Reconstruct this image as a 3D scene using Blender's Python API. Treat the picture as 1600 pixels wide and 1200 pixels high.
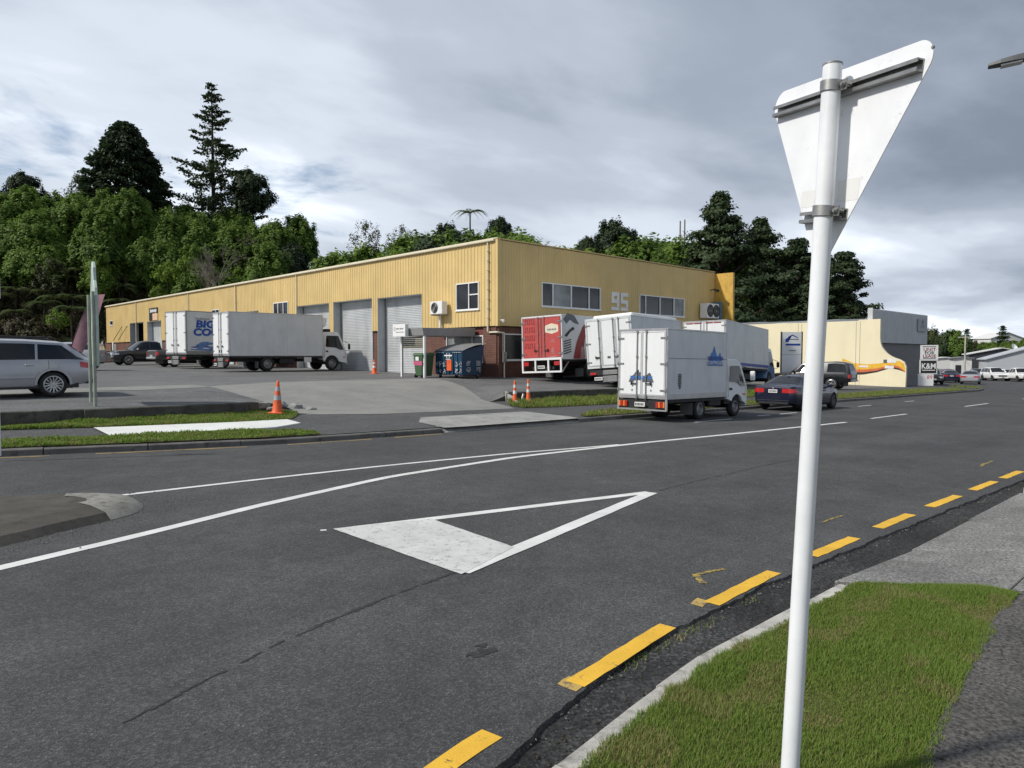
import bpy, bmesh, math, random
import numpy as np
from mathutils import Vector, Matrix, noise as mnoise

for o in list(bpy.data.objects):
    bpy.data.objects.remove(o, do_unlink=True)
S = bpy.context.scene
C = S.collection
R = math.radians
random.seed(7)

# ---------------------------------------------------------------- camera
# world: X runs along the street, Y away from it, road surface z = -0.0145 * X
cam = bpy.data.cameras.new("camera")
cam.sensor_width = 36.0
cam.lens = 36.0 * 1110 / 1600
cam.clip_start = 0.05
cam.clip_end = 3000
co = bpy.data.objects.new("camera", cam)
C.objects.link(co)
co.location = (0, 0, 1.8)
co.rotation_euler = (R(90) - math.atan(45 / 1110), 0, R(46 - 90))
S.camera = co

# ---------------------------------------------------------------- sun and sky
SUN_AZ = Vector((-0.90, 0.36, 0)).normalized()
SUN_EL = R(43)
sd = SUN_AZ * math.cos(SUN_EL) + Vector((0, 0, math.sin(SUN_EL)))
sl = bpy.data.lights.new("sun", 'SUN')
sl.energy = 3.1
sl.angle = R(3.5)
sl.color = (1.0, 0.955, 0.88)
so = bpy.data.objects.new("sun", sl)
C.objects.link(so)
so.rotation_euler = (-sd).to_track_quat('-Z', 'Y').to_euler()

W = bpy.data.worlds.new("World")
S.world = W
W.use_nodes = True
wn = W.node_tree.nodes
wl = W.node_tree.links
wn.clear()


def wnode(t, **k):
    n = wn.new(t)
    for a, b in k.items():
        setattr(n, a, b)
    return n


def wmath(op, a, b=None):
    n = wnode('ShaderNodeMath', operation=op)
    for i, v in enumerate((a, b)):
        if v is None:
            continue
        if isinstance(v, (int, float)):
            n.inputs[i].default_value = v
        else:
            wl.new(v, n.inputs[i])
    return n.outputs[0]


out = wnode('ShaderNodeOutputWorld')
bg = wnode('ShaderNodeBackground')
sky = wnode('ShaderNodeTexSky', sky_type='NISHITA', sun_disc=False)
sky.sun_elevation = SUN_EL
sky.sun_rotation = math.atan2(SUN_AZ.x, SUN_AZ.y)
sky.altitude = 20
sky.dust_density = 1.5
tc = wnode('ShaderNodeTexCoord')
sx = wnode('ShaderNodeSeparateXYZ')
wl.new(tc.outputs['Generated'], sx.inputs[0])
zc = wmath('ADD', wmath('MAXIMUM', sx.outputs[2], 0.0), 0.13)
cx = wnode('ShaderNodeCombineXYZ')
wl.new(wmath('DIVIDE', sx.outputs[0], zc), cx.inputs[0])
wl.new(wmath('DIVIDE', sx.outputs[1], zc), cx.inputs[1])


def cloud(scale, detail, off, rough=0.55, lac=2.0, dist=0.0):
    mp = wnode('ShaderNodeMapping')
    mp.inputs['Location'].default_value = off
    mp.inputs['Rotation'].default_value = (0, 0, R(-44))
    mp.inputs['Scale'].default_value = (0.62, 1.0, 1)
    wl.new(cx.outputs[0], mp.inputs[0])
    n = wnode('ShaderNodeTexNoise', noise_dimensions='3D')
    n.inputs['Scale'].default_value = scale
    n.inputs['Detail'].default_value = detail
    n.inputs['Roughness'].default_value = rough
    n.inputs['Distortion'].default_value = dist
    wl.new(mp.outputs[0], n.inputs['Vector'])
    return n.outputs['Fac']


def wramp(fac, stops, interp='EASE'):
    r = wnode('ShaderNodeValToRGB')
    r.color_ramp.interpolation = interp
    e = r.color_ramp.elements
    while len(e) < len(stops):
        e.new(0.5)
    for i, (p, c) in enumerate(stops):
        e[i].position = p
        e[i].color = (c[0], c[1], c[2], 1)
    wl.new(fac, r.inputs[0])
    return r.outputs[0]


shade = cloud(0.34, 10, (16.75, 11.13, 5.78), 0.52, dist=0.35)
fine = cloud(1.3, 8, (7.2, 2.2, 1.3), 0.5, dist=0.25)
mixf = wmath('ADD', wmath('MULTIPLY', shade, 0.74), wmath('MULTIPLY', fine, 0.26))
CL = 1.0   # cloud deck brightness
cc = wramp(mixf, [(0.39, (0.195 * CL, 0.23 * CL, 0.29 * CL)), (0.45, (0.29 * CL, 0.335 * CL, 0.41 * CL)), (0.505, (0.41 * CL, 0.46 * CL, 0.54 * CL)),
                  (0.565, (0.58 * CL, 0.635 * CL, 0.72 * CL)), (0.63, (0.86 * CL, 0.92 * CL, 1.0 * CL))])
gaps = wramp(cloud(0.75, 8, (6.199, 16.37, 4.3267), 0.6, dist=0.5), [(0.57, (0, 0, 0)), (0.68, (1, 1, 1))])
skyb = wnode('ShaderNodeVectorMath', operation='SCALE')
wl.new(sky.outputs[0], skyb.inputs[0])
skyb.inputs['Scale'].default_value = 0.10
mx = wnode('ShaderNodeMix', data_type='RGBA')
wl.new(gaps, mx.inputs[0])
wl.new(cc, mx.inputs[6])
wl.new(skyb.outputs[0], mx.inputs[7])
wl.new(mx.outputs[2], bg.inputs['Color'])
bg.inputs['Strength'].default_value = 1.0
wl.new(bg.outputs[0], out.inputs[0])

S.view_settings.view_transform = 'Standard'
S.view_settings.look = 'None'
S.view_settings.gamma = 1.0
S.view_settings.use_curve_mapping = False
S.view_settings.exposure = 0.32
S.render.engine = 'CYCLES'
S.cycles.max_bounces = 6
S.cycles.transparent_max_bounces = 6

# ---------------------------------------------------------------- helpers: materials
MATS = {}


class NT:
    def __init__(s, name):
        s.m = bpy.data.materials.new(name)
        s.m.use_nodes = True
        s.n = s.m.node_tree.nodes
        s.l = s.m.node_tree.links
        s.b = s.n['Principled BSDF']
        s._pos = None

    def node(s, t, **k):
        n = s.n.new(t)
        for a, b in k.items():
            setattr(n, a, b)
        return n

    def set(s, sock, v):
        if hasattr(v, 'is_linked') or isinstance(v, bpy.types.NodeSocket):
            s.l.new(v, sock)
        elif isinstance(v, (tuple, list)) and len(v) == 3 and sock.type == 'RGBA':
            sock.default_value = (*v, 1)
        else:
            sock.default_value = v

    def pos(s, obj=True):
        t = s.node('ShaderNodeTexCoord') if obj else s.node('ShaderNodeNewGeometry')
        return t.outputs['Object'] if obj else t.outputs['Position']

    def noise(s, scale, detail=4, rough=0.55, vec=None, dist=0.0, obj=True, stretch=None):
        v = vec if vec is not None else s.pos(obj)
        if stretch:
            mp = s.node('ShaderNodeMapping')
            mp.inputs['Scale'].default_value = stretch
            s.l.new(v, mp.inputs[0])
            v = mp.outputs[0]
        n = s.node('ShaderNodeTexNoise')
        n.inputs['Scale'].default_value = scale
        n.inputs['Detail'].default_value = detail
        n.inputs['Roughness'].default_value = rough
        n.inputs['Distortion'].default_value = dist
        s.l.new(v, n.inputs['Vector'])
        return n.outputs['Fac']

    def voro(s, scale, feat='F1', out='Color', obj=True):
        n = s.node('ShaderNodeTexVoronoi', feature=feat)
        n.inputs['Scale'].default_value = scale
        s.l.new(s.pos(obj), n.inputs['Vector'])
        return n.outputs[out]

    def ramp(s, fac, stops, interp='LINEAR'):
        r = s.node('ShaderNodeValToRGB')
        r.color_ramp.interpolation = interp
        e = r.color_ramp.elements
        while len(e) < len(stops):
            e.new(0.5)
        for i, (p, c) in enumerate(stops):
            e[i].position = p
            c = (c, c, c) if isinstance(c, (int, float)) else c
            e[i].color = (c[0], c[1], c[2], 1)
        s.l.new(fac, r.inputs[0])
        return r.outputs[0]

    def mix(s, f, a, b, mode='MIX'):
        m = s.node('ShaderNodeMix', data_type='RGBA', blend_type=mode)
        s.set(m.inputs[0], f)
        s.set(m.inputs[6], a)
        s.set(m.inputs[7], b)
        return m.outputs[2]

    def math(s, op, a, b):
        m = s.node('ShaderNodeMath', operation=op)
        s.set(m.inputs[0], a)
        s.set(m.inputs[1], b)
        return m.outputs[0]

    def bump(s, h, strength=0.3, dist=0.01, chain=None):
        b = s.node('ShaderNodeBump')
        b.inputs['Strength'].default_value = strength
        b.inputs['Distance'].default_value = dist
        s.l.new(h, b.inputs['Height'])
        if chain is not None:
            s.l.new(chain, b.inputs['Normal'])
        return b.outputs[0]

    def done(s, color=None, rough=None, normal=None, metal=None, **k):
        if color is not None:
            s.set(s.b.inputs['Base Color'], color)
        if rough is not None:
            s.set(s.b.inputs['Roughness'], rough)
        if normal is not None:
            s.l.new(normal, s.b.inputs['Normal'])
        if metal is not None:
            s.set(s.b.inputs['Metallic'], metal)
        for a, b in k.items():
            s.set(s.b.inputs[a.replace('_', ' ')], b)
        MATS[s.m.name] = s.m
        return s.m


def simple(name, col, rough=0.5, metal=0.0, var=0.12, scale=3.0, spec=0.5, coat=0.0, dirt=0.0, bump=0.0):
    """painted / moulded surface with a little tonal variation, optional grime"""
    t = NT(name)
    n = t.noise(scale, 5, 0.6)
    f = t.ramp(n, [(0.3, 1 - var), (0.7, 1 + var * 0.4)])
    c = t.mix(1.0, col, f, 'MULTIPLY')
    if dirt:
        d = t.noise(scale * 1.7, 7, 0.68, stretch=(1, 1, 0.25))
        c = t.mix(t.math('MULTIPLY', t.ramp(d, [(0.48, 0.0), (0.72, 1.0)]), dirt), c, (0.09, 0.08, 0.065))
    nm = t.bump(t.noise(scale * 30, 3), bump, 0.004) if bump else None
    rr = t.ramp(t.noise(scale * 2.3, 4), [(0.3, max(0, rough - 0.06)), (0.7, min(1, rough + 0.08))])
    return t.done(c, rr, nm, metal, Specular_IOR_Level=spec, Coat_Weight=coat, Coat_Roughness=0.05)


# asphalt: stones of individual tone, polish and stains
def asphalt(name, base, spread, stone=95.0, tint=(1, 1.01, 1.03), patch=0.25, rough=0.86):
    t = NT(name)
    v = t.voro(stone, obj=False)
    sp = t.node('ShaderNodeSeparateColor')
    t.l.new(v, sp.inputs[0])
    st = t.ramp(sp.outputs[0], [(0.0, base * (1 - spread)), (0.6, base), (0.86, base * (1 + spread)), (0.985, base * (1 + spread * 1.6)), (1.0, base * (1 + spread * 3.2))])
    big = t.ramp(t.noise(0.55, 6, 0.62, obj=False), [(0.3, 1 - patch), (0.7, 1 + patch * 0.6)])
    mid = t.ramp(t.noise(4.0, 7, 0.7, obj=False), [(0.3, 0.80), (0.7, 1.14)])
    wheel = t.ramp(t.noise(0.9, 4, 0.6, obj=False, stretch=(0.06, 1.0, 1.0)), [(0.35, 0.9), (0.65, 1.1)])
    c = t.mix(1.0, st, big, 'MULTIPLY')
    c = t.mix(1.0, c, mid, 'MULTIPLY')
    c = t.mix(1.0, c, wheel, 'MULTIPLY')
    c = t.mix(1.0, c, tint, 'MULTIPLY')
    h = t.voro(stone, out='Distance', obj=False)
    nm = t.bump(h, 0.55, 0.006)
    return t.done(c, rough, nm, Specular_IOR_Level=0.35)


def concrete(name, col, dark=0.55, speck=0.25, scale=1.0, bump=0.25, stain=(0.05, 0.05, 0.045), stain_amt=0.5):
    t = NT(name)
    big = t.ramp(t.noise(0.9 * scale, 7, 0.65, obj=False), [(0.3, dark), (0.68, 1.08)])
    fine = t.ramp(t.noise(60 * scale, 3, 0.7, obj=False), [(0.3, 1 - speck), (0.7, 1 + speck)])
    c = t.mix(1.0, col, big, 'MULTIPLY')
    c = t.mix(1.0, c, fine, 'MULTIPLY')
    s1 = t.ramp(t.noise(2.6 * scale, 8, 0.72, obj=False), [(0.52, 0.0), (0.68, 1.0)])
    c = t.mix(t.math('MULTIPLY', s1, stain_amt), c, stain)
    nm = t.bump(t.noise(55 * scale, 4, 0.7, obj=False), bump, 0.006)
    return t.done(c, 0.88, nm, Specular_IOR_Level=0.3)


def worn_paint(name, col, under, wear=0.5, scale=9.0):
    t = NT(name)
    n1 = t.noise(scale, 9, 0.72, obj=False)
    n2 = t.noise(70, 3, 0.7, obj=False)
    k = t.math('ADD', t.math('MULTIPLY', n1, 0.65), t.math('MULTIPLY', n2, 0.35))
    f = t.ramp(k, [(wear - 0.03, 1.0), (wear + 0.03, 0.0)])
    g = t.ramp(t.noise(3.0, 5, 0.6, obj=False), [(0.3, 0.82), (0.7, 1.05)])
    c = t.mix(1.0, col, g, 'MULTIPLY')
    c = t.mix(f, c, under)
    nm = t.bump(t.voro(95, out='Distance', obj=False), 0.3, 0.004)
    return t.done(c, 0.7, nm, Specular_IOR_Level=0.35)


def foliage(name, c0, c1, c2, trans=0.25):
    t = NT(name)
    oi = t.node('ShaderNodeObjectInfo')
    a = t.node('ShaderNodeAttribute', attribute_name='tone')
    sum_ = t.math('ADD', t.math('MULTIPLY', a.outputs['Fac'], 0.7), t.math('MULTIPLY', oi.outputs['Random'], 0.3))
    c = t.ramp(sum_, [(0.1, c0), (0.5, c1), (0.95, c2)])
    t.done(c, 0.6, Specular_IOR_Level=0.25)
    tr = t.node('ShaderNodeBsdfTranslucent')
    t.l.new(c, tr.inputs[0])
    ms = t.node('ShaderNodeMixShader')
    ms.inputs[0].default_value = trans
    t.l.new(t.b.outputs[0], ms.inputs[1])
    t.l.new(tr.outputs[0], ms.inputs[2])
    t.l.new(ms.outputs[0], t.n['Material Output'].inputs[0])
    return t.m


def brickmat(name, c1, c2, mortar):
    t = NT(name)
    g = t.node('ShaderNodeNewGeometry')
    sp = t.node('ShaderNodeSeparateXYZ')
    t.l.new(g.outputs['Position'], sp.inputs[0])
    cb = t.node('ShaderNodeCombineXYZ')
    t.l.new(t.math('ADD', sp.outputs[0], sp.outputs[1]), cb.inputs[0])
    t.l.new(sp.outputs[2], cb.inputs[1])
    b = t.node('ShaderNodeTexBrick')
    b.inputs['Scale'].default_value = 1.0
    b.inputs['Brick Width'].default_value = 0.24
    b.inputs['Row Height'].default_value = 0.086
    b.inputs['Mortar Size'].default_value = 0.008
    b.inputs['Color1'].default_value = (*c1, 1)
    b.inputs['Color2'].default_value = (*c2, 1)
    b.inputs['Mortar'].default_value = (*mortar, 1)
    b.inputs['Bias'].default_value = -0.1
    t.l.new(cb.outputs[0], b.inputs['Vector'])
    c = t.mix(1.0, b.outputs['Color'], t.ramp(t.noise(2.0, 5, obj=False), [(0.3, 0.75), (0.7, 1.1)]), 'MULTIPLY')
    nm = t.bump(b.outputs['Fac'], -0.6, 0.01)
    return t.done(c, 0.85, nm)


def glass(name, col=(0.02, 0.024, 0.028), rough=0.04, spec=0.8):
    t = NT(name)
    n = t.ramp(t.noise(1.3, 3), [(0.35, 0.6), (0.65, 1.4)])
    nm = t.bump(t.noise(0.8, 2), 0.02, 0.05)
    return t.done(t.mix(1.0, col, n, 'MULTIPLY'), rough, nm, Specular_IOR_Level=spec)


M = {}
M['road'] = asphalt('road_asphalt', 0.071, 0.40, 95.0, (1.0, 1.0, 1.01))
M['gutter'] = asphalt('gutter_asphalt', 0.040, 0.6, 60, (1, 1, 1), 0.6)
M['yard'] = asphalt('yard_asphalt', 0.14, 0.35, 60, (1, 1, 1.0), 0.25)
M['path'] = asphalt('path_asphalt', 0.085, 0.4, 70, (1, 1, 1.02), 0.2)
M['driveconc'] = concrete('drive_concrete', (0.25, 0.247, 0.232), 0.8, 0.2, 0.8, 0.2, (0.17, 0.17, 0.16), 0.5)
M['apron'] = concrete('apron_concrete', (0.33, 0.33, 0.31), 0.72, 0.3, 1.2, 0.3, (0.13, 0.13, 0.12), 0.5)
M['slabconc'] = concrete('new_white_concrete', (0.70, 0.71, 0.68), 0.9, 0.08, 1.0, 0.1, (0.5, 0.5, 0.46), 0.3)
M['kerb'] = concrete('kerb_concrete', (0.50, 0.48, 0.44), 0.7, 0.22, 2.0, 0.4, (0.06, 0.058, 0.05), 0.75)
M['kerbdark'] = concrete('old_kerb_concrete', (0.16, 0.155, 0.145), 0.6, 0.3, 1.5, 0.4, (0.03, 0.03, 0.027), 0.7)
M['island'] = concrete('island_concrete', (0.092, 0.083, 0.072), 0.6, 0.3, 2.0, 0.4, (0.045, 0.04, 0.03), 0.8)
M['islandnose'] = concrete('island_nose_concrete', (0.30, 0.29, 0.26), 0.6, 0.3, 3.0, 0.4, (0.07, 0.065, 0.05), 0.8)
M['pathconc'] = concrete('weathered_path_concrete', (0.105, 0.10, 0.094), 0.5, 0.9, 0.8, 0.5, (0.055, 0.054, 0.05), 0.75)
M['crossing'] = concrete('exposed_crossing_concrete', (0.235, 0.23, 0.22), 0.55, 0.85, 0.8, 0.5, (0.11, 0.11, 0.10), 0.6)
M['retain'] = concrete('retaining_wall_concrete', (0.12, 0.115, 0.10), 0.5, 0.4, 2.0, 0.5, (0.02, 0.022, 0.016), 0.8)
M['white_line'] = worn_paint('white_road_paint', (0.72, 0.72, 0.70), (0.12, 0.12, 0.12), 0.36)
M['white_line2'] = worn_paint('thick_white_road_paint', (0.60, 0.60, 0.58), (0.26, 0.26, 0.26), 0.43, 14)
M['yellow_line'] = worn_paint('yellow_road_paint', (0.78, 0.46, 0.045), (0.10, 0.085, 0.05), 0.39, 8)
M['spray'] = worn_paint('yellow_spray_paint', (0.45, 0.32, 0.05), (0.075, 0.075, 0.075), 0.50, 20)
M['faded_yellow'] = worn_paint('faded_yellow_paint', (0.48, 0.33, 0.10), (0.075, 0.075, 0.075), 0.44)
M['tar'] = simple('dark_tar', (0.030, 0.030, 0.031), 0.75, var=0.4, scale=9)
M['soil'] = concrete('verge_soil', (0.13, 0.115, 0.05), 0.6, 0.5, 2.5, 0.6, (0.09, 0.075, 0.035), 0.5)
M['ground'] = concrete('open_ground', (0.09, 0.10, 0.055), 0.6, 0.3, 0.1, 0.1, (0.07, 0.08, 0.04), 0.6)
M['hill'] = concrete('hill_soil', (0.055, 0.07, 0.028), 0.5, 0.4, 0.3, 0.5, (0.07, 0.055, 0.035), 0.6)
M['white'] = simple('white_paint', (0.80, 0.80, 0.79), 0.35, var=0.06, dirt=0.10)
M['pole_white'] = simple('pole_white_sleeve', (0.80, 0.82, 0.84), 0.36, var=0.07, scale=5, dirt=0.16)
M['cream'] = simple('cream_trim', (0.72, 0.66, 0.50), 0.5, var=0.1, dirt=0.15)
M['alu'] = simple('aluminium', (0.55, 0.55, 0.55), 0.35, 0.7, var=0.15)
M['galv'] = simple('galvanised_steel', (0.34, 0.34, 0.33), 0.45, 0.75, var=0.3, scale=14)
M['steel_dark'] = simple('dark_chassis_steel', (0.018, 0.018, 0.019), 0.6, var=0.3, scale=5)
M['black'] = simple('black_plastic', (0.02, 0.02, 0.021), 0.5, var=0.2)
M['rubber'] = simple('tyre_rubber', (0.022, 0.022, 0.022), 0.85, var=0.25, scale=9)
M['rim_silver'] = simple('alloy_silver', (0.55, 0.56, 0.57), 0.3, 0.8)
M['rim_dark'] = simple('dark_rim', (0.10, 0.10, 0.105), 0.4, 0.6)
M['rim_grey'] = simple('steel_rim_grey', (0.28, 0.28, 0.28), 0.5, 0.4, dirt=0.4)
M['glass'] = glass('dark_glass')
M['carglass'] = glass('car_glass', (0.012, 0.013, 0.014), 0.03, 0.55)
M['winglass'] = glass('window_glass', (0.016, 0.018, 0.02), 0.05, 0.5)
M['blindglass'] = glass('window_with_blind', (0.17, 0.185, 0.185), 0.15, 0.5)
M['red_lens'] = simple('red_lens', (0.50, 0.02, 0.02), 0.2, var=0.15, scale=20, coat=0.5)
M['amber_lens'] = simple('amber_lens', (0.75, 0.22, 0.03), 0.2, var=0.15, scale=20, coat=0.5)
M['clear_lens'] = simple('clear_lens', (0.6, 0.62, 0.64), 0.15, var=0.2, scale=20, coat=0.5)
M['plate'] = simple('plate_white', (0.75, 0.75, 0.73), 0.4)
M['ink'] = simple('black_lettering', (0.02, 0.02, 0.022), 0.5)
M['orange'] = simple('cone_orange', (0.80, 0.13, 0.03), 0.5, var=0.15, scale=8, dirt=0.15)
M['reflect'] = simple('cone_reflective_band', (0.70, 0.70, 0.68), 0.4, var=0.1, dirt=0.25)
M['reflect_grey'] = simple('worn_reflective_band', (0.42, 0.44, 0.45), 0.4, var=0.2, dirt=0.3)
M['brick'] = brickmat('red_brick', (0.115, 0.042, 0.030), (0.17, 0.062, 0.042), (0.17, 0.13, 0.10))
M['boxwhite'] = simple('truck_box_white', (0.78, 0.79, 0.79), 0.4, var=0.05, scale=1.5, dirt=0.08)
M['boxgrey'] = simple('truck_box_panel', (0.68, 0.70, 0.71), 0.42, var=0.08, scale=1.2, dirt=0.16)
M['navy_decal'] = simple('navy_lettering', (0.012, 0.05, 0.33), 0.4)
M['blue_decal'] = simple('blue_lettering', (0.03, 0.20, 0.58), 0.4, var=0.3, scale=8)
M['grey_decal'] = simple('grey_decal', (0.10, 0.11, 0.13), 0.45)
M['red_door'] = simple('red_printed_door', (0.50, 0.075, 0.065), 0.45, var=0.15, scale=2)
M['dark_red'] = simple('dark_red_print', (0.26, 0.03, 0.035), 0.45)
M['pink'] = simple('pink_print', (0.42, 0.25, 0.26), 0.45, var=0.3)
M['timber'] = simple('rough_timber', (0.22, 0.10, 0.05), 0.8, var=0.4, scale=5)
M['barkt'] = simple('bark', (0.055, 0.042, 0.032), 0.95, var=0.4, scale=4, bump=0.5)
M['palebark'] = simple('pale_dead_bark', (0.22, 0.19, 0.16), 0.95, var=0.3, scale=3)
M['leaf_mid'] = foliage('leaf_mid_green', (0.08, 0.135, 0.030), (0.15, 0.24, 0.045), (0.23, 0.33, 0.065), 0.48)
M['leaf_light'] = foliage('leaf_light_green', (0.09, 0.15, 0.02), (0.16, 0.25, 0.035), (0.24, 0.33, 0.06), 0.42)
M['leaf_dark'] = foliage('leaf_dark_conifer', (0.020, 0.036, 0.017), (0.042, 0.066, 0.028), (0.07, 0.10, 0.038), 0.25)
M['leaf_fern'] = foliage('fern_frond', (0.07, 0.10, 0.04), (0.12, 0.16, 0.06), (0.18, 0.22, 0.09), 0.35)
M['leaf_scrub'] = foliage('scrub_leaf', (0.05, 0.042, 0.024), (0.085, 0.075, 0.038), (0.13, 0.12, 0.055), 0.25)
M['leaf_olive'] = foliage('leaf_olive', (0.03, 0.038, 0.014), (0.065, 0.078, 0.028), (0.12, 0.13, 0.05), 0.25)
M['grass'] = foliage('grass_blade', (0.36, 0.29, 0.14), (0.165, 0.24, 0.04), (0.20, 0.31, 0.055), 0.42)


# ---------------------------------------------------------------- helpers: meshes
class MB:
    def __init__(s):
        s.v = []
        s.f = []
        s.m = []

    def add(s, vs, fs, m=0):
        b = len(s.v)
        s.v.extend([tuple(p) for p in vs])
        for f in fs:
            s.f.append([b + i for i in f])
            s.m.append(m)
        return s

    def box(s, x0, x1, y0, y1, z0, z1, m=0):
        if x0 > x1: x0, x1 = x1, x0
        if y0 > y1: y0, y1 = y1, y0
        if z0 > z1: z0, z1 = z1, z0
        return s.add([(x0, y0, z0), (x1, y0, z0), (x1, y1, z0), (x0, y1, z0), (x0, y0, z1), (x1, y0, z1), (x1, y1, z1), (x0, y1, z1)],
                     [(0, 3, 2, 1), (4, 5, 6, 7), (0, 1, 5, 4), (1, 2, 6, 5), (2, 3, 7, 6), (3, 0, 4, 7)], m)

    def hexa(s, p, m=0):
        return s.add(p, [(0, 3, 2, 1), (4, 5, 6, 7), (0, 1, 5, 4), (1, 2, 6, 5), (2, 3, 7, 6), (3, 0, 4, 7)], m)

    def cyl(s, p0, p1, r0, r1=None, n=12, m=0, caps=True):
        r1 = r0 if r1 is None else r1
        p0, p1 = Vector(p0), Vector(p1)
        d = (p1 - p0).normalized()
        a = d.orthogonal().normalized()
        b = d.cross(a)
        vs = []
        for p, r in ((p0, r0), (p1, r1)):
            for i in range(n):
                t = 2 * math.pi * i / n
                vs.append(p + (a * math.cos(t) + b * math.sin(t)) * r)
        fs = [(i, (i + 1) % n, n + (i + 1) % n, n + i) for i in range(n)]
        if caps:
            fs += [tuple(range(n - 1, -1, -1)), tuple(range(n, 2 * n))]
        return s.add(vs, fs, m)

    def tube(s, pts, r, n=8, m=0):
        for i in range(len(pts) - 1):
            s.cyl(pts[i], pts[i + 1], r, r, n, m)
        return s

    def lathe(s, prof, n=20, m=0, axis='z', o=(0, 0, 0)):
        vs = []
        for (r, h) in prof:
            for i in range(n):
                t = 2 * math.pi * i / n
                c, q = r * math.cos(t), r * math.sin(t)
                p = (c, q, h) if axis == 'z' else ((c, h, q) if axis == 'y' else (h, c, q))
                vs.append((p[0] + o[0], p[1] + o[1], p[2] + o[2]))
        fs = []
        for k in range(len(prof) - 1):
            for i in range(n):
                j = (i + 1) % n
                fs.append((k * n + i, k * n + j, (k + 1) * n + j, (k + 1) * n + i))
        return s.add(vs, fs, m)

    def prism(s, poly, axis, a, b, m=0):
        """extrude a 2-D polygon along an axis: axis 'x': poly=(y,z); 'y': (x,z); 'z': (x,y)"""
        def P(q, t):
            return (t, q[0], q[1]) if axis == 'x' else ((q[0], t, q[1]) if axis == 'y' else (q[0], q[1], t))
        n = len(poly)
        vs = [P(q, a) for q in poly] + [P(q, b) for q in poly]
        fs = [tuple(range(n - 1, -1, -1)), tuple(range(n, 2 * n))] + [(i, (i + 1) % n, n + (i + 1) % n, n + i) for i in range(n)]
        return s.add(vs, fs, m)

    def quad(s, a, b, c, d, m=0):
        return s.add([a, b, c, d], [(0, 1, 2, 3)], m)

    def poly(s, pts, m=0):
        return s.add(pts, [tuple(range(len(pts)))], m)

    def grid(s, rows, m=0):
        n = len(rows[0])
        vs = [p for r in rows for p in r]
        fs = [(i * n + j, i * n + j + 1, (i + 1) * n + j + 1, (i + 1) * n + j) for i in range(len(rows) - 1) for j in range(n - 1)]
        return s.add(vs, fs, m)

    def mesh(s, name, mats, bevel=0.0, smooth=0.0, merge=False, fixn=False, seg=1):
        me = bpy.data.meshes.new(name)
        me.from_pydata(s.v, [], s.f)
        for mt in (mats if isinstance(mats, (list, tuple)) else [mats]):
            me.materials.append(M[mt] if isinstance(mt, str) else mt)
        me.polygons.foreach_set('material_index', s.m)
        if bevel or merge or fixn:
            bm = bmesh.new()
            bm.from_mesh(me)
            if merge:
                bmesh.ops.remove_doubles(bm, verts=bm.verts, dist=0.0005)
            if fixn or bevel:
                bmesh.ops.recalc_face_normals(bm, faces=bm.faces)
            if bevel:
                es = [e for e in bm.edges if len(e.link_faces) == 2 and e.calc_face_angle(0) > 0.6]
                bmesh.ops.bevel(bm, geom=es, offset=bevel, segments=seg, affect='EDGES', profile=0.5, clamp_overlap=True)
            bm.to_mesh(me)
            bm.free()
        if smooth:
            me.polygons.foreach_set('use_smooth', [True] * len(me.polygons))
            me.set_sharp_from_angle(angle=R(smooth))
        me.update()
        return me

    def build(s, name, mats, parent=None, loc=None, rot=None, absolute=False, **k):
        if absolute and parent is not None:
            L = parent.location
            s.v = [(p[0] - L.x, p[1] - L.y, p[2] - L.z) for p in s.v]
        return link(name, s.mesh(name, mats, **k), parent, loc, rot)


def link(name, me, parent=None, loc=None, rot=None):
    o = bpy.data.objects.new(name, me)
    C.objects.link(o)
    if parent is not None:
        o.parent = parent
    if loc is not None:
        o.location = loc
    if rot is not None:
        o.rotation_euler = rot
    return o


def tag(o, label=None, cat=None, group=None, kind=None):
    if label: o['label'] = label
    if cat: o['category'] = cat
    if group: o['group'] = group
    if kind: o['kind'] = kind
    return o


def thing(name, label, cat, loc=(0, 0, 0), rz=0.0, group=None, rot=None):
    o = bpy.data.objects.new(name, None)
    o.empty_display_size = 0.2
    C.objects.link(o)
    o.location = loc
    o.rotation_euler = rot if rot else (0, 0, rz)
    return tag(o, label, cat, group)


def copy_tree(o, parent=None):
    c = o.copy()
    C.objects.link(c)
    c.parent = parent
    for ch in list(o.children):
        copy_tree(ch, c)
    return c


def text_mesh(txt, size, depth=0.0, bold=0.0, shear=0.0, spacing=1.0):
    """lettering as a mesh in the local XY plane, origin at its centre"""
    cu = bpy.data.curves.new('lettering', 'FONT')
    cu.body = txt
    cu.size = size
    cu.extrude = depth
    cu.offset = bold
    cu.shear = shear
    cu.space_character = spacing
    cu.align_x = 'CENTER'
    cu.align_y = 'CENTER'
    cu.resolution_u = 3
    o = bpy.data.objects.new('lettering', cu)
    C.objects.link(o)
    dg = bpy.context.evaluated_depsgraph_get()
    me = bpy.data.meshes.new_from_object(o.evaluated_get(dg))
    bpy.data.objects.remove(o, do_unlink=True)
    return me


def lettering(txt, size, mat, parent, loc, xdir, sx=1.0, sy=1.0, up=(0, 0, 1), **k):
    """flat lettering at loc reading along xdir, upright along up"""
    me = text_mesh(txt, size, k.pop('depth', 0.001), **k)
    me.materials.clear()
    me.materials.append(M[mat])
    x = Vector(xdir).normalized()
    u = Vector(up).normalized()
    z = x.cross(u)
    mt = Matrix(((x.x * sx, u.x * sy, z.x, 0), (x.y * sx, u.y * sy, z.y, 0), (x.z * sx, u.z * sy, z.z, 0), (0, 0, 0, 1)))
    me.transform(mt)
    return link('lettering', me, parent, loc)


def interp(x, pts):
    return float(np.interp(x, [p[0] for p in pts], [p[1] for p in pts]))


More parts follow.
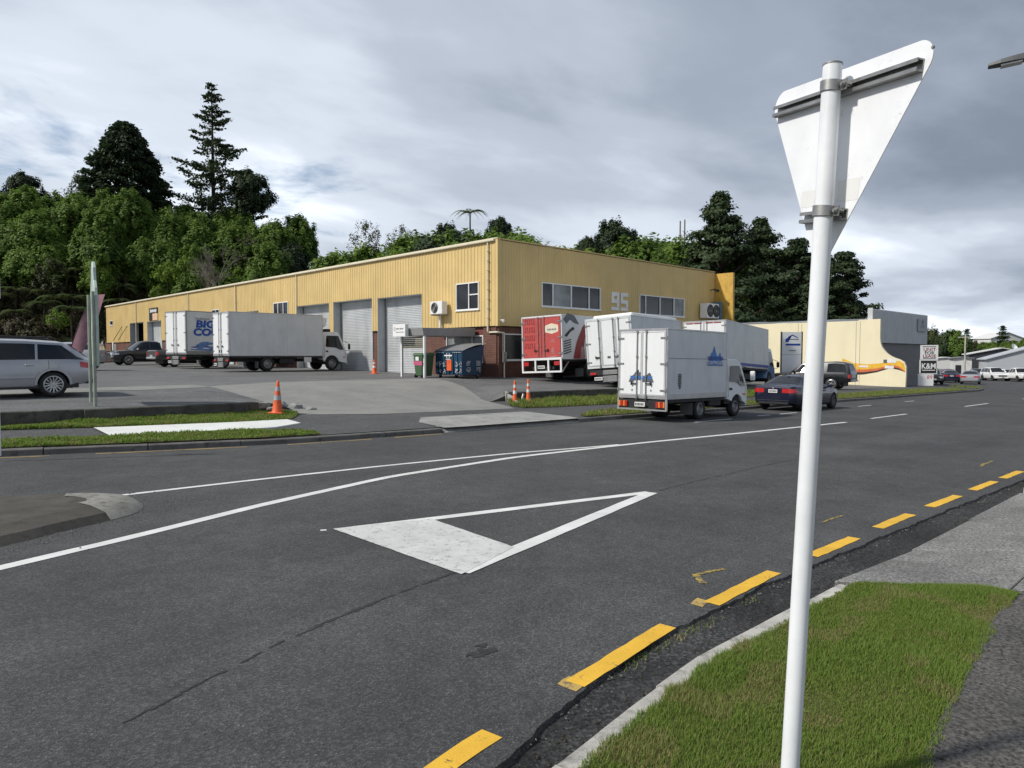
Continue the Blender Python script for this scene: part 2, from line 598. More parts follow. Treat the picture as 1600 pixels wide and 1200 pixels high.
def sstep(a, b, x):
    t = min(1, max(0, (x - a) / (b - a)))
    return t * t * (3 - 2 * t)


def zr(X):
    return -0.0145 * max(-60, min(X, 150))

# ================================================================ ground and street
KERB_L = [(-80, 34), (-30, 22), (-8, 17.6), (0, 16.1), (2.2, 15.62), (3.3, 15.3), (4.6, 14.9), (6.9, 14.35), (8.8, 14.18), (11, 14.1), (25, 14.05), (53, 13.9), (62, 13.9), (67, 14.6), (70, 15.9), (72.5, 19), (73, 60)]
KERB_N = [(-8, -3.2), (-4, -0.6), (0, 1.2), (1.5, 1.80), (2.1, 1.99), (2.93, 2.11), (3.6, 2.18), (120, 2.18)]
LIP_N = [(-8, -2.7), (-4, -0.1), (0, 1.55), (2.08, 2.28), (2.4, 2.35), (2.88, 2.48), (3.68, 2.64), (5.5, 2.70), (8, 2.64), (13.8, 2.46), (120, 2.44)]


def Yk(X): return interp(X, KERB_L)
def Yn(X): return interp(X, KERB_N)
def Yl(X): return interp(X, LIP_N)


def Zv(X, Y):
    return zr(X) + 0.115 + 0.06 * max(0, Y - Yk(X))


def z_edge(X):
    return interp(X, [(-40, 0.62), (3, 0.55), (9, 0.50), (17, 0.43), (24, 0.36), (33, 0.10), (40, -0.15), (46, -0.45), (60, -0.62), (80, -1.0)])


def z_back(X):
    return interp(X, [(-40, 0.8), (23, 0.72), (30, 0.70), (36, 0.45), (43, 0.0), (50, -0.35), (60, -0.5), (80, -0.9)])


def Zy(X, Y):
    t = min(1, max(0, (Y - 18.7) / 6.2))
    far = 0.011 * max(0, Y - 24.9) * (1 - sstep(40, 55, X))
    return z_edge(X) + (z_back(X) - z_edge(X)) * t + far


def Zd(X, Y):
    t = sstep(16.6, 24.0, Y)
    return Zv(X, min(Y, 17.5)) * (1 - t) + Zy(X, max(Y, 18.7)) * t


def Zl(X, Y):
    """height of the land on the far side of the street"""
    w = sstep(8.6, 9.6, X) * (1 - sstep(16.9 + max(0, Y - 18.7) * .35, 18.2 + max(0, Y - 18.7) * .8, X))
    w2 = sstep(40, 43, X)
    a = Zv(X, Y) if Y < 18.7 else Zy(X, Y)
    z = a * (1 - w) + Zd(X, Y) * w
    if w2 > 0 and X < 90:
        e = Zv(X, min(Y, 16)) * (1 - sstep(15.5, 22, Y)) + Zy(X, max(18.7, Y)) * sstep(15.5, 22, Y)
        z = z * (1 - w2) + e * w2
    return z


def frange(a, b, st):
    n = max(1, int(round((b - a) / st)))
    return [a + (b - a) * i / n for i in range(n + 1)]


# far-reaching ground sheet
mb = MB()
xs = [-900, -300, -60, 0, 30, 60, 90, 120, 150, 300, 700, 2000]
ys = [-900, -300, -100, -30, -2.5, 20, 60, 120, 300, 800, 2000]
mb.grid([[(x, y, zr(x) - 0.35) for x in xs] for y in ys])
tag(mb.build('ground', 'ground'), kind='structure')

# road surface with its ragged near edge sitting on the gutter
rnd = random.Random(3)
mb = MB()
xs = frange(-80, -8, 4)[:-1] + frange(-8, 0, 1)[:-1] + frange(0, 16, 0.045)[:-1] + frange(16, 40, 0.5)[:-1] + frange(40, 180, 4)
rows = []
for x in xs:
    lip = Yl(max(-8, x)) if x > -8 else -2.7 - (-8 - x) * 2
    if -1 < x < 40:
        lip += 0.035 * mnoise.noise((x * 2.1, 0, 0)) + 0.02 * mnoise.noise((x * 9, 3, 0)) + 0.012 * mnoise.noise((x * 31, 5, 0))
    far = min(Yk(x) + 0.1, 30) if x < 66 else 45
    z = zr(x)
    rows.append([(x, lip - 0.012, z - 0.04), (x, lip, z - 0.002)] + [(x, lip + (far - lip) * t, z) for t in (0.003, 0.02, 0.05, 0.25, 0.5, 0.75, 1.0)])
mb.grid(rows)
road = tag(mb.build('road', 'road', fixn=True), kind='structure')
for p in road.data.polygons:
    pass

mb = MB()
xs = frange(-8, 40, 0.25) + [60, 120]
mb.grid([[(x, Yn(x) - 0.02, zr(x) - 0.045), (x, Yn(x) + 0.2, zr(x) - 0.05), (x, Yl(x) + 0.08, zr(x) - 0.018)] for x in xs])
tag(mb.build('gutter', 'gutter'), kind='structure')


# painted markings: sheets 4 mm over the road, children of it
def strip(name, pts, w, mat, dz=0.004, edge=0.004, st=0.25):
    P = [Vector((a, b)) for a, b in pts]
    dense = []
    for i in range(len(P) - 1):
        n = max(1, int((P[i + 1] - P[i]).length / st))
        dense += [P[i].lerp(P[i + 1], k / n) for k in range(n)]
    dense.append(P[-1])
    if len(P) > 2:
        for _ in range(int(1.2 / st)):
            dense = [dense[0]] + [(dense[i - 1] + dense[i] * 2 + dense[i + 1]) / 4 for i in range(1, len(dense) - 1)] + [dense[-1]]
    rows = []
    for i, p in enumerate(dense):
        d = (dense[min(i + 1, len(dense) - 1)] - dense[max(i - 1, 0)]).normalized()
        n = Vector((-d.y, d.x))
        a = p + n * (w / 2 + rnd.uniform(-edge, edge))
        b = p - n * (w / 2 + rnd.uniform(-edge, edge))
        rows.append([(a.x, a.y, zr(a.x) + dz), (b.x, b.y, zr(b.x) + dz)])
    return MB().grid(rows).build(name, mat, road)


def patch(name, pts, mat, dz=0.004, jag=0.0):
    q = []
    for i in range(len(pts)):
        a, b = Vector(pts[i]), Vector(pts[(i + 1) % len(pts)])
        n = max(1, int((b - a).length / 0.06)) if jag else 1
        for k in range(n):
            p = a.lerp(b, k / n)
            q.append((p.x + rnd.uniform(-jag, jag), p.y + rnd.uniform(-jag, jag)))
    return MB().poly([(x, y, zr(x) + dz) for x, y in q]).build(name, mat, road)


strip('centre_line', [(-3, 5.6), (-1.5, 6.3), (1.03, 7.36), (2.14, 7.74), (3.77, 8.42), (6.2, 9.22), (9.35, 9.62), (13.27, 9.52), (16.33, 9.28), (23.34, 8.85)], 0.15, 'white_line')
strip('island_line', [(2.55, 10.22), (4.58, 10.27), (6.84, 10.25), (9.74, 10.06), (11.3, 9.80), (12.6, 9.62)], 0.11, 'white_line', 0.0045)
for a, b in ((25.76, 29.41), (37.4, 41.6), (49.4, 53.4), (61.5, 65.5), (73.5, 77.5)):
    strip('lane_dash', [(a, 8.93), (b, 8.93)], 0.11, 'white_line')
for a, b in ((1.55, 2.27), (2.97, 4.11), (4.74, 5.88), (6.65, 7.70), (8.37, 9.45), (10.15, 11.34), (12.02, 13.22), (13.70, 14.88), (15.6, 16.8), (17.5, 18.7)):
    yc = lambda x: interp(x, [(1.5, 2.36), (2.25, 2.49), (2.98, 2.57), (4.1, 2.715), (5.8, 2.81), (9, 2.81), (12, 2.75), (19, 2.6)])
    n = 5
    strip('no_stopping_dash', [(a + (b - a) * i / n, yc(a + (b - a) * i / n)) for i in range(n + 1)], 0.125, 'yellow_line', edge=0.006, st=0.08)
patch('faded_dash_end', [(2.90, 2.50), (3.02, 2.53), (3.02, 2.66), (2.90, 2.64)], 'faded_yellow', 0.0032, 0.006)
patch('faded_dash_end', [(4.62, 2.76), (4.78, 2.78), (4.78, 2.89), (4.62, 2.86)], 'faded_yellow', 0.0032, 0.006)
# give way triangle: two sides and a broad filled base
tri = [(3.84, 6.73), (3.81, 4.50), (8.30, 5.75)]
strip('triangle_side', [(3.86, 6.66), (8.24, 5.77)], 0.15, 'white_line', 0.004)
strip('triangle_side', [(3.86, 4.62), (8.24, 5.73)], 0.17, 'white_line', 0.0065)
patch('triangle_base', [(3.84, 6.73), (3.81, 4.56), (4.76, 4.90), (4.92, 6.42)], 'white_line2', 0.0085, 0.004)
patch('paint_drop', [(3.70, 6.74), (3.76, 6.71), (3.78, 6.76), (3.73, 6.79)], 'white_line', 0.004)
# spray marks, tar seam, oil stain
strip('spray_mark', [(5.64, 3.15), (5.52, 3.185), (5.40, 3.215), (5.30, 3.22)], 0.04, 'spray', 0.0042, 0.006, 0.03)
strip('spray_mark', [(5.31, 3.235), (5.20, 3.13), (5.13, 3.05)], 0.06, 'spray', 0.0046, 0.008, 0.02)
strip('spray_mark', [(8.15, 3.34), (8.3, 3.38), (8.45, 3.33), (8.6, 3.37), (8.75, 3.32)], 0.03, 'spray', 0.0042, 0.012, 0.04)
strip('spray_mark', [(15.0, 3.30), (15.4, 3.38), (15.7, 3.33), (16.1, 3.36)], 0.05, 'spray', 0.0042, 0.015, 0.06)


def seam(pts, w, gap=0.25):
    P = [Vector(p) for p in pts]
    mbs = MB()
    for i in range(len(P) - 1):
        d = (P[i + 1] - P[i])
        L = d.length
        d.normalize()
        n = Vector((-d.y, d.x))
        s = 0.0
        while s < L:
            k = rnd.uniform(0.03, 0.13)
            if rnd.random() > gap:
                ww = w * rnd.uniform(0.2, 1.0) * (.55 + .9 * abs(mnoise.noise((s * 2.2, 7, i))))
                o = mnoise.noise((s * 1.3 + i * 5, w, 2)) * 0.03 + rnd.uniform(-.008, .008)
                pts2 = []
                m = 6
                for j in range(m + 1):
                    q = P[i] + d * (s + k * j / m) + n * (o + ww * math.sin(math.pi * j / m) * 0.5 + rnd.uniform(0, .008))
                    pts2.append(q)
                for j in range(m, -1, -1):
                    q = P[i] + d * (s + k * j / m) + n * (o - ww * math.sin(math.pi * j / m) * 0.5 - rnd.uniform(0, .008))
                    pts2.append(q)
                mbs.poly([(q.x, q.y, zr(q.x) + 0.003) for q in pts2])
            s += k * 0.9
    return mbs.build('tar_seam', 'tar', road)


seam([(0.94, 3.78), (2.06, 4.24), (2.9, 4.47), (3.80, 4.66)], 0.05, 0.12)
seam([(8.3, 5.75), (9.6, 5.85), (11.4, 5.93), (14, 6.0)], 0.05, 0.3)
for k in range(7):
    a = rnd.uniform(0, 6.28)
    cx_, cy_ = 2.86 + rnd.uniform(-.09, .09) , 3.28 + rnd.uniform(-.10, .10)
    patch('oil_stain', [(cx_ + math.cos(t) * rnd.uniform(.02, .06), cy_ + math.sin(t) * rnd.uniform(.015, .045)) for t in [i * .9 for i in range(7)]], 'tar', 0.003 + k * .0002, 0.006)
for a, b, y in ((19.3, 21.6, 11.86), (23.6, 24.5, 11.95), (25.2, 26.6, 11.9), (33.0, 34.6, 12.0), (39.5, 41.0, 12.1)):
    strip('parking_mark', [(a, y), (b, y)], 0.09, 'white_line')
for a, b in ((0.4, 2.9), (3.6, 6.2), (7.0, 9.0), (9.6, 11.0)):
    strip('faded_edge_line', [(x, Yk(x) - 0.22) for x in frange(a, b, 0.4)], 0.07, 'faded_yellow', edge=0.015)


# traffic island with its pale nose
mb = MB()
ctrl = [(-6, 13.2), (-2, 12.0), (0.2, 11.22), (1.54, 10.70), (2.2, 10.42), (2.58, 10.12), (2.76, 9.70), (2.72, 9.25), (2.45, 8.85), (1.68, 8.45), (1.14, 8.16), (-2, 6.7), (-6, 4.9)]
outer = []
for i in range(len(ctrl) - 1):
    p0_, p1_, p2_, p3_ = [Vector(ctrl[min(max(j, 0), len(ctrl) - 1)]) for j in (i - 1, i, i + 1, i + 2)]
    for k in range(6):
        q = k / 6
        outer.append(tuple(.5 * ((2 * p1_) + (p2_ - p0_) * q + (2 * p0_ - 5 * p1_ + 4 * p2_ - p3_) * q * q + (3 * p1_ - p0_ - 3 * p2_ + p3_) * q ** 3)))
outer.append(ctrl[-1])
cen = Vector((1.0, 9.4))


def ring(k, z, lim=None):
    r = []
    for x, y in outer:
        side_n = Vector((0.38, 0.92)) if y > 9.55 else Vector((0.42, -0.9))
        nose_n = (Vector((x, y)) - Vector((1.95, 9.6))).normalized()
        n = side_n.lerp(nose_n, sstep(1.7, 2.3, x)).normalized()
        r.append((x - n.x * k, y - n.y * k, zr(x) + z))
    return r


r0, r1, r2 = ring(0, 0.0), ring(0.10, 0.08), ring(0.38, 0.13)
mb.grid([r0, r1, r2])
mb.poly(r2)
isl = tag(mb.build('traffic_island', ['island'], fixn=True), 'low dark concrete traffic island with pale rounded nose in the road', 'traffic island')
idx = [i for i, (x, y) in enumerate(outer) if x > 2.12]
r3 = ring(0.60, 0.135)
mb = MB()
mb.grid([[(r_[i][0] + .004 * (1 if k < 2 else 0), r_[i][1], r_[i][2] + .005) for i in idx] for k, r_ in enumerate((r0, r1, r2, r3))])
mb.build('nose', 'islandnose', isl, fixn=True, smooth=50)


# kerbs: individual blocks on both sides
def kerb_run(name, X0, X1, L, yf, mat, face, w=0.15, h=0.115, lo=None):
    root = bpy.data.objects.new(name, None)
    C.objects.link(root)
    tag(root, kind='structure')
    x = X0
    while x < X1 - 0.05:
        l = min(L * rnd.uniform(0.96, 1.04), X1 - x)
        a, b = x + 0.007, x + l - 0.011
        jz = rnd.uniform(-0.006, 0.006)
        jy = rnd.uniform(-0.008, 0.008)
        n = 4
        mbk = MB()
        prof = [(0.0, -0.12), (0.012, h - 0.02), (0.03, h - 0.003), (0.05, h), (w - 0.02, h), (w, h - 0.01), (w, -0.12)]
        rws = []
        for i in range(n + 1):
            xx = a + (b - a) * i / n
            dx = 0.05
            sl_ = (yf(xx + dx) - yf(xx - dx)) / (2 * dx)
            nx, ny = -sl_ * face, face
            q = math.hypot(nx, ny)
            nx, ny = nx / q, ny / q
            rws.append([(xx + nx * t + rnd.uniform(-.0015, .0015), yf(xx) + jy + ny * t, zr(xx) + jz + z + rnd.uniform(-.002, .002)) for t, z in prof])
        mbk.grid(rws)
        mbk.poly(rws[0][::-1])
        mbk.poly(rws[-1])
        mbk.build('kerb_stone', mat, root, fixn=True)
        x += l
    return root


kerb_run('near_kerb', -1.5, 5.62, 0.92, Yn, 'kerb', -1)
kerb_run('near_kerb_beyond', 12.2, 60, 2.4, Yn, 'kerb', -1)
kerb_run('far_kerb', -6, 4.5, 1.8, Yk, 'kerbdark', 1, 0.2)
kerb_run('far_kerb_middle', 4.5, 11.2, 1.7, Yk, 'kerbdark', 1, 0.2)
kerb_run('far_kerb_beyond', 16.4, 66, 2.2, Yk, 'kerbdark', 1, 0.2)

# far side land: footpath zone and yard as height sheets
XS = frange(-60, 0, 3)[:-1] + frange(0, 66, 0.5)
mb = MB()
rows = []
for x in XS:
    y0 = Yk(x) + 0.19
    rows.append([(x, y0 + (18.72 - y0) * t, Zl(x, min(18.69, y0 + (18.72 - y0) * t))) for t in [i / 14 for i in range(15)]])
mb.grid([[r[j] for r in rows] for j in range(15)])
tag(mb.build('footpath', 'path', fixn=True), kind='structure')
mb = MB()
YS = frange(18.7, 27, 0.4)[:-1] + frange(27, 60, 2)[:-1] + frange(60, 130, 8)
mb.grid([[(x, y, Zl(x, y + 0.0001)) for x in XS] for y in YS])
tag(mb.build('yard', 'yard', fixn=True), kind='structure')
xs2 = frange(8, 18.6, 0.25)
tag(MB().grid([[(x, 18.702, Zl(x, 18.69) - .05) for x in xs2], [(x, 18.703, Zl(x, 18.7001) + .002) for x in xs2]]).build('yard_edge', 'retain'), kind='structure')


def over(name, lower, upper, mat, dz=0.008, nx=30, ny=10, kind='structure', jag=0.0, seed=1):
    """sheet laid over the land between two polylines y(x)"""
    rr = random.Random(seed)
    x0 = max(lower[0][0], upper[0][0])
    x1 = min(lower[-1][0], upper[-1][0])
    rws = []
    for i in range(nx + 1):
        x = x0 + (x1 - x0) * i / nx
        a, b = interp(x, lower) + rr.uniform(-jag, jag), interp(x, upper) + rr.uniform(-jag, jag)
        rws.append([(x, a + (b - a) * j / ny, Zl(x, a + (b - a) * j / ny) + dz) for j in range(ny + 1)])
    return tag(MB().grid(rws).build(name, mat, fixn=True), kind=kind)


def yoff(d, a, b, n=20):
    return [(x, Yk(x) + d) for x in frange(a, b, (b - a) / n)]


# concrete drive fan
drive_lo = [(9.05, 17.6), (11.4, 17.0), (16.3, 16.75)]
over('concrete_driveway', [(9.3, 17.55), (11.4, 17.0), (16.35, 16.75), (17.0, 19.0), (18.6, 22.0), (19.3, 24), (19.8, 25.5)],
     [(9.3, 24.6), (12.3, 26.2), (15, 26.3), (17.0, 26.3), (18.2, 26.2), (19.4, 26.0), (19.8, 25.6)], 'driveconc', 0.008, 60, 40)
over('concrete_strip', [(-8, 22.5), (3, 23.4), (9.35, 24.4)], [(-8, 24.6), (3, 25.4), (9.35, 26.0)], 'driveconc', 0.006, 30, 8)
over('kerb_crossing', [(11.25, 14.12), (11.9, 14.05), (16.45, 14.07)], [(11.25, 15.2), (11.9, 16.0), (16.0, 16.0), (16.45, 14.5)], 'apron', 0.012, 24, 8)
mb = MB()
for i, x in enumerate(frange(11.2, 16.4, 0.4)):
    pass
rw = [[(x, Yk(x) - 0.05, zr(x) + 0.006), (x, Yk(x) + 0.12, zr(x) + 0.075), (x, Yk(x) + 0.30, Zl(x, Yk(x) + 0.30) + 0.012)] for x in frange(11.2, 16.4, 0.4)]
mb.grid(rw)
tag(mb.build('crossing_lip', 'apron', fixn=True), kind='structure')
# fresh white slabs in the old footpath
slabs = bpy.data.objects.new('white_footpath', None)
C.objects.link(slabs)
tag(slabs, kind='structure')
for a, b in ((4.15, 5.6), (5.604, 7.1), (7.104, 8.35)):
    rws = []
    for i in range(7):
        x = a + (b - a) * i / 6
        lo, hi = Yk(x) + interp(x, [(4, 1.15), (7.5, 1.42), (8.35, 1.9)]), Yk(x) + interp(x, [(4, 2.35), (8.4, 2.6)])
        z0 = Zl(x, lo)
        rws.append([(x, lo, z0 - 0.05), (x, lo, z0 + 0.035), (x, (lo + hi) / 2, Zl(x, (lo + hi) / 2) + 0.035), (x, hi, Zl(x, hi) + 0.035), (x, hi, Zl(x, hi) - 0.05)])
    MB().grid(rws).build('slab', 'slabconc', slabs, fixn=True)
# strips of verge soil the grass grows on
VERGES = []


def verge(name, lower, upper, nx=40, ny=8, seed=1):
    over(name, lower, upper, 'soil', 0.016, nx, ny, jag=0.03, seed=seed)
    VERGES.append((lower, upper))


verge('upper_verge', [(-20, 22.5)] + yoff(2.55, -8, 7.8) + [(8.6, 17.0), (9.1, 17.7)], [(-20, 25), (-8, 20.6), (0, 18.66), (9.1, 18.66)], 60)
verge('lower_verge', yoff(0.2, -14, 7.6) + [(8.0, 14.5)], yoff(1.15, -14, 4.2) + yoff(1.3, 4.4, 7.0) + [(7.6, 15.4), (8.0, 14.8)], 60)
verge('bank_verge', [(16.7, 16.75), (18, 16.6), (42, 16.3)], [(16.7, 17.4), (17.6, 18.45), (42, 18.45)], 50, seed=4)
verge('kerb_verge', [(17.0, 14.28), (60, 14.15)], [(17.0, 14.5), (18.5, 15.3), (30, 15.3), (34, 15.7), (56, 15.9), (60, 15.0)], 70, seed=5)
verge('end_verge', [(64.5, 14.5), (66, 14.6), (69.5, 16.0)], [(64.5, 16.6), (66, 17.0), (69.5, 17.0)], 12, 4, seed=6)

# retaining walls
def wall_run(name, pts, top, bot, th, label, cat='retaining wall'):
    """pts: list of (x, y) along the front face; wall body behind it"""
    root = thing(name, label, cat, (pts[0][0], pts[0][1], 0))
    for i in range(len(pts) - 1):
        (xa, ya), (xb, yb) = pts[i], pts[i + 1]
        d = Vector((xb - xa, yb - ya)).normalized()
        n = Vector((-d.y, d.x)) * th
        n_ = 8
        rws = []
        for k in range(n_ + 1):
            x, y = xa + (xb - xa) * k / n_, ya + (yb - ya) * k / n_
            w_ = rnd.uniform(-0.012, 0.012)
            t_, b_ = top(x, y) + rnd.uniform(-.008, .008), bot(x, y)
            rws.append([(x, y + w_, b_), (x, y + w_ * .5, t_ - .02), (x + n.x * .08, y + n.y * .08, t_), (x + n.x, y + n.y, t_), (x + n.x, y + n.y, b_)])
        m2 = MB().grid(rws)
        m2.poly(rws[0][::-1])
        m2.poly(rws[-1])
        m2.build('wall_section', 'retain', root, absolute=True, fixn=True)
    return root


rwl = wall_run('retaining_wall', [(-14, 21.3), (-6, 19.4), (0, 18.66), (4.25, 18.62)], lambda x, y: z_edge(x) + 0.02, lambda x, y: -0.1, 0.22, 'low dark concrete retaining wall between the left grass verge and the car park')
m2 = MB()
for xa, xb, f in ((4.255, 6.5, 0.06), (6.505, 8.45, 0.0)):
    pass
wl_ = [(4.255, 6.48, 18.55), (6.49, 8.4, 18.58)]
for xa, xb, yy in wl_:
    rws = []
    for k in range(9):
        x = xa + (xb - xa) * k / 8
        w_ = rnd.uniform(-.012, .012)
        t_ = z_edge(x) + 0.02 + rnd.uniform(-.008, .008)
        rws.append([(x, yy + w_, -0.1), (x, yy + w_ * .5, t_ - .02), (x, yy + .02, t_), (x, yy + .25, t_), (x, yy + .25, -0.1)])
    m2 = MB().grid(rws)
    m2.poly(rws[0][::-1])
    m2.poly(rws[-1])
    m2.build('wall_section', 'retain', rwl, absolute=True, fixn=True)


def rock(parent, x, y, z, r, mat='apron', absol=True):
    bm = bmesh.new()
    bmesh.ops.create_icosphere(bm, subdivisions=2, radius=1)
    s_ = rnd.uniform(0, 99)
    for v in bm.verts:
        k = 1 + 0.45 * mnoise.noise(v.co * 1.4 + Vector((s_, 0, 0)))
        v.co = Vector((v.co.x * r[0], v.co.y * r[1], v.co.z * r[2])) * k
    me = bpy.data.meshes.new('broken_concrete')
    bm.to_mesh(me)
    bm.free()
    me.materials.append(M[mat])
    L = parent.location if absol else Vector()
    return link('broken_concrete', me, parent, (x - L.x, y - L.y, z - L.z))


for x, y, z, r in ((8.55, 18.75, .42, (.26, .16, .14)), (8.85, 18.9, .40, (.2, .15, .12)), (9.3, 19.2, .36, (.22, .2, .12)), (9.75, 19.1, .30, (.2, .16, .13)), (10.0, 18.7, .22, (.16, .14, .1)), (8.7, 18.5, .33, (.12, .1, .07))):
    rock(rwl, x, y, z, r)
rwr = wall_run('retaining_wall', [(17.75, 18.62), (24, 18.6), (32, 18.6), (41, 18.6)], lambda x, y: z_edge(x) + 0.03, lambda x, y: -0.9, 0.2, 'low dark retaining wall above the grass bank behind the parked box truck')
m2 = MB()
m2.hexa([(17.0, 17.3, -.3), (17.12, 17.3, -.3), (17.87, 18.75, -.3), (17.74, 18.75, -.3), (17.0, 17.3, 0.16), (17.12, 17.3, 0.16), (17.87, 18.75, .49), (17.74, 18.75, .49)])
m2.build('sloping_return', 'apron', rwr, absolute=True, bevel=0.01)

# near side: footpath slabs, crossing slabs, verge
pf = bpy.data.objects.new('near_footpath', None)
C.objects.link(pf)
tag(pf, kind='structure')


def ZN(X, Y): return zr(X) + 0.115 + 0.01 * (Yn(X) - Y)


def slab(parent, pts, mat, th=0.08, dz=0.0, tilt=0.0):
    """four corners (x,y), anticlockwise"""
    m_ = MB()
    j = [rnd.uniform(-.004, .004) for _ in range(4)]
    top = [(x, y, ZN(x, y) + dz + j[i]) for i, (x, y) in enumerate(pts)]
    bot = [(x, y, ZN(x, y) + dz - th) for x, y in pts]
    m_.hexa(bot + top)
    return m_.build('slab', mat, parent, bevel=0.008)


def edge_y(x):   # right-hand edge of the grass, left edge of the footpath
    return interp(x, [(-4, -0.2), (2.4, 0.84), (3.2, 0.92), (4.4, 1.06), (6.4, 1.19), (20, 1.3)])


cuts = [0.6, 2.1, 3.38, 4.9, 6.42]
for i in range(len(cuts) - 1):
    a, b = cuts[i] + 0.011, cuts[i + 1] - 0.011
    slab(pf, [(a, edge_y(a) - 1.55), (b + 0.1, edge_y(b) - 1.55), (b, edge_y(b) - 0.005), (a, edge_y(a) - 0.005)], 'pathconc')
cr = bpy.data.objects.new('near_crossing', None)
C.objects.link(cr)
tag(cr, kind='structure')
# crossing slabs ramp down to the gutter
def cslab(pts, zs):
    m_ = MB()
    m_.hexa([(x, y, zr(x) - 0.12) for x, y in pts] + [(x, y, zr(x) + z) for (x, y), z in zip(pts, zs)])
    m_.build('slab', 'crossing', cr, bevel=0.006)


xa = [5.68, 7.55, 9.6, 12.15]
for i in range(3):
    a, b = xa[i] + .010, xa[i + 1] - .010
    a2, b2 = a + (0.72 if i == 0 else 0.5), b + 0.5
    cslab([(a2, 1.20), (b2, 1.20), (b, 2.20), (a, 2.22)], [.125, .125, .02 if i else .02, .10 if i == 0 else .02])
    cslab([(a2 + .01, -0.4), (b2 + .01, -0.4), (b2, 1.19), (a2, 1.19)], [.135, .135, .128, .128])
for a, b in ((12.7, 14.9), (14.91, 17.2), (17.21, 20), (20.01, 24), (24.01, 30)):
    slab(pf, [(a, -.4), (b, -.4), (b, 1.25), (a, 1.25)], 'pathconc')


def near_sheet(name, rows, mat):
    return tag(MB().grid(rows).build(name, mat, fixn=True), kind='structure')


near_sheet('near_verge', [[(x, edge_y(x) - 0.02 + (min(Yn(x) - 0.14, 2.05) - edge_y(x) + 0.02) * t, ZN(x, edge_y(x)) - 0.012) for t in (0, .25, .5, .75, 1)] for x in frange(-1.5, 5.7, 0.2)]
           + [[(5.75 + 0.6 * t, 2.1 - 0.9 * t, zr(5.9) + .1) for t in (1, .75, .5, .25, 0)]], 'soil')
near_sheet('near_verge_beyond', [[(x, 1.25 + 0.8 * t, ZN(x, 1.5) - 0.01) for t in (0, .5, 1)] for x in frange(12.3, 60, 2)], 'soil')
near_sheet('near_ground', [[(x, y, zr(x) + 0.09) for y in (-60, -20, -1.0, 0.3)] for x in (-60, -20, 0, 10, 30, 120)], 'soil')


# grass: blades as real geometry, one mass per verge
def blades(name, pts_fn, n, h, w, label, seed, zf):
    rg = random.Random(seed)
    vs, fs, tone = [], [], []
    for _ in range(n):
        p = pts_fn(rg)
        if p is None:
            continue
        x, y = p
        clump = mnoise.noise((x * 1.7, y * 1.7, seed))
        dry = mnoise.noise((x * 3.1 + 9, y * 3.1, seed + 4))
        hh = h * (0.55 + 0.9 * rg.random()) * (1 + 1.0 * clump)
        if hh < 0.008:
            continue
        a = rg.uniform(0, 6.283)
        lean = rg.uniform(0.15, 0.95) * hh
        dx, dy = math.cos(a), math.sin(a)
        px, py = -dy * w, dx * w
        z = zf(x, y)
        b = len(vs)
        vs += [(x - px, y - py, z), (x + px, y + py, z),
               (x + dx * lean * .35 + px * .7, y + dy * lean * .35 + py * .7, z + hh * .6), (x + dx * lean * .35 - px * .7, y + dy * lean * .35 - py * .7, z + hh * .6),
               (x + dx * lean, y + dy * lean, z + hh)]
        fs += [(b, b + 1, b + 2, b + 3), (b + 3, b + 2, b + 4)]
        t = 0.60 + 0.30 * rg.uniform(-1, 1) + 0.25 * clump
        if dry > 0.20 and rg.random() < 0.55:
            t = rg.uniform(0.0, 0.14)
        elif rg.random() < 0.10:
            t = rg.uniform(0.0, 0.2)
        tone += [t] * 5
    me = bpy.data.meshes.new(name)
    me.from_pydata(vs, [], fs)
    me.materials.append(M['grass'])
    at_ = me.attributes.new('tone', 'FLOAT', 'POINT')
    at_.data.foreach_set('value', tone)
    o = link(name, me)
    return tag(o, label, 'grass', kind='stuff')


def near_pts(rg):
    x = 1.4 + 4.9 * rg.random()
    lo, hi = edge_y(x) - 0.03, min(Yn(x) - 0.12, 2.06)
    if x > 5.62:
        hi = min(hi, 2.12 - (x - 5.7) * 1.35)
    if hi <= lo:
        return None
    rag = .035 * mnoise.noise((x * 6, 1, 0)) + .02 * mnoise.noise((x * 19, 2, 0))
    return x, lo - .02 + rag + (hi - lo + .03) * rg.random()


blades('near_grass', near_pts, 190000, 0.024, 0.0018, 'mown green and dry grass beside the sign pole', 11, lambda x, y: ZN(x, edge_y(x)) - 0.014)
blades('near_grass', lambda rg: (rg.uniform(12.3, 20), rg.uniform(1.25, 2.05)), 6000, 0.05, 0.006, 'grass beyond the concrete crossing at the right edge', 13, lambda x, y: ZN(x, 1.5) - .01)


def vpts(lo, up, bounds):
    x0, x1 = max(lo[0][0], up[0][0], bounds[0]), min(lo[-1][0], up[-1][0], bounds[1])

    def f(rg):
        x = x0 + (x1 - x0) * rg.random()
        a, b = interp(x, lo), interp(x, up)
        return (x, a + (b - a) * rg.random()) if b > a else None
    return f


for (lo, up), n, h, lab, bd in zip(VERGES, (26000, 16000, 30000, 20000, 1200), (0.05, 0.045, 0.12, 0.06, .08),
                                   ('grass strip under the left retaining wall', 'grass strip between white slabs and left kerb', 'longer grass on the bank beside two slim cones', 'grass strip along the far kerb behind parked vehicles', 'grass tip at the far street corner'),
                                   ((-1, 20), (-1, 20), (16, 42), (16, 60), (60, 70))):
    blades('verge_grass', vpts(lo, up, bd), n, h, 0.011, lab, int(h * 1000) + n, lambda x, y: Zl(x, y) + 0.014)
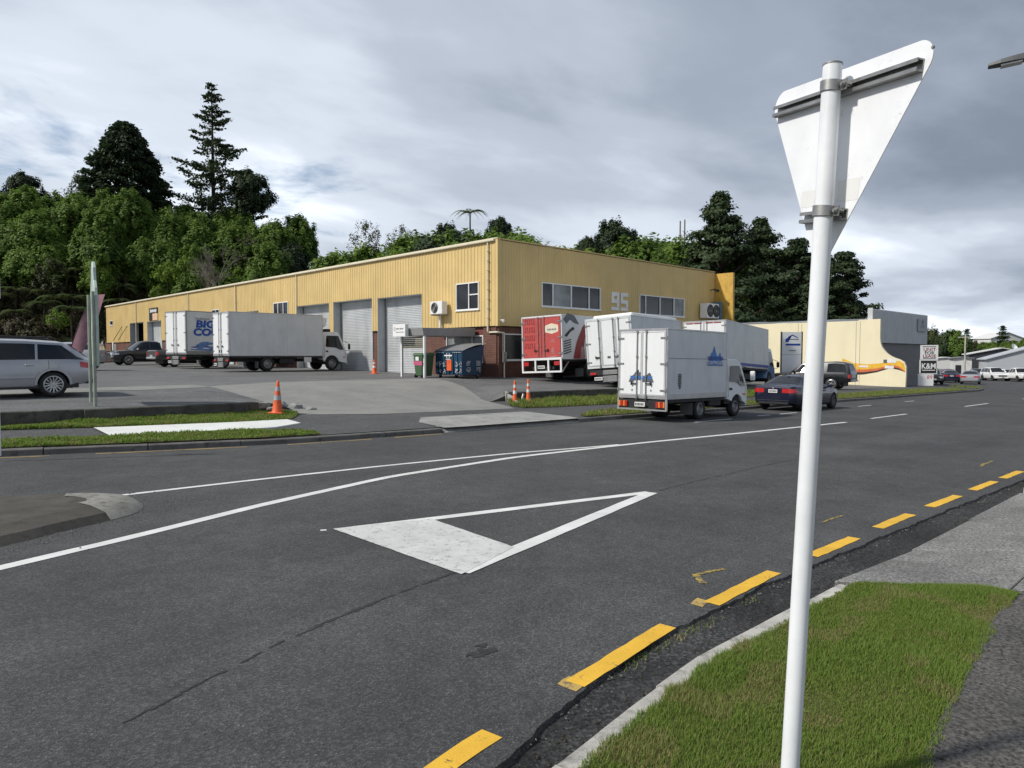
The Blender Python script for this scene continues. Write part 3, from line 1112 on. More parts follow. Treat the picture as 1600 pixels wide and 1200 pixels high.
# dirt and weeds in the gutter line
rg = random.Random(4)
blades('gutter_weeds', lambda r_: (lambda x: (x, Yl(x) - 0.06 + r_.gauss(0, 0.03)))(r_.choice((3.55, 3.7, 4.1, 4.35, 5.1, 3.9)) + r_.gauss(0, 0.12)), 260, 0.018, 0.003, 'small weeds along the ragged asphalt edge in the gutter', 21, lambda x, y: zr(x) - 0.03)

# loose grit along the island, kerb and gutter
def grit(name, label, fn, n, seed, mat):
    rg_ = random.Random(seed)
    mg = MB()
    for _ in range(n):
        x, y, z = fn(rg_)
        r_ = rg_.choice((.004, .006, .008, .011))
        vs_ = [(x + r_ * rg_.uniform(.6, 1.2) * math.cos(a), y + r_ * rg_.uniform(.6, 1.2) * math.sin(a), z) for a in (0, 1.6, 3.1, 4.7)]
        mg.add(vs_ + [(x + rg_.uniform(-.2, .2) * r_, y, z + r_ * rg_.uniform(.7, 1.2))], [(0, 1, 4), (1, 2, 4), (2, 3, 4), (3, 0, 4)])
    return tag(mg.build(name, mat), label, 'grit', kind='stuff')


M['grit'] = simple('loose_grit', (.16, .155, .14), .9, var=.5, scale=30)
M['debris'] = simple('leaf_debris', (.05, .038, .024), .9, var=.5, scale=30)


def near_island(r_):
    i_ = r_.randrange(6, len(outer) - 6)
    x, y = outer[i_]
    return x + r_.gauss(.12, .16), y + r_.gauss(0, .2), zr(x) + .001


grit('loose_grit', 'loose grit scattered round the traffic island', near_island, 1500, 3, 'grit')
grit('loose_grit', 'grit drifting down the wedge between the two white lines', lambda r_: (lambda x: (x, 9.35 + (x - 3) * .03 + r_.gauss(0, .16), zr(x) + .001))(r_.uniform(2.9, 8)), 900, 4, 'grit')
grit('gutter_debris', 'dark leaf litter and grit in the near gutter', lambda r_: (lambda x: (x, Yn(x) + .02 + abs(r_.gauss(0, .18)), zr(x) - .042))(r_.uniform(1.6, 14)), 1100, 5, 'debris')
grit('gutter_debris', 'pale grit along the ragged asphalt edge', lambda r_: (lambda x: (x, Yl(x) - .03 + r_.gauss(0, .05), zr(x) - .022))(r_.uniform(1.6, 14)), 350, 6, 'grit')

# ================================================================ yellow warehouse
BX, BY = 23.13, 24.93
t = NT('yellow_cladding')
g0 = t.ramp(t.noise(0.7, 5, 0.6, obj=False), [(0.3, 0.90), (0.7, 1.06)])
st = t.ramp(t.noise(2.2, 6, 0.65, obj=False, stretch=(1, 1, 0.06)), [(0.45, 1.0), (0.75, 0.88)])
c_ = t.mix(1.0, t.mix(1.0, (0.67, 0.495, 0.215), g0, 'MULTIPLY'), st, 'MULTIPLY')
t.done(c_, 0.5, t.bump(t.noise(3, 2, obj=False), 0.05, 0.02), Specular_IOR_Level=0.35)
M['yellow'] = t.m
t = NT('sunlit_stained_yellow')
n_ = t.ramp(t.noise(2.5, 8, 0.75, obj=False, stretch=(1, 1, 0.6)), [(0.45, 0.0), (0.7, 1.0)])
c_ = t.mix(t.math('MULTIPLY', n_, 0.6), (0.60, 0.37, 0.07), (0.16, 0.075, 0.02))  # deeper orange base puts sunlight into the yellow; rust and black stains over it
t.done(c_, 0.55)
M['yellow_sunlit_stained'] = t.m
M['shutter'] = simple('roller_shutter_grey', (0.62, 0.64, 0.65), 0.42, 0.25, var=0.14, scale=0.8, dirt=0.25)
M['reveal'] = simple('grey_door_reveal', (0.48, 0.50, 0.51), 0.5, var=0.1, dirt=0.2)
M['dark'] = simple('shade_black', (0.012, 0.012, 0.012), 0.9)  # near-black stands in for shade: unlit interiors, doorways, under the overhang

wh = thing('warehouse', 'long yellow ribbed metal warehouse over red brick base numbered 95', 'warehouse', (BX, BY, 0.72))
ZB, ZT = 3.21, 7.30
ZTOP = 7.36
YEND = 90.5
XEND = 42.92


def ribbed(plane, a0, a1, z0, z1, openings, at, out, pitch=0.25, depth=0.03):
    """ribbed sheet: a runs along the wall, out is the outward sign; openings (a0,a1,z0,z1)"""
    br = []
    a = a0
    while a < a1:
        br += [(a, 0), (a + pitch * .66, 0), (a + pitch * .72, depth), (a + pitch * .92, depth)]
        a += pitch
    br = [b for b in br if b[0] < a1] + [(a1, 0)]
    prof_x = [b[0] for b in br]
    prof_d = [b[1] for b in br]
    cutx = sorted(set([round(b[0], 4) for b in br] + [round(o[i], 4) for o in openings for i in (0, 1) if a0 < o[i] < a1]))
    m_ = MB()
    for i in range(len(cutx) - 1):
        xa, xb = cutx[i], cutx[i + 1]
        if xb - xa < 1e-4:
            continue
        mid = (xa + xb) / 2
        da, db = np.interp(xa + 1e-5, prof_x, prof_d), np.interp(xb - 1e-5, prof_x, prof_d)
        iv = [(z0, z1)]
        for o in openings:
            if o[0] <= mid <= o[1]:
                nv = []
                for p, q in iv:
                    if o[3] <= p or o[2] >= q:
                        nv.append((p, q))
                    else:
                        if o[2] > p: nv.append((p, o[2]))
                        if o[3] < q: nv.append((o[3], q))
                iv = nv
        for p, q in iv:
            if plane == 'x':
                A, B = at + out * da, at + out * db
                m_.quad((A, xa, p), (B, xb, p), (B, xb, q), (A, xa, q))
            else:
                A, B = at + out * da, at + out * db
                m_.quad((xa, A, p), (xb, B, p), (xb, B, q), (xa, A, q))
    return m_


FL = 0.55
doors = [(30.9, 35.18, 5.10, 1), (35.78, 40.16, 5.14, 1), (40.72, 45.07, 5.12, 1), (50.94, 54.6, 5.1, 1), (55.6, 59.6, 5.1, 1), (64.0, 68.2, 5.1, 1), (72.1, 76.22, 5.12, 1), (77.41, 81.8, 5.15, 0)]
wins = [(26.26, 28.02, 4.05, 5.41), (46.21, 48.46, 4.1, 5.52), (58.16, 59.75, 4.3, 5.55), (69.6, 70.6, 4.55, 5.75), (87.8, 89.0, 5.14, 5.66)]
op = [(d[0], d[1], FL, d[2]) for d in doors] + list(wins)
for k, (a, b) in enumerate(((BY, 44.9), (44.91, 64.86), (64.87, YEND))):
    ribbed('x', a, b, ZB, ZT, op, BX, -1, .25, .022).build('cladding_sheet', 'yellow', wh, absolute=True)
fwin = [(26.14, 30.85, 4.27, 5.50), (34.46, 39.24, 4.20, 5.37)]
for a, b in ((BX, 33.0), (33.005, XEND)):
    ribbed('y', a, b, ZB if a < 30 else 2.9, ZT - 0.02, fwin, BY, -1, 0.19, 0.014).build('cladding_sheet', 'yellow', wh, absolute=True)
# corner flashing, gutter, capping, soffit
MB().box(BX - .035, BX + .14, BY - .035, BY + .14, ZB - .02, ZT + .02).build('corner_flashing', 'yellow', wh, absolute=True, bevel=0.006)
mb = MB()
mb.prism([(BX - .15, ZT - .03), (BX - .13, ZT - .06), (BX - .045, ZT - .06), (BX - .045, ZT + .05), (BX - .15, ZT + .04)], 'y', BY + .15, YEND)
mb.build('gutter', 'cream', wh, absolute=True, fixn=True)
MB().box(BX - .05, BX + .06, BY - .05, YEND, ZT + .055, ZT + .10).build('ridge_capping', 'cream', wh, absolute=True)
MB().box(BX - .05, XEND, BY - .05, BY + .08, ZT + .022, ZT + .075).build('parapet_capping', 'yellow', wh, absolute=True)
MB().box(BX + .01, XEND, BY + .09, YEND, ZT + .0, ZT + .02).build('roof', 'galv', wh, absolute=True)  # roof out of view, added to cast shadows
MB().box(BX + .5, XEND, YEND - .2, YEND, 0.3, ZT - .02).box(XEND - .15, XEND, BY + .1, YEND - .21, -0.5, ZT - .02).build('rear_wall', 'yellow', wh, absolute=True)  # back walls out of view, added to cast shadows
MB().box(BX + .31, XEND - .16, BY + .03, BY + .3, ZB - .03, ZB).build('soffit', 'dark', wh, absolute=True)  # shade under the overhang put into the colour as a near-black soffit
# brick base along the yard wall: piers between the doors
segs = [(BY + .05, 30.9)]
for i in range(len(doors)):
    a = doors[i][1]
    b = doors[i + 1][0] if i + 1 < len(doors) else YEND - .25
    segs.append((a, b))
bwx = BX + 0.10
lw = (26.1, 29.0, 1.45, 2.78)    # ground floor window in the yard wall
for i, (a, b) in enumerate(segs):
    m_ = MB()
    if i == 0:
        m_.box(bwx, bwx + .25, a, lw[0], 0.3, ZB - .035).box(bwx, bwx + .25, lw[1], b, 0.3, ZB - .035)
        m_.box(bwx + .05, bwx + .25, lw[0] + .001, lw[1] - .001, 0.3, lw[2]).box(bwx + .05, bwx + .25, lw[0] + .001, lw[1] - .001, lw[3] + .0, ZB - .035)
    else:
        m_.box(bwx, bwx + .25, a, b, 0.3, ZB - .035)
    m_.build('brick_pier', 'brick', wh, absolute=True)
    MB().box(BX - .0, BX + .3, a + .002, b - .002, ZB - .03, ZB).build('soffit', 'dark', wh, absolute=True)  # near-black here too, for the shade below the cladding edge
MB().box(bwx + .02, bwx + .05, lw[0], lw[1], lw[3], ZB - .05).build('weatherboard', simple('red_weatherboard', (0.16, 0.05, 0.04), 0.6, var=0.2), wh, absolute=True)
# brick base under the front
fw = (23.5, 25.6, 1.55, 2.85)
m_ = MB()
by2 = BY + .10
m_.box(bwx + .26, fw[0], by2, by2 + .25, 0.0, ZB - .035).box(fw[1], XEND - .2, by2, by2 + .25, -1.0, ZB - .035)
m_.box(fw[0] + .001, fw[1] - .001, by2 + .02, by2 + .25, 0, fw[2]).box(fw[0] + .001, fw[1] - .001, by2 + .02, by2 + .25, fw[3], ZB - .035)
m_.build('brick_wall', 'brick', wh, absolute=True)
m_ = MB().box(bwx - .06, bwx - .001, BY + .15, 26.0, 0.3, ZB - .04)
m_.build('brick_pier', 'brick', wh, absolute=True)


def window(root, plane, at, out, a0, a1, z0, z1, mull, trans=(), gl='winglass', fw_=0.055, split=None):
    """aluminium window: frame, each pane an object, sill"""
    def B(m_, a, b, p, q, d0, d1):
        if plane == 'x':
            m_.box(at + out * d0, at + out * d1, a, b, p, q)
        else:
            m_.box(a, b, at + out * d0, at + out * d1, p, q)
    w = bpy.data.objects.new('window', None)
    fr = MB()
    B(fr, a0, a1, z0, z0 + fw_, -.06, .045)
    B(fr, a0, a1, z1 - fw_, z1, -.06, .045)
    edges = [a0] + list(mull) + [a1]
    for i, e in enumerate(edges):
        lo = e if i == 0 else (e - fw_ if i == len(edges) - 1 else e - fw_ / 2)
        B(fr, lo, lo + fw_, z0 + fw_ + .0005, z1 - fw_ - .0005, -.06, .043)
    if split:
        s0, s1, zc_ = split
        B(fr, s0 + fw_ / 2 + .001, s1 - fw_ - .001, zc_ - fw_ / 2, zc_ + fw_ / 2, -.06, .041)
    f_ = fr.build('window', 'white', root, absolute=True, fixn=True)
    L = root.location
    for i in range(len(edges) - 1):
        pn = MB()
        g_ = gl[i] if isinstance(gl, (list, tuple)) else gl
        B(pn, edges[i] + .01, edges[i + 1] - .01, z0 + .02, z1 - .02, -.03, -.02)
        pn.v = [(p[0] - L.x, p[1] - L.y, p[2] - L.z) for p in pn.v]
        link('pane', pn.mesh('pane', g_), f_)
    si = MB()
    B(si, a0 - .04, a1 + .04, z0 - .04, z0 - .001, -.06, .08)
    si.v = [(p[0] - L.x, p[1] - L.y, p[2] - L.z) for p in si.v]
    link('sill', si.mesh('sill', 'white'), f_)
    bpy.data.objects.remove(w, do_unlink=True)
    return f_


window(wh, 'x', BX, -1, *wins[0], [27.02], split=(26.26, 27.02, 4.80))
window(wh, 'x', BX, -1, *wins[1], [46.95, 47.75])
window(wh, 'x', BX, -1, *wins[2], [58.9])
window(wh, 'x', BX, -1, *wins[3], [])
window(wh, 'x', BX, -1, *wins[4], [])
window(wh, 'y', BY, -1, 26.14, 30.85, 4.27, 5.50, [26.97, 28.41, 29.86], gl=['winglass', 'blindglass', 'winglass', 'winglass'])
window(wh, 'y', BY, -1, 34.46, 39.24, 4.20, 5.37, [35.07, 36.56, 38.06], gl=['winglass', 'winglass', 'winglass', 'blindglass'])
window(wh, 'x', bwx + .05, -1, lw[0], lw[1], lw[2], lw[3], [26.95], gl='blindglass')
window(wh, 'y', by2 + .02, -1, fw[0], fw[1], fw[2], fw[3], [24.9], gl='glass')

# roller doors set back in their reveals
for i, (a, b, zt_, shut) in enumerate(doors):
    dep = 0.53
    r = MB()
    r.box(BX - .01, BX + dep + .3, b - .02, b + .001, FL, zt_ - .002)
    r.box(BX + .03, BX + dep + .3, a - .001, a + .02, FL, zt_ - .002)
    r.box(BX + .02, BX + dep + .3, a + .021, b - .021, zt_ - .03, zt_ - .001)
    if shut:
        rows = []
        z = FL
        while z < zt_ - .05:
            rows += [(z, 0), (z + .055, .022), (z + .075, .022), (z + .085, 0)]
            z += .095
        sm = MB()
        sm.grid([[(BX + dep - d, a + .03, zz_), (BX + dep - d, b - .03, zz_)] for zz_, d in rows])
        d_ = r.build('door_reveal', 'reveal', wh, absolute=True)
        sm.v = [(p[0] - BX, p[1] - BY, p[2] - .72) for p in sm.v]
        link('shutter_curtain', sm.mesh('shutter_curtain', 'shutter'), d_)
        for g0_, g1_ in ((a + .022, a + .10), (b - .10, b - .022)):
            gm = MB().box(BX + dep - .05, BX + dep + .03, g0_, g1_, FL, zt_ - .04)
            gm.v = [(p[0] - BX, p[1] - BY, p[2] - .72) for p in gm.v]
            link('guide_rail', gm.mesh('guide_rail', 'galv'), d_)
    else:
        d_ = r.build('door_reveal', 'reveal', wh, absolute=True)
        sm = MB().box(BX + 4, BX + 4.05, a - 2, b + 2, FL, zt_ + .5)
        sm.v = [(p[0] - BX, p[1] - BY, p[2] - .72) for p in sm.v]
        link('dim_interior', sm.mesh('dim_interior', 'dark'), d_)
        sm = MB().box(BX + .9, BX + 4, a - .3, a - .25, FL, zt_ + .3).box(BX + .9, BX + 4, b + .25, b + .3, FL, zt_ + .3).box(BX + .9, BX + 4, a - .25, b + .25, zt_ + .25, zt_ + .3)
        sm.v = [(p[0] - BX, p[1] - BY, p[2] - .72) for p in sm.v]
        link('dim_interior', sm.mesh('dim_interior', 'dark'), d_)
# downpipes
for i, y in enumerate((25.55, 44.91, 54.84, 64.87, 79.51)):
    m_ = MB()
    r_ = .045
    if i == 0:
        m_.tube([(BX - .08, y, ZT - .1), (BX - .08, y, 2.95), (BX - .02, y, 2.9), (BX - .02, BY - .02, 2.9), (BX + .05, BY - .06, 2.88)], r_, 10)
        m_.tube([(BX + .05, BY - .06, 2.88), (BX + .40, BY - .03, 2.88), (BX + .40, BY - .03, 0.55)], r_ * .8, 8)
        for z in frange(3.6, 6.8, .45):
            m_.box(BX - .15, BX, y - .06, y + .06, z, z + .03)
    else:
        m_.tube([(BX - .08, y, ZT - .1), (BX - .08, y, ZB)], r_, 8)
        m_.tube([(BX - .08, y, ZB), (BX - .02, y, 0.75)], r_, 8)
    m_.build('downpipe', 'cream', wh, absolute=True, smooth=40)
MB().box(BX + .28, BX + .52, BY - .10, BY - .0, 1.45, 1.95).build('meter_box', 'galv', wh, absolute=True, bevel=.01)
# end wing wall
wg = MB().box(42.94, 43.15, 23.6, BY + .05, -.8, 7.22)
wg.build('wing_wall', 'yellow_sunlit_stained', wh, absolute=True)
# number 95: blocky strokes
for txt, xc in (('9', 32.15), ('5', 32.98)):
    x0, x1, z0, z1, s_ = xc - .34, xc + .34, 4.33, 5.35, .21
    m_ = MB()
    y0, y1 = BY - .05, BY - .016
    zm = (z0 + z1) / 2
    m_.box(x0, x1, y0, y1, z1 - s_, z1)
    m_.box(x0, x0 + s_, y0, y1, zm + s_ / 2, z1 - s_)
    m_.box(x0, x1, y0, y1, zm - s_ / 2, zm + s_ / 2)
    if txt == '9':
        m_.box(x1 - s_, x1, y0, y1, zm + s_ / 2, z1 - s_)
        m_.box(x1 - s_, x1, y0, y1, z0 + s_, zm - s_ / 2)
    else:
        m_.box(x1 - s_, x1, y0, y1, z0 + s_, zm - s_ / 2)
    m_.box(x0, x1, y0, y1, z0, z0 + s_ * .9)
    m_.build('number_digit', simple('number_' + txt, (0.84, 0.84, 0.82), 0.6, dirt=.1), wh, absolute=True)
# small projecting security camera on the front, hooks at the far end
MB().cyl((BX + .12, BY - .30, 3.45), (BX - .05, BY - .42, 3.40), .05, .055, 10).box(BX + .1, BX + .14, BY - .3, BY - .036, 3.46, 3.50).build('security_camera', 'white', wh, absolute=True)
MB().cyl((42.3, BY - .03, 6.1), (42.3, BY - .5, 6.15), .03, .03, 8).cyl((42.3, BY - .4, 6.1), (42.05, BY - .75, 6.0), .09, .1, 10).build('floodlight', 'black', wh, absolute=True)
MB().tube([(BX - .02, 84.5, 4.9), (BX - .5, 86.0, 3.4)], .03, 6).tube([(BX - .02, 82.7, 4.9), (BX - .5, 84.2, 3.4)], .03, 6).build('stay_rod', 'steel_dark', wh, absolute=True)

# signs on the wall
sg = thing('wall_sign', 'small black and white sign over the far roller door', 'sign', (BX - .05, 74.15, 6.4))
MB().box(-.03, .03, -1.22, 1.22, -.55, 0).build('panel', 'black', sg)
MB().box(-.03, .03, .2, 1.22, -1.2, -.551).build('panel', 'black', sg)
MB().box(-.03, .03, -1.22, .19, -1.2, -.551).build('panel', simple('peach_panel', (0.72, 0.48, 0.30), 0.5), sg)
m_ = MB()
for k, (y, w_, h_) in enumerate(((.78, .2, .34), (.48, .22, .28), (.18, .24, .26), (-.12, .2, .30), (-.42, .22, .26), (-.72, .2, .38), (-.98, .12, .2))):
    m_.box(-.036, -.031, y - w_ / 2, y + w_ / 2, -.28 - h_ / 2, -.28 + h_ / 2 - .03 * (k % 2))
m_.build('white_script', 'white', sg, bevel=.03)


# ---- air conditioner on the yard wall
def ac_unit(name, label, loc, face, wdt, hgt, dep, fans=1):
    r = thing(name, label, 'air conditioner', loc)
    u = Vector(face)
    s_ = Vector((-u.y, u.x, 0))
    r.rotation_euler = (0, 0, math.atan2(u.y, u.x))
    MB().box(0.12, .12 + dep, -wdt / 2, wdt / 2, 0, hgt).build('casing', 'white', r, bevel=.02)
    for i in range(fans):
        yy = -wdt * .12 if fans == 1 else -wdt * .25 + i * wdt * .5
        g_ = MB()
        g_.lathe([(.0, .13 + dep + .012), (.06, .13 + dep + .012)], 14, axis='x', o=(0, yy, hgt / 2))
        for rad in (.10, .16, .22, .27):
            if rad < hgt / 2:
                g_.lathe([(rad - .008, .135 + dep), (rad, .142 + dep), (rad + .008, .135 + dep)], 22, axis='x', o=(0, yy, hgt / 2))
        fo = MB().lathe([(0, .125 + dep), (hgt * .43, .125 + dep)], 24, axis='x', o=(0, yy, hgt / 2)).build('fan', 'black', r)
        link('fan_grille', g_.mesh('fan_grille', 'galv'), fo)
    MB().box(0, .12 + dep, -wdt / 2 + .1, -wdt / 2 + .15, -.05, -.002).box(0, .12 + dep, wdt / 2 - .15, wdt / 2 - .1, -.05, -.002).build('bracket', 'galv', r)
    return r


a1 = ac_unit('air_conditioner', 'white air conditioner on the yellow wall beside the upper window', (BX - .03, 29.05, 3.9), (-1, 0, 0), 1.0, .66, .36)
MB().tube([(.12, -.1, -.05), (.12, -.1, -1.0), (.05, -.1, -1.05)], .06, 8).build('drain_pipe', 'white', a1, smooth=40)
a2 = ac_unit('air_conditioner', 'twin fan condenser high on the yellow front near the wing wall', (41.6, BY - .03, 4.2), (0, -1, 0), 1.45, .95, .55, 2)
MB().box(.1, .75, .74, 1.0, -.05, 1.1).build('blue_side_panel', simple('faded_blue', (0.08, 0.16, 0.22), .5), a2, bevel=.01)

# ---- entrance canopy with lightbox sign and posts
M['olive_slat'] = simple('olive_slat', (0.13, 0.115, 0.07), .6)
cn = thing('entrance_canopy', 'flat grey entrance canopy on two white posts beside the bins', 'canopy', (21.3, 27.6, .74))
MB().hexa([(-1.35, -1.05, 1.97), (1.8, -1.05, 1.97), (1.8, .9, 1.97), (-1.35, .9, 1.97), (-1.45, -1.1, 2.33), (1.8, -1.1, 2.38), (1.8, .95, 2.38), (-1.45, .95, 2.33)]).build('roof', simple('canopy_grey', (0.30, 0.30, 0.30), .5), cn, bevel=.01)
for y in (-.98, .82):
    MB().box(-1.3, -1.2, y - .05, y + .05, 0, 1.969).build('post', 'white', cn)
for k in range(6):
    MB().box(-1.24, -1.20, -.92, .76, 1.40 + k * .09, 1.475 + k * .09).build('screen_slat', M['olive_slat'], cn)
bs = thing('signboard', 'white lightbox sign standing on the canopy edge', 'sign', (19.72, 28.05, 2.68))
bs.scale = (1, .82, .60)
MB().box(-.1, .1, -.62, .62, 0.0, .98).build('panel', 'white', bs, bevel=.01)
m_ = MB()
for k, (y, w_) in enumerate(((.22, .05), (.13, .07), (.05, .05), (-.1, .06), (-.2, .08), (-.3, .05), (-.4, .07))):
    m_.box(-.104, -.101, y - w_ / 2, y + w_ / 2, .56 + .015 * (k % 2), .68)
m_.build('small_print', 'grey_decal', bs)
MB().box(-.103, -.101, -.5, .3, .33, .37).build('underline', 'ink', bs)
mb = MB()
for k in range(5):
    a = k * 1.257
    mb.box(-.104, -.101, .42 + .08 * math.cos(a) - .03, .42 + .08 * math.cos(a) + .03, .6 + .12 * math.sin(a) - .03, .6 + .12 * math.sin(a) + .03)
mb.build('emblem', 'grey_decal', bs)

# ================================================================ vehicles
WHEELS = {}


def wheel_meshes(key, r, w, rim, spokes, kind='alloy'):
    if key in WHEELS:
        return WHEELS[key]
    ty = MB()
    rr = r * (0.70 if kind == 'alloy' else 0.60)
    ty.lathe([(rr, -w / 2 + .015), (rr + .02, -w / 2), (r - .035, -w / 2 + .002), (r - .008, -w / 2 + .025), (r, -w / 4), (r, w / 4), (r - .008, w / 2 - .025), (r - .035, w / 2 - .002), (rr + .02, w / 2), (rr, w / 2 - .015)], 30, axis='y')
    tm = ty.mesh('wheel', 'rubber', smooth=50)
    rm = MB()
    # outer face towards -y
    rm.lathe([(rr + .002, -w / 2 + .012), (rr - .02, -w / 2 + .004), (rr - .035, -w / 2 + .03), (rr - .04, w / 2 - .02)], 30, 0, axis='y')
    rm.lathe([(rr - .038, w * .05), (0.0, w * .05)], 24, 1, axis='y')
    if kind == 'alloy':
        rm.lathe([(.0, -w / 2 + .01), (.05, -w / 2 + .012), (.07, -w / 2 + .04), (.07, 0)], 16, 0, axis='y')
        for i in range(spokes):
            a = 2 * math.pi * i / spokes
            ca, sa = math.cos(a), math.sin(a)
            for side in ((-1, 1) if spokes <= 7 else (0,)):
                hw_ = .016 if spokes <= 7 else .02
                off0, off1 = side * .015, side * .05 * (r / .33)
                p = []
                for (q, o, d) in ((.055, off0, -w / 2 + .02), (rr - .02, off1, -w / 2 + .012)):
                    for s_ in (-1, 1):
                        x, y = q, o + s_ * hw_
                        p.append((x * ca - y * sa, d, x * sa + y * ca))
                lo = [(x, d + .035, z) for x, d, z in p]
                rm.hexa([lo[0], lo[1], lo[3], lo[2], p[0], p[1], p[3], p[2]], 0)
    else:
        rm.lathe([(rr - .035, -w / 2 + .03), (rr * .72, w * .02 - .02), (rr * .5, -w * .20), (rr * .3, -w * .26), (0, -w * .26)], 24, 0, axis='y')
        for i in range(6):
            a = math.pi / 3 * i
            rm.cyl((math.cos(a) * rr * .42, -w * .27, math.sin(a) * rr * .42), (math.cos(a) * rr * .42, -w * .20, math.sin(a) * rr * .42), .016, n=8)
    rmm = rm.mesh('rim', [rim, 'black'], smooth=40, fixn=True)
    WHEELS[key] = (tm, rmm)
    return WHEELS[key]


def put_wheel(parent, key, x, y, z, r, w, rim, spokes=5, kind='alloy', steer=0.0):
    tm, rm = wheel_meshes(key, r, w, rim, spokes, kind)
    o = link('wheel', tm, parent, (x, y, z), (0, 0, (0 if y < 0 else math.pi) + steer))
    link('rim', rm, o)
    return o


class Car:
    """lofted body: stations along x (rear negative), half rings from sill to roof centre"""

    def __init__(s, sp):
        s.sp = sp
        L = sp['L']
        s.x0, s.x1 = -L / 2, L / 2
        s.ax = (sp['rear_axle'], sp['rear_axle'] + sp['wb'])

    def f(s, k, x):
        return interp(x, s.sp[k])

    def half(s, x, arch=True):
        sp = s.sp
        hw, zb, zt, zs, wt = s.f('hw', x), s.f('zb', x), s.f('zt', x), s.f('zs', x), s.f('wt', x)
        za = 0
        if arch:
            for a in s.ax:
                Ra = sp['r'] + .055
                d = abs(x - a)
                if d < Ra:
                    za = max(za, sp['r'] + math.sqrt(Ra * Ra - d * d))
        zt = max(zt, zb + .012)
        gl = min(1, max(0, (zt - zb - .02) / .15))
        e6 = max(zb + .006, zt - .055 * gl - .006)
        mid = zs + .42 * (zb - zs)
        pts = [(0, zs + .02), (hw * .93, zs), (hw * .985, zs + .10), (hw, mid), (hw * .992, zs + .78 * (zb - zs)), (hw * .955, zb), (wt, e6), (wt * .84, zt - .014 * gl - .002), (wt * .45, zt + .004), (0, zt + .008)]
        return [(y, max(z, min(za, zb - .03)) if 1 <= i <= 4 else z) for i, (y, z) in enumerate(pts)]

    def pt(s, x, i, fr, side, off=0.0):
        h = s.half(x, False)
        a, b = h[i], h[i + 1]
        y, z = a[0] + (b[0] - a[0]) * fr, a[1] + (b[1] - a[1]) * fr
        n = Vector((b[1] - a[1], -(b[0] - a[0])))
        n = n.normalized() if n.length > 1e-6 else Vector((0, 1))
        return (x, side * (y + n.x * off), z + n.y * off)

    def build(s, root, paint):
        sp = s.sp
        n = sp.get('n', 84)
        xs = set(frange(s.x0, s.x1, sp['L'] / n))
        for a in s.ax:
            Ra = sp['r'] + .055
            xs |= {a + Ra * math.cos(t_) for t_ in [math.pi * k / 16 for k in range(17)]}
        xs = sorted(xs)
        xs = [x for i, x in enumerate(xs) if i == 0 or x - xs[i - 1] > .004]
        mb = MB()
        rings = []
        for x in xs:
            h = s.half(x)
            rings.append([(x, -y, z) for y, z in h] + [(x, y, z) for y, z in h[::-1][1:]])
        nr = len(rings[0])
        vs = [p for r in rings for p in r]
        fs, ms = [], []
        for i in range(len(rings) - 1):
            for j in range(nr - 1):
                fs.append((i * nr + j, (i + 1) * nr + j, (i + 1) * nr + j + 1, i * nr + j + 1))
                low = j in (0, nr - 2)
                clad = sp.get('clad') and j in (1, nr - 3)
                ms.append(1 if low or clad else 0)
        b = len(mb.v)
        mb.v += vs
        mb.f += fs
        mb.m += ms
        mb.f.append(list(range(nr - 1, -1, -1)))
        mb.m.append(0)
        mb.f.append([(len(rings) - 1) * nr + j for j in range(nr)])
        mb.m.append(0)
        body = mb.build('body', [paint, 'black'], root, smooth=32, fixn=True)
        return body

    def side_glass(s, root, body, spans, lo=.10, hi=.90, mat='carglass'):
        for sd in (-1, 1):
            for (b0, b1, t0, t1) in spans:
                rows = []
                for k in range(4):
                    fr = lo + (hi - lo) * k / 3
                    q = k / 3
                    xa, xb = b0 + (t0 - b0) * q, b1 + (t1 - b1) * q
                    rows.append([s.pt(xa + (xb - xa) * j / 10, 5, fr, sd, .006) for j in range(11)])
                MB().grid(rows).build('side_window', mat, root, smooth=60, fixn=True)

    def cross_glass(s, root, name, xa, xb, mat='carglass', inset=.06):
        rows = []
        for k in range(7):
            x = xa + (xb - xa) * k / 6
            row = []
            for sd, seq in ((-1, ((6, .12), (7, 0), (7, .5), (8, 0), (8, .5))), (1, ((8, 1.0), (8, .5), (8, 0), (7, .5), (7, 0), (6, .12)))):
                for i, fr in seq:
                    row.append(s.pt(x, i, fr, sd, .007))
            rows.append(row)
        MB().grid(rows).build(name, mat, root, smooth=60, fixn=True)

    def side_y(s, x, z):
        h = s.half(x, False)
        for i in range(1, 6):
            if h[i][1] <= z <= h[i + 1][1] and h[i + 1][1] > h[i][1]:
                t_ = (z - h[i][1]) / (h[i + 1][1] - h[i][1])
                return h[i][0] + (h[i + 1][0] - h[i][0]) * t_
        return h[3][0]

    def corner_lamp(s, root, name, end, along, inward, z0, z1, mat, slope=0.0):
        """lamp wrapping round a corner: end -1 rear, 1 front"""
        xe = s.x0 if end < 0 else s.x1
        for sd in (-1, 1):
            base = []
            for k in range(5):
                x = xe - end * along * (1 - k / 4)
                base.append((x, k / 4 * .5))
            ye = s.side_y(xe, (z0 + z1) / 2)
            rows = []
            for q, z in ((0, z0), (.5, (z0 + z1) / 2), (1, z1)):
                row = []
                for x, _ in base:
                    zz_ = z + slope * (1 - abs(x - xe) / along) if along else z
                    row.append((x - end * 0, sd * (s.side_y(x, z) + .010), zz_))
                for t_ in (.33, .66, 1):
                    row.append((xe + end * .012, sd * (ye - inward * t_), z + slope))
                rows.append(row)
            MB().grid(rows).build(name, mat, root, smooth=50, fixn=True)

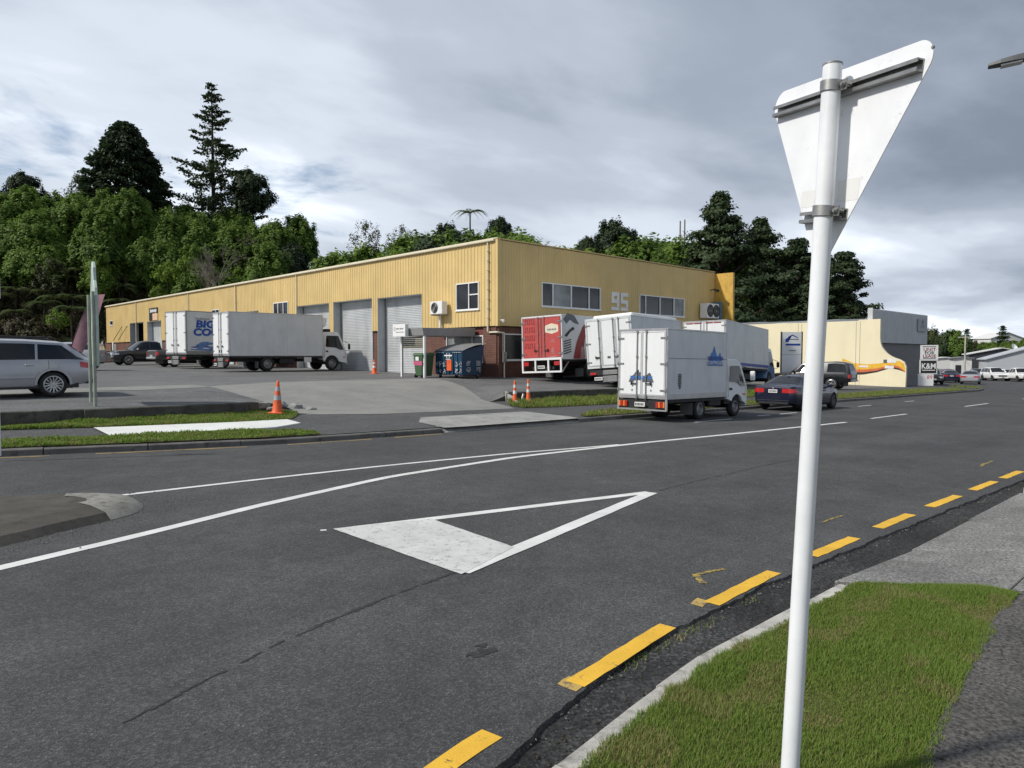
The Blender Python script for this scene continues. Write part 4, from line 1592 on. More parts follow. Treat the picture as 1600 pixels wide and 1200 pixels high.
    def seam(s, root, xs_, mat='ink'):
        for sd in (-1, 1):
            for x in xs_:
                mb = MB()
                pts = [(i, fr) for i in (2, 3, 4) for fr in (0, .5)] + [(5, 0.0)]
                a = [s.pt(x - .006, i, fr, sd, .0025) for i, fr in pts]
                b = [s.pt(x + .006, i, fr, sd, .0025) for i, fr in pts]
                mb.grid([a, b])
                mb.build('door_seam', mat, root, fixn=True)

    def handles(s, root, xs_, z, mat):
        for sd in (-1, 1):
            for x in xs_:
                y = s.side_y(x, z) * sd
                MB().box(x - .10, x + .10, y - sd * .01, y + sd * .035, z - .018, z + .018).build('door_handle', mat, root, bevel=.01)

    def mirrors(s, root, x, z, paint):
        for sd in (-1, 1):
            y = s.side_y(x, z) * sd
            MB().hexa([(x - .05, y, z - .02), (x + .05, y, z - .02), (x + .06, y + sd * .20, z - .05), (x - .06, y + sd * .2, z - .05), (x - .04, y, z + .06), (x + .04, y, z + .06), (x + .06, y + sd * .2, z + .10), (x - .06, y + sd * .2, z + .10)]).build('wing_mirror', paint, root, bevel=.02)

    def plate(s, root, end, z, y=0.0, txt=None):
        xe = (s.x0 - .012) if end < 0 else (s.x1 + .012)
        p = MB().box(xe - .008, xe + .008, y - .18, y + .18, z - .063, z + .063).build('number_plate', 'plate', root)
        m_ = MB()
        for k in range(6):
            yy = y - .13 + k * .052
            m_.box(xe - .0105, xe - .0085, yy - .017, yy + .017, z - .035, z + .035) if end < 0 else m_.box(xe + .0085, xe + .0105, yy - .017, yy + .017, z - .035, z + .035)
        link('plate_characters', m_.mesh('plate_characters', 'ink'), p)


def paintmat(name, col, metal=0.35, rough=0.32, dirt=0.06):
    t = NT(name)
    n = t.ramp(t.noise(1.2, 4), [(0.3, .92), (.7, 1.05)])
    c = t.mix(1.0, col, n, 'MULTIPLY')
    if dirt:
        d = t.ramp(t.noise(2.5, 6, .65), [(.5, 0.0), (.75, 1.0)])
        c = t.mix(t.math('MULTIPLY', d, dirt), c, (.15, .14, .12))
    return t.done(c, rough, None, metal, Coat_Weight=0.8, Coat_Roughness=0.06)


P_SILVER = paintmat('silver_paint', (0.42, 0.42, 0.45), .45)
P_NAVY = paintmat('navy_paint', (0.005, 0.007, 0.030), .2)
P_BLACK = paintmat('black_paint', (0.010, 0.011, 0.013), .2)
P_GREY = paintmat('dark_grey_paint', (0.055, 0.058, 0.062), .4)
P_SLATE = paintmat('slate_paint', (0.022, 0.024, 0.028), .3)
P_WHITE = paintmat('white_car_paint', (0.78, 0.78, 0.77), 0.0)
P_MAROON = paintmat('maroon_paint', (0.12, 0.02, 0.02), .3)


def spec_wagon():
    return dict(L=4.80, r=.335, wb=2.67, rear_axle=-1.40,
                hw=[(-2.40, .74), (-2.33, .82), (-2.15, .865), (-1.7, .885), (0, .885), (1.6, .88), (2.1, .82), (2.32, .70), (2.40, .60)],
                zs=[(-2.40, .42), (-2.1, .34), (-1.8, .27), (0, .25), (1.8, .27), (2.4, .30)],
                zb=[(-2.40, .92), (-2.25, .99), (-1.5, .985), (0, .965), (1.0, .96), (1.25, .95), (2.0, .84), (2.3, .74), (2.40, .62)],
                zt=[(-2.40, .94), (-2.34, 1.02), (-2.22, 1.13), (-1.82, 1.46), (-1.6, 1.51), (-.8, 1.555), (0, 1.565), (.35, 1.53), (1.28, 1.0), (1.35, .97), (2.0, .87), (2.3, .76), (2.4, .64)],
                wt=[(-2.4, .70), (-2.2, .66), (-1.8, .56), (0, .58), (.35, .58), (1.28, .70), (2.0, .68), (2.4, .5)], clad=False)


def spec_sedan():
    return dict(L=4.55, r=.32, wb=2.76, rear_axle=-1.36,
                hw=[(-2.275, .68), (-2.2, .80), (-2.05, .86), (-1.7, .905), (0, .91), (1.5, .90), (2.0, .82), (2.2, .70), (2.275, .6)],
                zs=[(-2.275, .34), (-1.9, .26), (-1.5, .2), (0, .19), (1.7, .2), (2.275, .24)],
                zb=[(-2.275, .86), (-2.2, .93), (-1.7, .955), (-.8, .945), (.8, .92), (1.2, .90), (1.9, .78), (2.2, .66), (2.275, .56)],
                zt=[(-2.275, .90), (-2.22, .985), (-1.78, 1.03), (-1.70, 1.045), (-.95, 1.355), (-.6, 1.405), (-.1, 1.42), (.30, 1.39), (1.12, .99), (1.2, .95), (1.9, .81), (2.2, .69), (2.275, .58)],
                wt=[(-2.275, .66), (-2.1, .78), (-1.72, .76), (-1.0, .57), (-.1, .57), (.3, .57), (1.12, .70), (1.9, .68), (2.275, .5)])


def spec_suv(L=4.8, H=1.80):
    k = H / 1.80
    return dict(L=L, r=.38, wb=2.8, rear_axle=-1.35,
                hw=[(-L / 2, .78), (-L / 2 + .1, .87), (-2.0, .92), (0, .925), (1.6, .92), (L / 2 - .25, .84), (L / 2, .68)],
                zs=[(-L / 2, .45), (-1.9, .35), (0, .33), (1.8, .35), (L / 2, .40)],
                zb=[(-L / 2, 1.02), (-2.1, 1.10), (0, 1.07), (1.0, 1.06), (1.3, 1.05), (2.0, 1.0), (L / 2 - .1, .88), (L / 2, .7)],
                zt=[(-L / 2, 1.05), (-L / 2 + .08, 1.25), (-2.05, 1.68 * k), (-1.8, 1.76 * k), (-.5, 1.80 * k), (.2, 1.76 * k), (1.0, 1.15), (1.1, 1.09), (2.0, 1.03), (L / 2 - .1, .9), (L / 2, .72)],
                wt=[(-L / 2, .70), (-2.0, .62), (0, .62), (.2, .62), (1.0, .74), (2.0, .74), (L / 2, .55)])


def spec_ute(canopy):
    top = [(-2.6, 1.04), (-2.56, 1.10), (-.98, 1.10), (-.92, 1.15), (-.80, 1.66), (-.6, 1.76), (0, 1.78), (.45, 1.72), (1.18, 1.16), (1.26, 1.11), (2.2, 1.04), (2.5, .90), (2.6, .74)]
    wt_ = [(-2.6, .78), (-1.0, .82), (-.9, .66), (-.6, .60), (.45, .60), (1.18, .74), (2.2, .74), (2.6, .55)]
    if canopy:
        top = [(-2.6, 1.05), (-2.56, 1.2), (-2.40, 1.66), (-2.2, 1.78), (-1.6, 1.84), (-.9, 1.80), (-.6, 1.78), (0, 1.79), (.45, 1.73), (1.18, 1.16), (1.26, 1.11), (2.2, 1.04), (2.5, .90), (2.6, .74)]
        wt_ = [(-2.6, .74), (-2.4, .66), (-.9, .62), (.45, .60), (1.18, .74), (2.2, .74), (2.6, .55)]
    return dict(L=5.2, r=.385, wb=3.0, rear_axle=-1.45,
                hw=[(-2.6, .80), (-2.5, .88), (-2.2, .91), (0, .92), (1.7, .915), (2.3, .84), (2.6, .66)],
                zs=[(-2.6, .55), (-2.1, .45), (0, .40), (1.9, .42), (2.6, .48)],
                zb=[(-2.6, 1.02), (-2.4, 1.07), (0, 1.07), (1.2, 1.06), (2.2, .99), (2.5, .86), (2.6, .7)],
                zt=top, wt=wt_)


def make_car(name, label, cat, kind, paint, X, Y, Z, head, rim='rim_silver', spokes=5, group=None, pitch=0.0):
    sp = {'wagon': spec_wagon, 'sedan': spec_sedan, 'suv': spec_suv, 'ute': lambda: spec_ute(False), 'canopy_ute': lambda: spec_ute(True), 'hatch': lambda: spec_suv(4.2, 1.55)}[kind]()
    root = thing(name, label, cat, (X, Y, Z), group=group, rot=(0, pitch, R(head)))
    c = Car(sp)
    body = c.build(root, paint)
    h = c.x0
    f = c.x1
    tr = sp['hw'][len(sp['hw']) // 2][1] - .115
    for i, ax in enumerate(c.ax):
        for sd in (-1, 1):
            put_wheel(root, kind + rim, ax, sd * tr, sp['r'], sp['r'], .225, rim, spokes)
    MB().box(h + .5, f - .6, -.62, .62, .22, .55).build('underbody', 'steel_dark', root)
    if kind == 'wagon':
        c.side_glass(root, body, [(-2.16, -1.06, -1.66, -1.10), (-1.00, .02, -1.04, -.06), (.08, 1.12, .02, .38)], .06, .88)
        c.cross_glass(root, 'rear_screen', -2.30, -1.84)
        c.cross_glass(root, 'windscreen', .42, 1.26)
        c.corner_lamp(root, 'tail_light', -1, .36, .24, .80, .95, 'red_lens', -.06)
        c.seam(root, [-1.30, -.03, 1.15])
        c.handles(root, [-.86, .22], .86, P_SILVER)
        for sd in (-1, 1):
            MB().box(-1.0, 1.15, sd * .868, sd * .90, .50, .56).build('door_moulding', paint, root, bevel=.012)
            MB().tube([(-1.55, sd * .5, 1.56), (-1.4, sd * .52, 1.60), (.25, sd * .53, 1.63), (.45, sd * .52, 1.57)], .02, 8).build('roof_rail', 'black', root)
            for x0_ in c.ax:
                ar = MB()
                Ra = sp['r'] + .05
                ys_ = c.side_y(x0_ + .5, .55)
                rows = []
                for rad, oy in ((Ra - .01, -.02), (Ra - .005, .022), (Ra + .055, .020), (Ra + .065, -.02)):
                    rows.append([(x0_ + rad * math.cos(a), sd * (ys_ + oy), sp['r'] + rad * math.sin(a)) for a in [math.pi * k / 20 for k in range(21)]])
                ar.grid(rows).build('wheel_arch', paint, root, smooth=50, fixn=True)
        MB().box(-2.0, 1.9, -.84, -.80, .24, .36).box(-2.0, 1.9, .80, .84, .24, .36).build('sill_trim', 'black', root)
        MB().box(h - .02, h + .30, -.80, .80, .34, .46).build('bumper_trim', 'black', root, bevel=.02)
        c.plate(root, -1, .62)
    elif kind == 'sedan':
        c.side_glass(root, body, [(-1.42, -.70, -.98, -.72), (-.64, .10, -.66, .08), (.16, 1.0, .14, .34)])
        c.cross_glass(root, 'rear_screen', -1.64, -.98)
        c.cross_glass(root, 'windscreen', .36, 1.08)
        c.corner_lamp(root, 'tail_light', -1, .30, .30, .70, .86, 'red_lens', .02)
        c.corner_lamp(root, 'headlight', 1, .35, .2, .52, .62, 'clear_lens')
        c.seam(root, [-.95, .13, 1.12])
        c.handles(root, [-.62, .42], .78, paint)
        c.mirrors(root, .88, .94, paint)
        c.plate(root, -1, .78)
        MB().box(h - .015, h + .05, -.66, .66, .40, .43).build('bumper_crease', P_GREY, root, bevel=.008)
        MB().box(h - .012, h + .2, -.62, .62, .26, .36).build('lower_bumper', 'black', root, bevel=.02)
        MB().cyl((h - .012, 0, .905), (h + .02, 0, .905), .035, n=14).build('boot_badge', 'alu', root)
        MB().prism([(-1.0, 1.41), (-.86, 1.42), (-.96, 1.50)], 'y', -.012, .012).build('roof_fin', 'black', root)
    elif kind in ('suv', 'hatch'):
        hk = 1.0
        c.side_glass(root, body, [(-2.0 if kind == 'suv' else -1.75, -1.16, -1.80 if kind == 'suv' else -1.6, -1.18), (-1.08, -.12, -1.1, -.16), (-.06, .92, -.10, .22)])
        c.cross_glass(root, 'windscreen', .26, .98)
        c.cross_glass(root, 'rear_screen', c.x0 + .10, -2.08 if kind == 'suv' else -1.98)
        c.corner_lamp(root, 'tail_light', -1, .22, .2, .85, 1.02, 'red_lens')
        c.corner_lamp(root, 'headlight', 1, .34, .3, .68, .82, 'clear_lens')
        c.seam(root, [-1.12, -.1, 1.0])
        c.mirrors(root, .78, 1.08, paint)
        c.plate(root, -1, .78)
        c.plate(root, 1, .55)
        MB().box(f - .04, f + .02, -.5, .5, .60, .80).build('grille', 'black', root, bevel=.02)
    else:
        if kind == 'canopy_ute':
            c.side_glass(root, body, [(-2.36, -1.16, -2.24, -1.18), (-.80, -.02, -.72, -.06), (.05, 1.08, .02, .46)])
            c.cross_glass(root, 'rear_screen', -2.55, -2.38)
        else:
            c.side_glass(root, body, [(-.78, -.02, -.66, -.06), (.05, 1.08, .02, .46)])
            c.cross_glass(root, 'rear_screen', -.91, -.80)
            MB().box(-2.48, -1.02, -.76, .76, 1.03, 1.115).build('tub_cover', 'black', root, bevel=.01)
        c.cross_glass(root, 'windscreen', .50, 1.16)
        c.corner_lamp(root, 'tail_light', -1, .14, .10, .76, 1.0, 'red_lens')
        c.corner_lamp(root, 'headlight', 1, .42, .30, .74, .88, 'clear_lens')
        MB().box(f - .05, f + .025, -.42, .42, .62, .88).build('grille', 'black', root, bevel=.02)
        for sd in (-1, 1):
            MB().box(f - .2, f + .01, sd * .48, sd * .72, .55, .70).build('chrome_trim', 'alu', root, bevel=.02)
        c.seam(root, [-.88, 0.0, 1.14])
        c.handles(root, [-.66, .24], .93, 'alu' if paint is P_SLATE else paint)
        c.mirrors(root, .92, 1.14, 'alu' if paint is P_SLATE else paint)
        MB().box(h - .08, h + .05, -.70, .70, .52, .66).build('rear_bumper', 'alu', root, bevel=.03)
        c.plate(root, -1, .72)
    return root


# near left: silver wagon, parallel to the street, nose to the left
wg_z = Zl(3.5, 22.6) + .006
make_car('station_wagon', 'silver station wagon with roof rails parked above the left retaining wall', 'car', 'wagon', P_SILVER, 3.0, 23.2, wg_z, 180, 'rim_silver', 7)
make_car('sedan', 'dark blue sedan parked at the far kerb just behind the sign pole', 'car', 'sedan', P_NAVY, 29.05, 12.95, zr(29.05), 0, 'rim_dark', 7, pitch=.0145)
make_car('pickup', 'black double cab pickup with canopy by the cream wall', 'pickup', 'canopy_ute', P_BLACK, 47.4, 20.2, Zl(47.4, 20.2) - .02, 96, 'rim_silver', 5)
make_car('pickup', 'dark pickup with chrome front facing left by the far warehouse door', 'pickup', 'ute', P_SLATE, 17.2, 57.2, Zl(17, 57) + .01, 186, 'rim_silver', 5)
make_car('pickup', 'grey pickup with its tail light showing beside the lettered truck', 'pickup', 'ute', P_GREY, 18.2, 50.9, Zl(18, 51) + .01, 4, 'rim_silver', 5)
make_car('parked_car', 'pale hatchback half hidden behind the station wagon tail', 'car', 'hatch', P_SILVER, 9.3, 45.5, Zl(9, 45) + .01, 150)
make_car('parked_car', 'black suv facing us behind the stacked lease sign', 'car', 'suv', P_BLACK, 81.3, 22.6, zr(81) + .03, 205, 'rim_dark')
make_car('parked_car', 'dark blue sedan seen from behind the black suv', 'car', 'sedan', P_NAVY, 94.5, 24.2, zr(94) + .02, 20, 'rim_dark')
make_car('parked_car', 'silver sedan seen from the rear at the far corner', 'car', 'sedan', P_SILVER, 88.2, 20.6, zr(88) + .02, 12)
make_car('parked_car', 'small maroon hatchback between the dark sedan and the silver sedan', 'car', 'hatch', P_MAROON, 103, 27, zr(103) + .02, 30)
make_car('parked_car', 'dark hatchback beyond the silver sedan', 'car', 'hatch', P_SLATE, 117.5, 26.6, zr(117) + .02, 200, 'rim_dark')
make_car('parked_car', 'white suv in front of the grey gabled shed', 'car', 'suv', P_WHITE, 112.8, 23.6, zr(113) + .02, 215, 'rim_dark', group='white vehicles at the far shed')
make_car('parked_car', 'low white hatchback between two taller white vehicles', 'car', 'hatch', P_WHITE, 115.5, 22.6, zr(114) + .02, 222, 'rim_dark', group='white vehicles at the far shed')
make_car('pickup', 'white pickup at the right edge by the far shed', 'pickup', 'ute', P_WHITE, 111.3, 20.6, zr(111) + .02, 215, 'rim_dark', group='white vehicles at the far shed')


# ---------------------------------------------------------------- box trucks
def decal_poly(name, pts, mat, parent, fn):
    """flat outline placed by fn(a, b) -> 3-D point"""
    return MB().poly([fn(a, b) for a, b in pts]).build(name, mat, parent)


def box_truck(name, label, X, Y, Z, head, Lb, Wd, z0, z1, cabcol, panel='boxgrey', door='boxwhite', frame='alu', wheel_r=.37, roll=0.0, pitch=0.0,
              rear='plain', doors_n=2, cab_h=2.15, cab_len=1.6, skirt=None, fridge=False, rear_x=1.5, front_x=None, extra=None, group=None):
    """origin on the ground under the middle of the rear doors, x forwards"""
    root = thing(name, label, 'truck', (X, Y, Z), group=group, rot=(roll, pitch, R(head)))
    hw = Wd / 2
    # cargo body
    MB().box(.03, Lb, -hw + .012, hw - .012, z0 + .01, z1 - .012).build('cargo_box', panel, root)
    fr = MB()
    e = .055
    for y in (-hw, hw - e):
        fr.box(.0, Lb + .012, y, y + e, z1 - e, z1)
        fr.box(.0, Lb + .012, y, y + e, z0, z0 + (skirt or e))
        fr.box(0, e + .02, y, y + e, z0 + (skirt or e) + .0005, z1 - e - .0005)
        fr.box(Lb - e, Lb + .012, y, y + e, z0 + (skirt or e) + .0005, z1 - e - .0005)
    fr.box(.0, .05, -hw + e, hw - e, z1 - .075, z1 - .003)
    fr.box(.0, .05, -hw + e, hw - e, z0 + .003, z0 + .09)
    fr.build('box_frame', frame, root, bevel=.008)
    if Lb > 5:
        for k in range(1, 5):
            xj = Lb * k / 5
            for s_ in (-1, 1):
                MB().box(xj - .004, xj + .004, s_ * (hw - .0125), s_ * (hw - .010), z0 + (skirt or e) + .01, z1 - e - .01).build('panel_seam', 'alu', root)
    # rear doors
    n = doors_n
    ya, yb = -hw + e + .01, hw - e - .01
    wd = (yb - ya) / n
    for i in range(n):
        a, b = ya + i * wd + .008, ya + (i + 1) * wd - .008
        d = MB().box(-.012, .028, a, b, z0 + .10, z1 - .085).build('rear_door', door if not isinstance(door, (list, tuple)) else door[i], root, bevel=.006)
        m_ = MB()
        g_ = .025
        m_.box(-.016, -.0125, a + .02, b - .02, z1 - .125, z1 - .112).box(-.016, -.0125, a + .02, b - .02, z0 + .125, z0 + .138)
        m_.box(-.016, -.0125, a + .02, a + .033, z0 + .139, z1 - .126).box(-.016, -.0125, b - .033, b - .02, z0 + .139, z1 - .126)
        link('door_seal', m_.mesh('door_seal', 'grey_decal'), d)
    rods = {2: (-.17, .17), 3: (ya + wd - .16, ya + wd + .10, ya + 2 * wd + .10)}[n]
    for y in rods:
        m_ = MB().cyl((-.045, y, z0 - .02), (-.045, y, z1 - .03), .016, n=8)
        for z in (z0 + .06, z0 + (z1 - z0) * .33, z0 + (z1 - z0) * .6, z1 - .1):
            m_.box(-.055, -.01, y - .03, y + .03, z - .03, z + .03)
        m_.build('lock_rod', 'galv', root, smooth=40)
        s_ = -1 if y < 0 else 1
        zz_ = z0 + (z1 - z0) * .22
        MB().box(-.07, -.045, y, y + s_ * .22, zz_ - .014, zz_ + .014).box(-.07, -.04, y + s_ * .17, y + s_ * .21, zz_ - .06, zz_ + .06).build('door_handle', 'steel_dark', root)
    for s_ in (-1, 1):
        for z in (z0 + .28, (z0 + z1) / 2, z1 - .3):
            MB().box(-.03, -.012, s_ * (hw - .02), s_ * (hw - .24), z - .028, z + .028).cyl((-.02, s_ * (hw - .01), z - .05), (-.02, s_ * (hw - .01), z + .05), .016, n=8).build('hinge', 'galv', root)
    # chassis
    L_all = Lb + cab_len
    MB().box(.1, L_all - .5, -.42, -.32, .52, .72).box(.1, L_all - .5, .32, .42, .52, .72).box(.08, .2, -.6, .6, .54, .68).box(.2, Lb - .05, -hw + .06, hw - .06, z0 - .10, z0 - .002).build('chassis', 'steel_dark', root)
    fx = front_x if front_x is not None else Lb + .55
    rw_ = .21
    for s_ in (-1, 1):
        put_wheel(root, 'trk%.2f' % wheel_r, rear_x, s_ * (hw - .16), wheel_r, wheel_r, rw_, 'rim_grey', 5, 'steel')
        put_wheel(root, 'trk%.2f' % wheel_r, rear_x, s_ * (hw - .40), wheel_r, wheel_r, rw_, 'rim_grey', 5, 'steel')
        put_wheel(root, 'trk%.2f' % wheel_r, fx, s_ * (hw - .18), wheel_r, wheel_r, rw_, 'rim_grey', 5, 'steel')
        MB().box(rear_x - wheel_r - .16, rear_x - wheel_r - .15, s_ * (hw - .05), s_ * (hw - .50), .17, .56).build('mud_flap', simple(name + '_flap', (.12, .12, .12), .7, dirt=.4), root)
    MB().cyl((rear_x, -hw + .2, wheel_r), (rear_x, hw - .2, wheel_r), .10, n=10).build('axle', 'steel_dark', root)
    MB().cyl((fx, -hw + .2, wheel_r), (fx, hw - .2, wheel_r), .07, n=10).build('axle', 'steel_dark', root)
    if Lb - rear_x > 1.6:
        MB().box(rear_x + wheel_r + .35, min(rear_x + wheel_r + 1.25, Lb - .15), -hw + .12, -hw + .5, .38, .74).build('fuel_tank', 'steel_dark', root, bevel=.05)
        MB().box(rear_x + wheel_r + .25, min(rear_x + wheel_r + 1.2, Lb - .2), hw - .5, hw - .15, .40, .72).build('battery_box', 'black', root, bevel=.02)
    # tail: light clusters, plate, bumper
    zl_ = z0 - .17
    if rear == 'frame':      # white tubular tail frame
        m_ = MB()
        zb_ = z0 - .58
        m_.box(-.08, -.02, -hw + .02, hw - .02, zb_, zb_ + .08)
        for y in (-hw + .02, -.42, .30, hw - .10):
            m_.box(-.08, -.02, y, y + .08, zb_ + .081, z0 - .005)
        m_.box(-.08, -.02, -hw + .02, hw - .02, z0 - .004, z0 + .1)
        m_.build('tail_frame', 'white', root)
        MB().hexa([(.0, -hw + .05, zb_), (.06, -hw + .05, zb_), (.06, -hw + .1, zb_), (0, -hw + .1, zb_), (.55, -hw + .05, z0 - .1), (.62, -hw + .05, z0 - .1), (.62, -hw + .1, z0 - .1), (.55, -hw + .1, z0 - .1)]).build('tail_brace', 'alu', root)
        for s_ in (-1, 1):
            MB().box(-.10, -.03, s_ * (hw - .12), s_ * (hw - .42), z0 - .26, z0 - .08).build('tail_light', 'red_lens', root, bevel=.015)
        py, pz = 0.0, z0 - .32
    elif rear == 'multi':
        for s_ in (-1, 1):
            for k in range(4):
                y = s_ * (hw - .10 - k * .085)
                MB().box(-.03, .03, y - .035, y + .035, z0 - .26, z0 - .08).build('tail_light', 'amber_lens' if k in (0, 2) else 'red_lens', root, bevel=.01)
        MB().box(.03, .09, -hw + .05, hw - .05, z0 - .30, z0 - .03).build('tail_panel', 'steel_dark', root)
        MB().box(-.02, .05, -hw + .0, hw - .0, z0 - .36, z0 - .315).build('bumper_bar', 'alu', root)
        for s_ in (-1, 1):
            MB().box(-.005, .05, s_ * hw, s_ * (hw - .06), z0 - .34, z0 - .001).build('corner_post', 'alu', root)
        py, pz = .0, z0 - .17
    else:
        for s_ in (-1, 1):
            MB().box(-.02, .06, s_ * (hw - .12), s_ * (hw - .42), z0 - .28, z0 - .18).build('tail_light', 'red_lens', root, bevel=.012)
        MB().box(.02, .08, -hw + .1, hw - .1, z0 - .30, z0 - .06).build('tail_panel', 'steel_dark', root)
        MB().box(-.05, .05, -.32, .38, z0 - .62, z0 - .34).box(-.06, .02, -.35, .35, z0 - .30, z0 - .10).build('tail_lift', 'rim_grey', root, bevel=.02)
        MB().box(-.03, .03, -.10, -.02, z0 - .28, z0 - .2).build('reverse_light', 'clear_lens', root, bevel=.01)
        py, pz = .55, z0 - .45
    p = MB().box(-.10, -.085, py - .19, py + .19, pz - .07, pz + .07).build('number_plate', 'plate', root)
    m_ = MB()
    for k in range(6):
        m_.box(-.1035, -.1005, py - .145 + k * .055, py - .11 + k * .055, pz - .04, pz + .04)
    link('plate_characters', m_.mesh('plate_characters', 'ink'), p)
    # cab
    cx0 = Lb + .06
    cl, ch = cab_len, cab_h
    Ra = wheel_r + .09
    ax = fx - cx0
    arch = [(ax + Ra * math.cos(a), wheel_r + Ra * math.sin(a)) for a in [math.pi - math.pi * k / 14 for k in range(15)]]
    prof = [(0.0, .62), (max(0.0, ax - Ra - .0), .55)] + [(max(.0, x), z) for x, z in arch if z > .5] + [(cl - .02, .40), (cl, .48), (cl + .02, .95), (cl - .02, 1.10), (cl - .42 * (ch / 2.15), ch - .10), (cl - .56, ch - .01), (cl - .75, ch + .02), (.12, ch), (.02, ch - .06), (0, ch - .14)]
    cw = hw - .03 if Wd < 2.0 else hw - .12
    ns = [(-1, .0, .97), (-.94, .035, 1.0), (0, .045, 1.0), (.94, .035, 1.0), (1, 0, .97)]
    rows = []
    cxm, czm = cl / 2, ch / 2

    def cabp(x, z, f, k):
        tum = 1 - .075 * max(0, (z - 1.15)) / max(.3, ch - 1.15)
        return (cx0 + cxm + (x - cxm) * k, f * cw * tum, czm + (z - czm) * k)
    for f, _, k in ns:
        rows.append([cabp(x, z, f, k) for x, z in prof] + [cabp(*prof[0], f, k)])
    m_ = MB().grid(rows)
    m_.poly(rows[0][:-1][::-1])
    m_.poly(rows[-1][:-1])
    cab = m_.build('cab', cabcol, root, smooth=30, fixn=True, merge=True)
    wz0, wz1 = 1.22 * ch / 2.15, ch - .22
    front = lambda z: cl - .42 * (ch / 2.15) * (z - 1.10) / (ch - .10 - 1.10)
    for s_ in (-1, 1):
        def S_(x, z, o=.008):
            q = cabp(x, z, s_, .97)
            return (cx0 + x, q[1] + s_ * o, z)
        gp = [(.20, wz0 + .10), (.26, wz1 - .03), (.33, wz1), (front(wz1) - .16, wz1), (front(wz0 + .05) - .12, wz0 - .06), (front(wz0) - .42, wz0 - .06), (front(wz0) - .66, wz0 + .06)]
        MB().poly([S_(x, z) for x, z in gp]).build('cab_window', 'carglass', root)
        ln = MB()
        dl = [(.10, .66), (.10, ch - .16)]
        ln.grid([[S_(.10, .70, .006), S_(.10, ch - .2, .006)], [S_(.115, .70, .006), S_(.115, ch - .2, .006)]])
        ln.build('door_seam', 'ink', root)
        ln = MB()
        fe = cl - .12
        ln.grid([[S_(fe, .70, .006), S_(fe, 1.1, .006)], [S_(fe + .012, .70, .006), S_(fe + .012, 1.1, .006)]])
        ln.build('door_seam', 'ink', root)
        MB().box(cx0 + .20, cx0 + .36, s_ * (cw - .03), s_ * (cw + .02), wz0 - .20, wz0 - .12).build('cab_door_handle', 'black', root, bevel=.015)
        mx_ = cx0 + front(1.2) + .02
        MB().tube([(mx_ - .08, s_ * (cw - .06), 1.16), (mx_ + .05, s_ * (cw + .18), 1.20), (mx_ + .05, s_ * (cw + .18), 1.62), (mx_ - .15, s_ * (cw - .10), 1.75)], .014, 6).build('mirror_arm', 'black', root)
        MB().box(mx_ + .02, mx_ + .11, s_ * (cw + .10), s_ * (cw + .28), 1.24, 1.58).build('mirror', 'black' if cab_h > 2.2 else 'white', root, bevel=.03)
        MB().box(cx0 + cl - .28, cx0 + cl - .10, s_ * (cw - .02), s_ * (cw + .012), .74, .80).build('side_indicator', 'amber_lens', root, bevel=.01)
    # windscreen
    zt_, zb_ = ch - .16, 1.16
    fz = lambda z: cx0 + front(z) + .014
    MB().grid([[(fz(z), -cw * .86, z), (fz(z) + .01, 0, z), (fz(z), cw * .86, z)] for z in (zb_, (zb_ + zt_) / 2, zt_)]).build('windscreen', 'carglass', root)
    MB().box(cx0 + cl - .02, cx0 + cl + .05, -cw * .98, cw * .98, .34, .56).build('front_bumper', cabcol, root, bevel=.03)
    for s_ in (-1, 1):
        MB().box(cx0 + cl - .02, cx0 + cl + .035, s_ * cw * .9, s_ * cw * .55, .60, .80).build('headlight', 'clear_lens', root, bevel=.02)
    MB().box(cx0 + .02, cx0 + cl - .25, -cw + .1, cw - .1, .45, .62).box(cx0 + ax - .3, cx0 + ax + .35, -cw + .08, cw - .08, .62, wheel_r + Ra - .02).build('cab_underside', 'steel_dark', root)
    if fridge:
        MB().hexa([(Lb + .012, -hw * .7, z1 - .72), (Lb + .40, -hw * .7, z1 - .66), (Lb + .40, hw * .7, z1 - .66), (Lb + .012, hw * .7, z1 - .72), (Lb + .012, -hw * .74, z1 - .05), (Lb + .52, -hw * .7, z1 - .16), (Lb + .52, hw * .7, z1 - .16), (Lb + .012, hw * .74, z1 - .05)]).build('fridge_unit', 'white', root, bevel=.08, seg=3, smooth=40)
        MB().box(Lb + .55, Lb + .85, -.5, .5, ch + .01, ch + .20).build('roof_vent', 'black', root, bevel=.02)
    if extra:
        extra(root, Lb, hw, z0, z1)
    return root


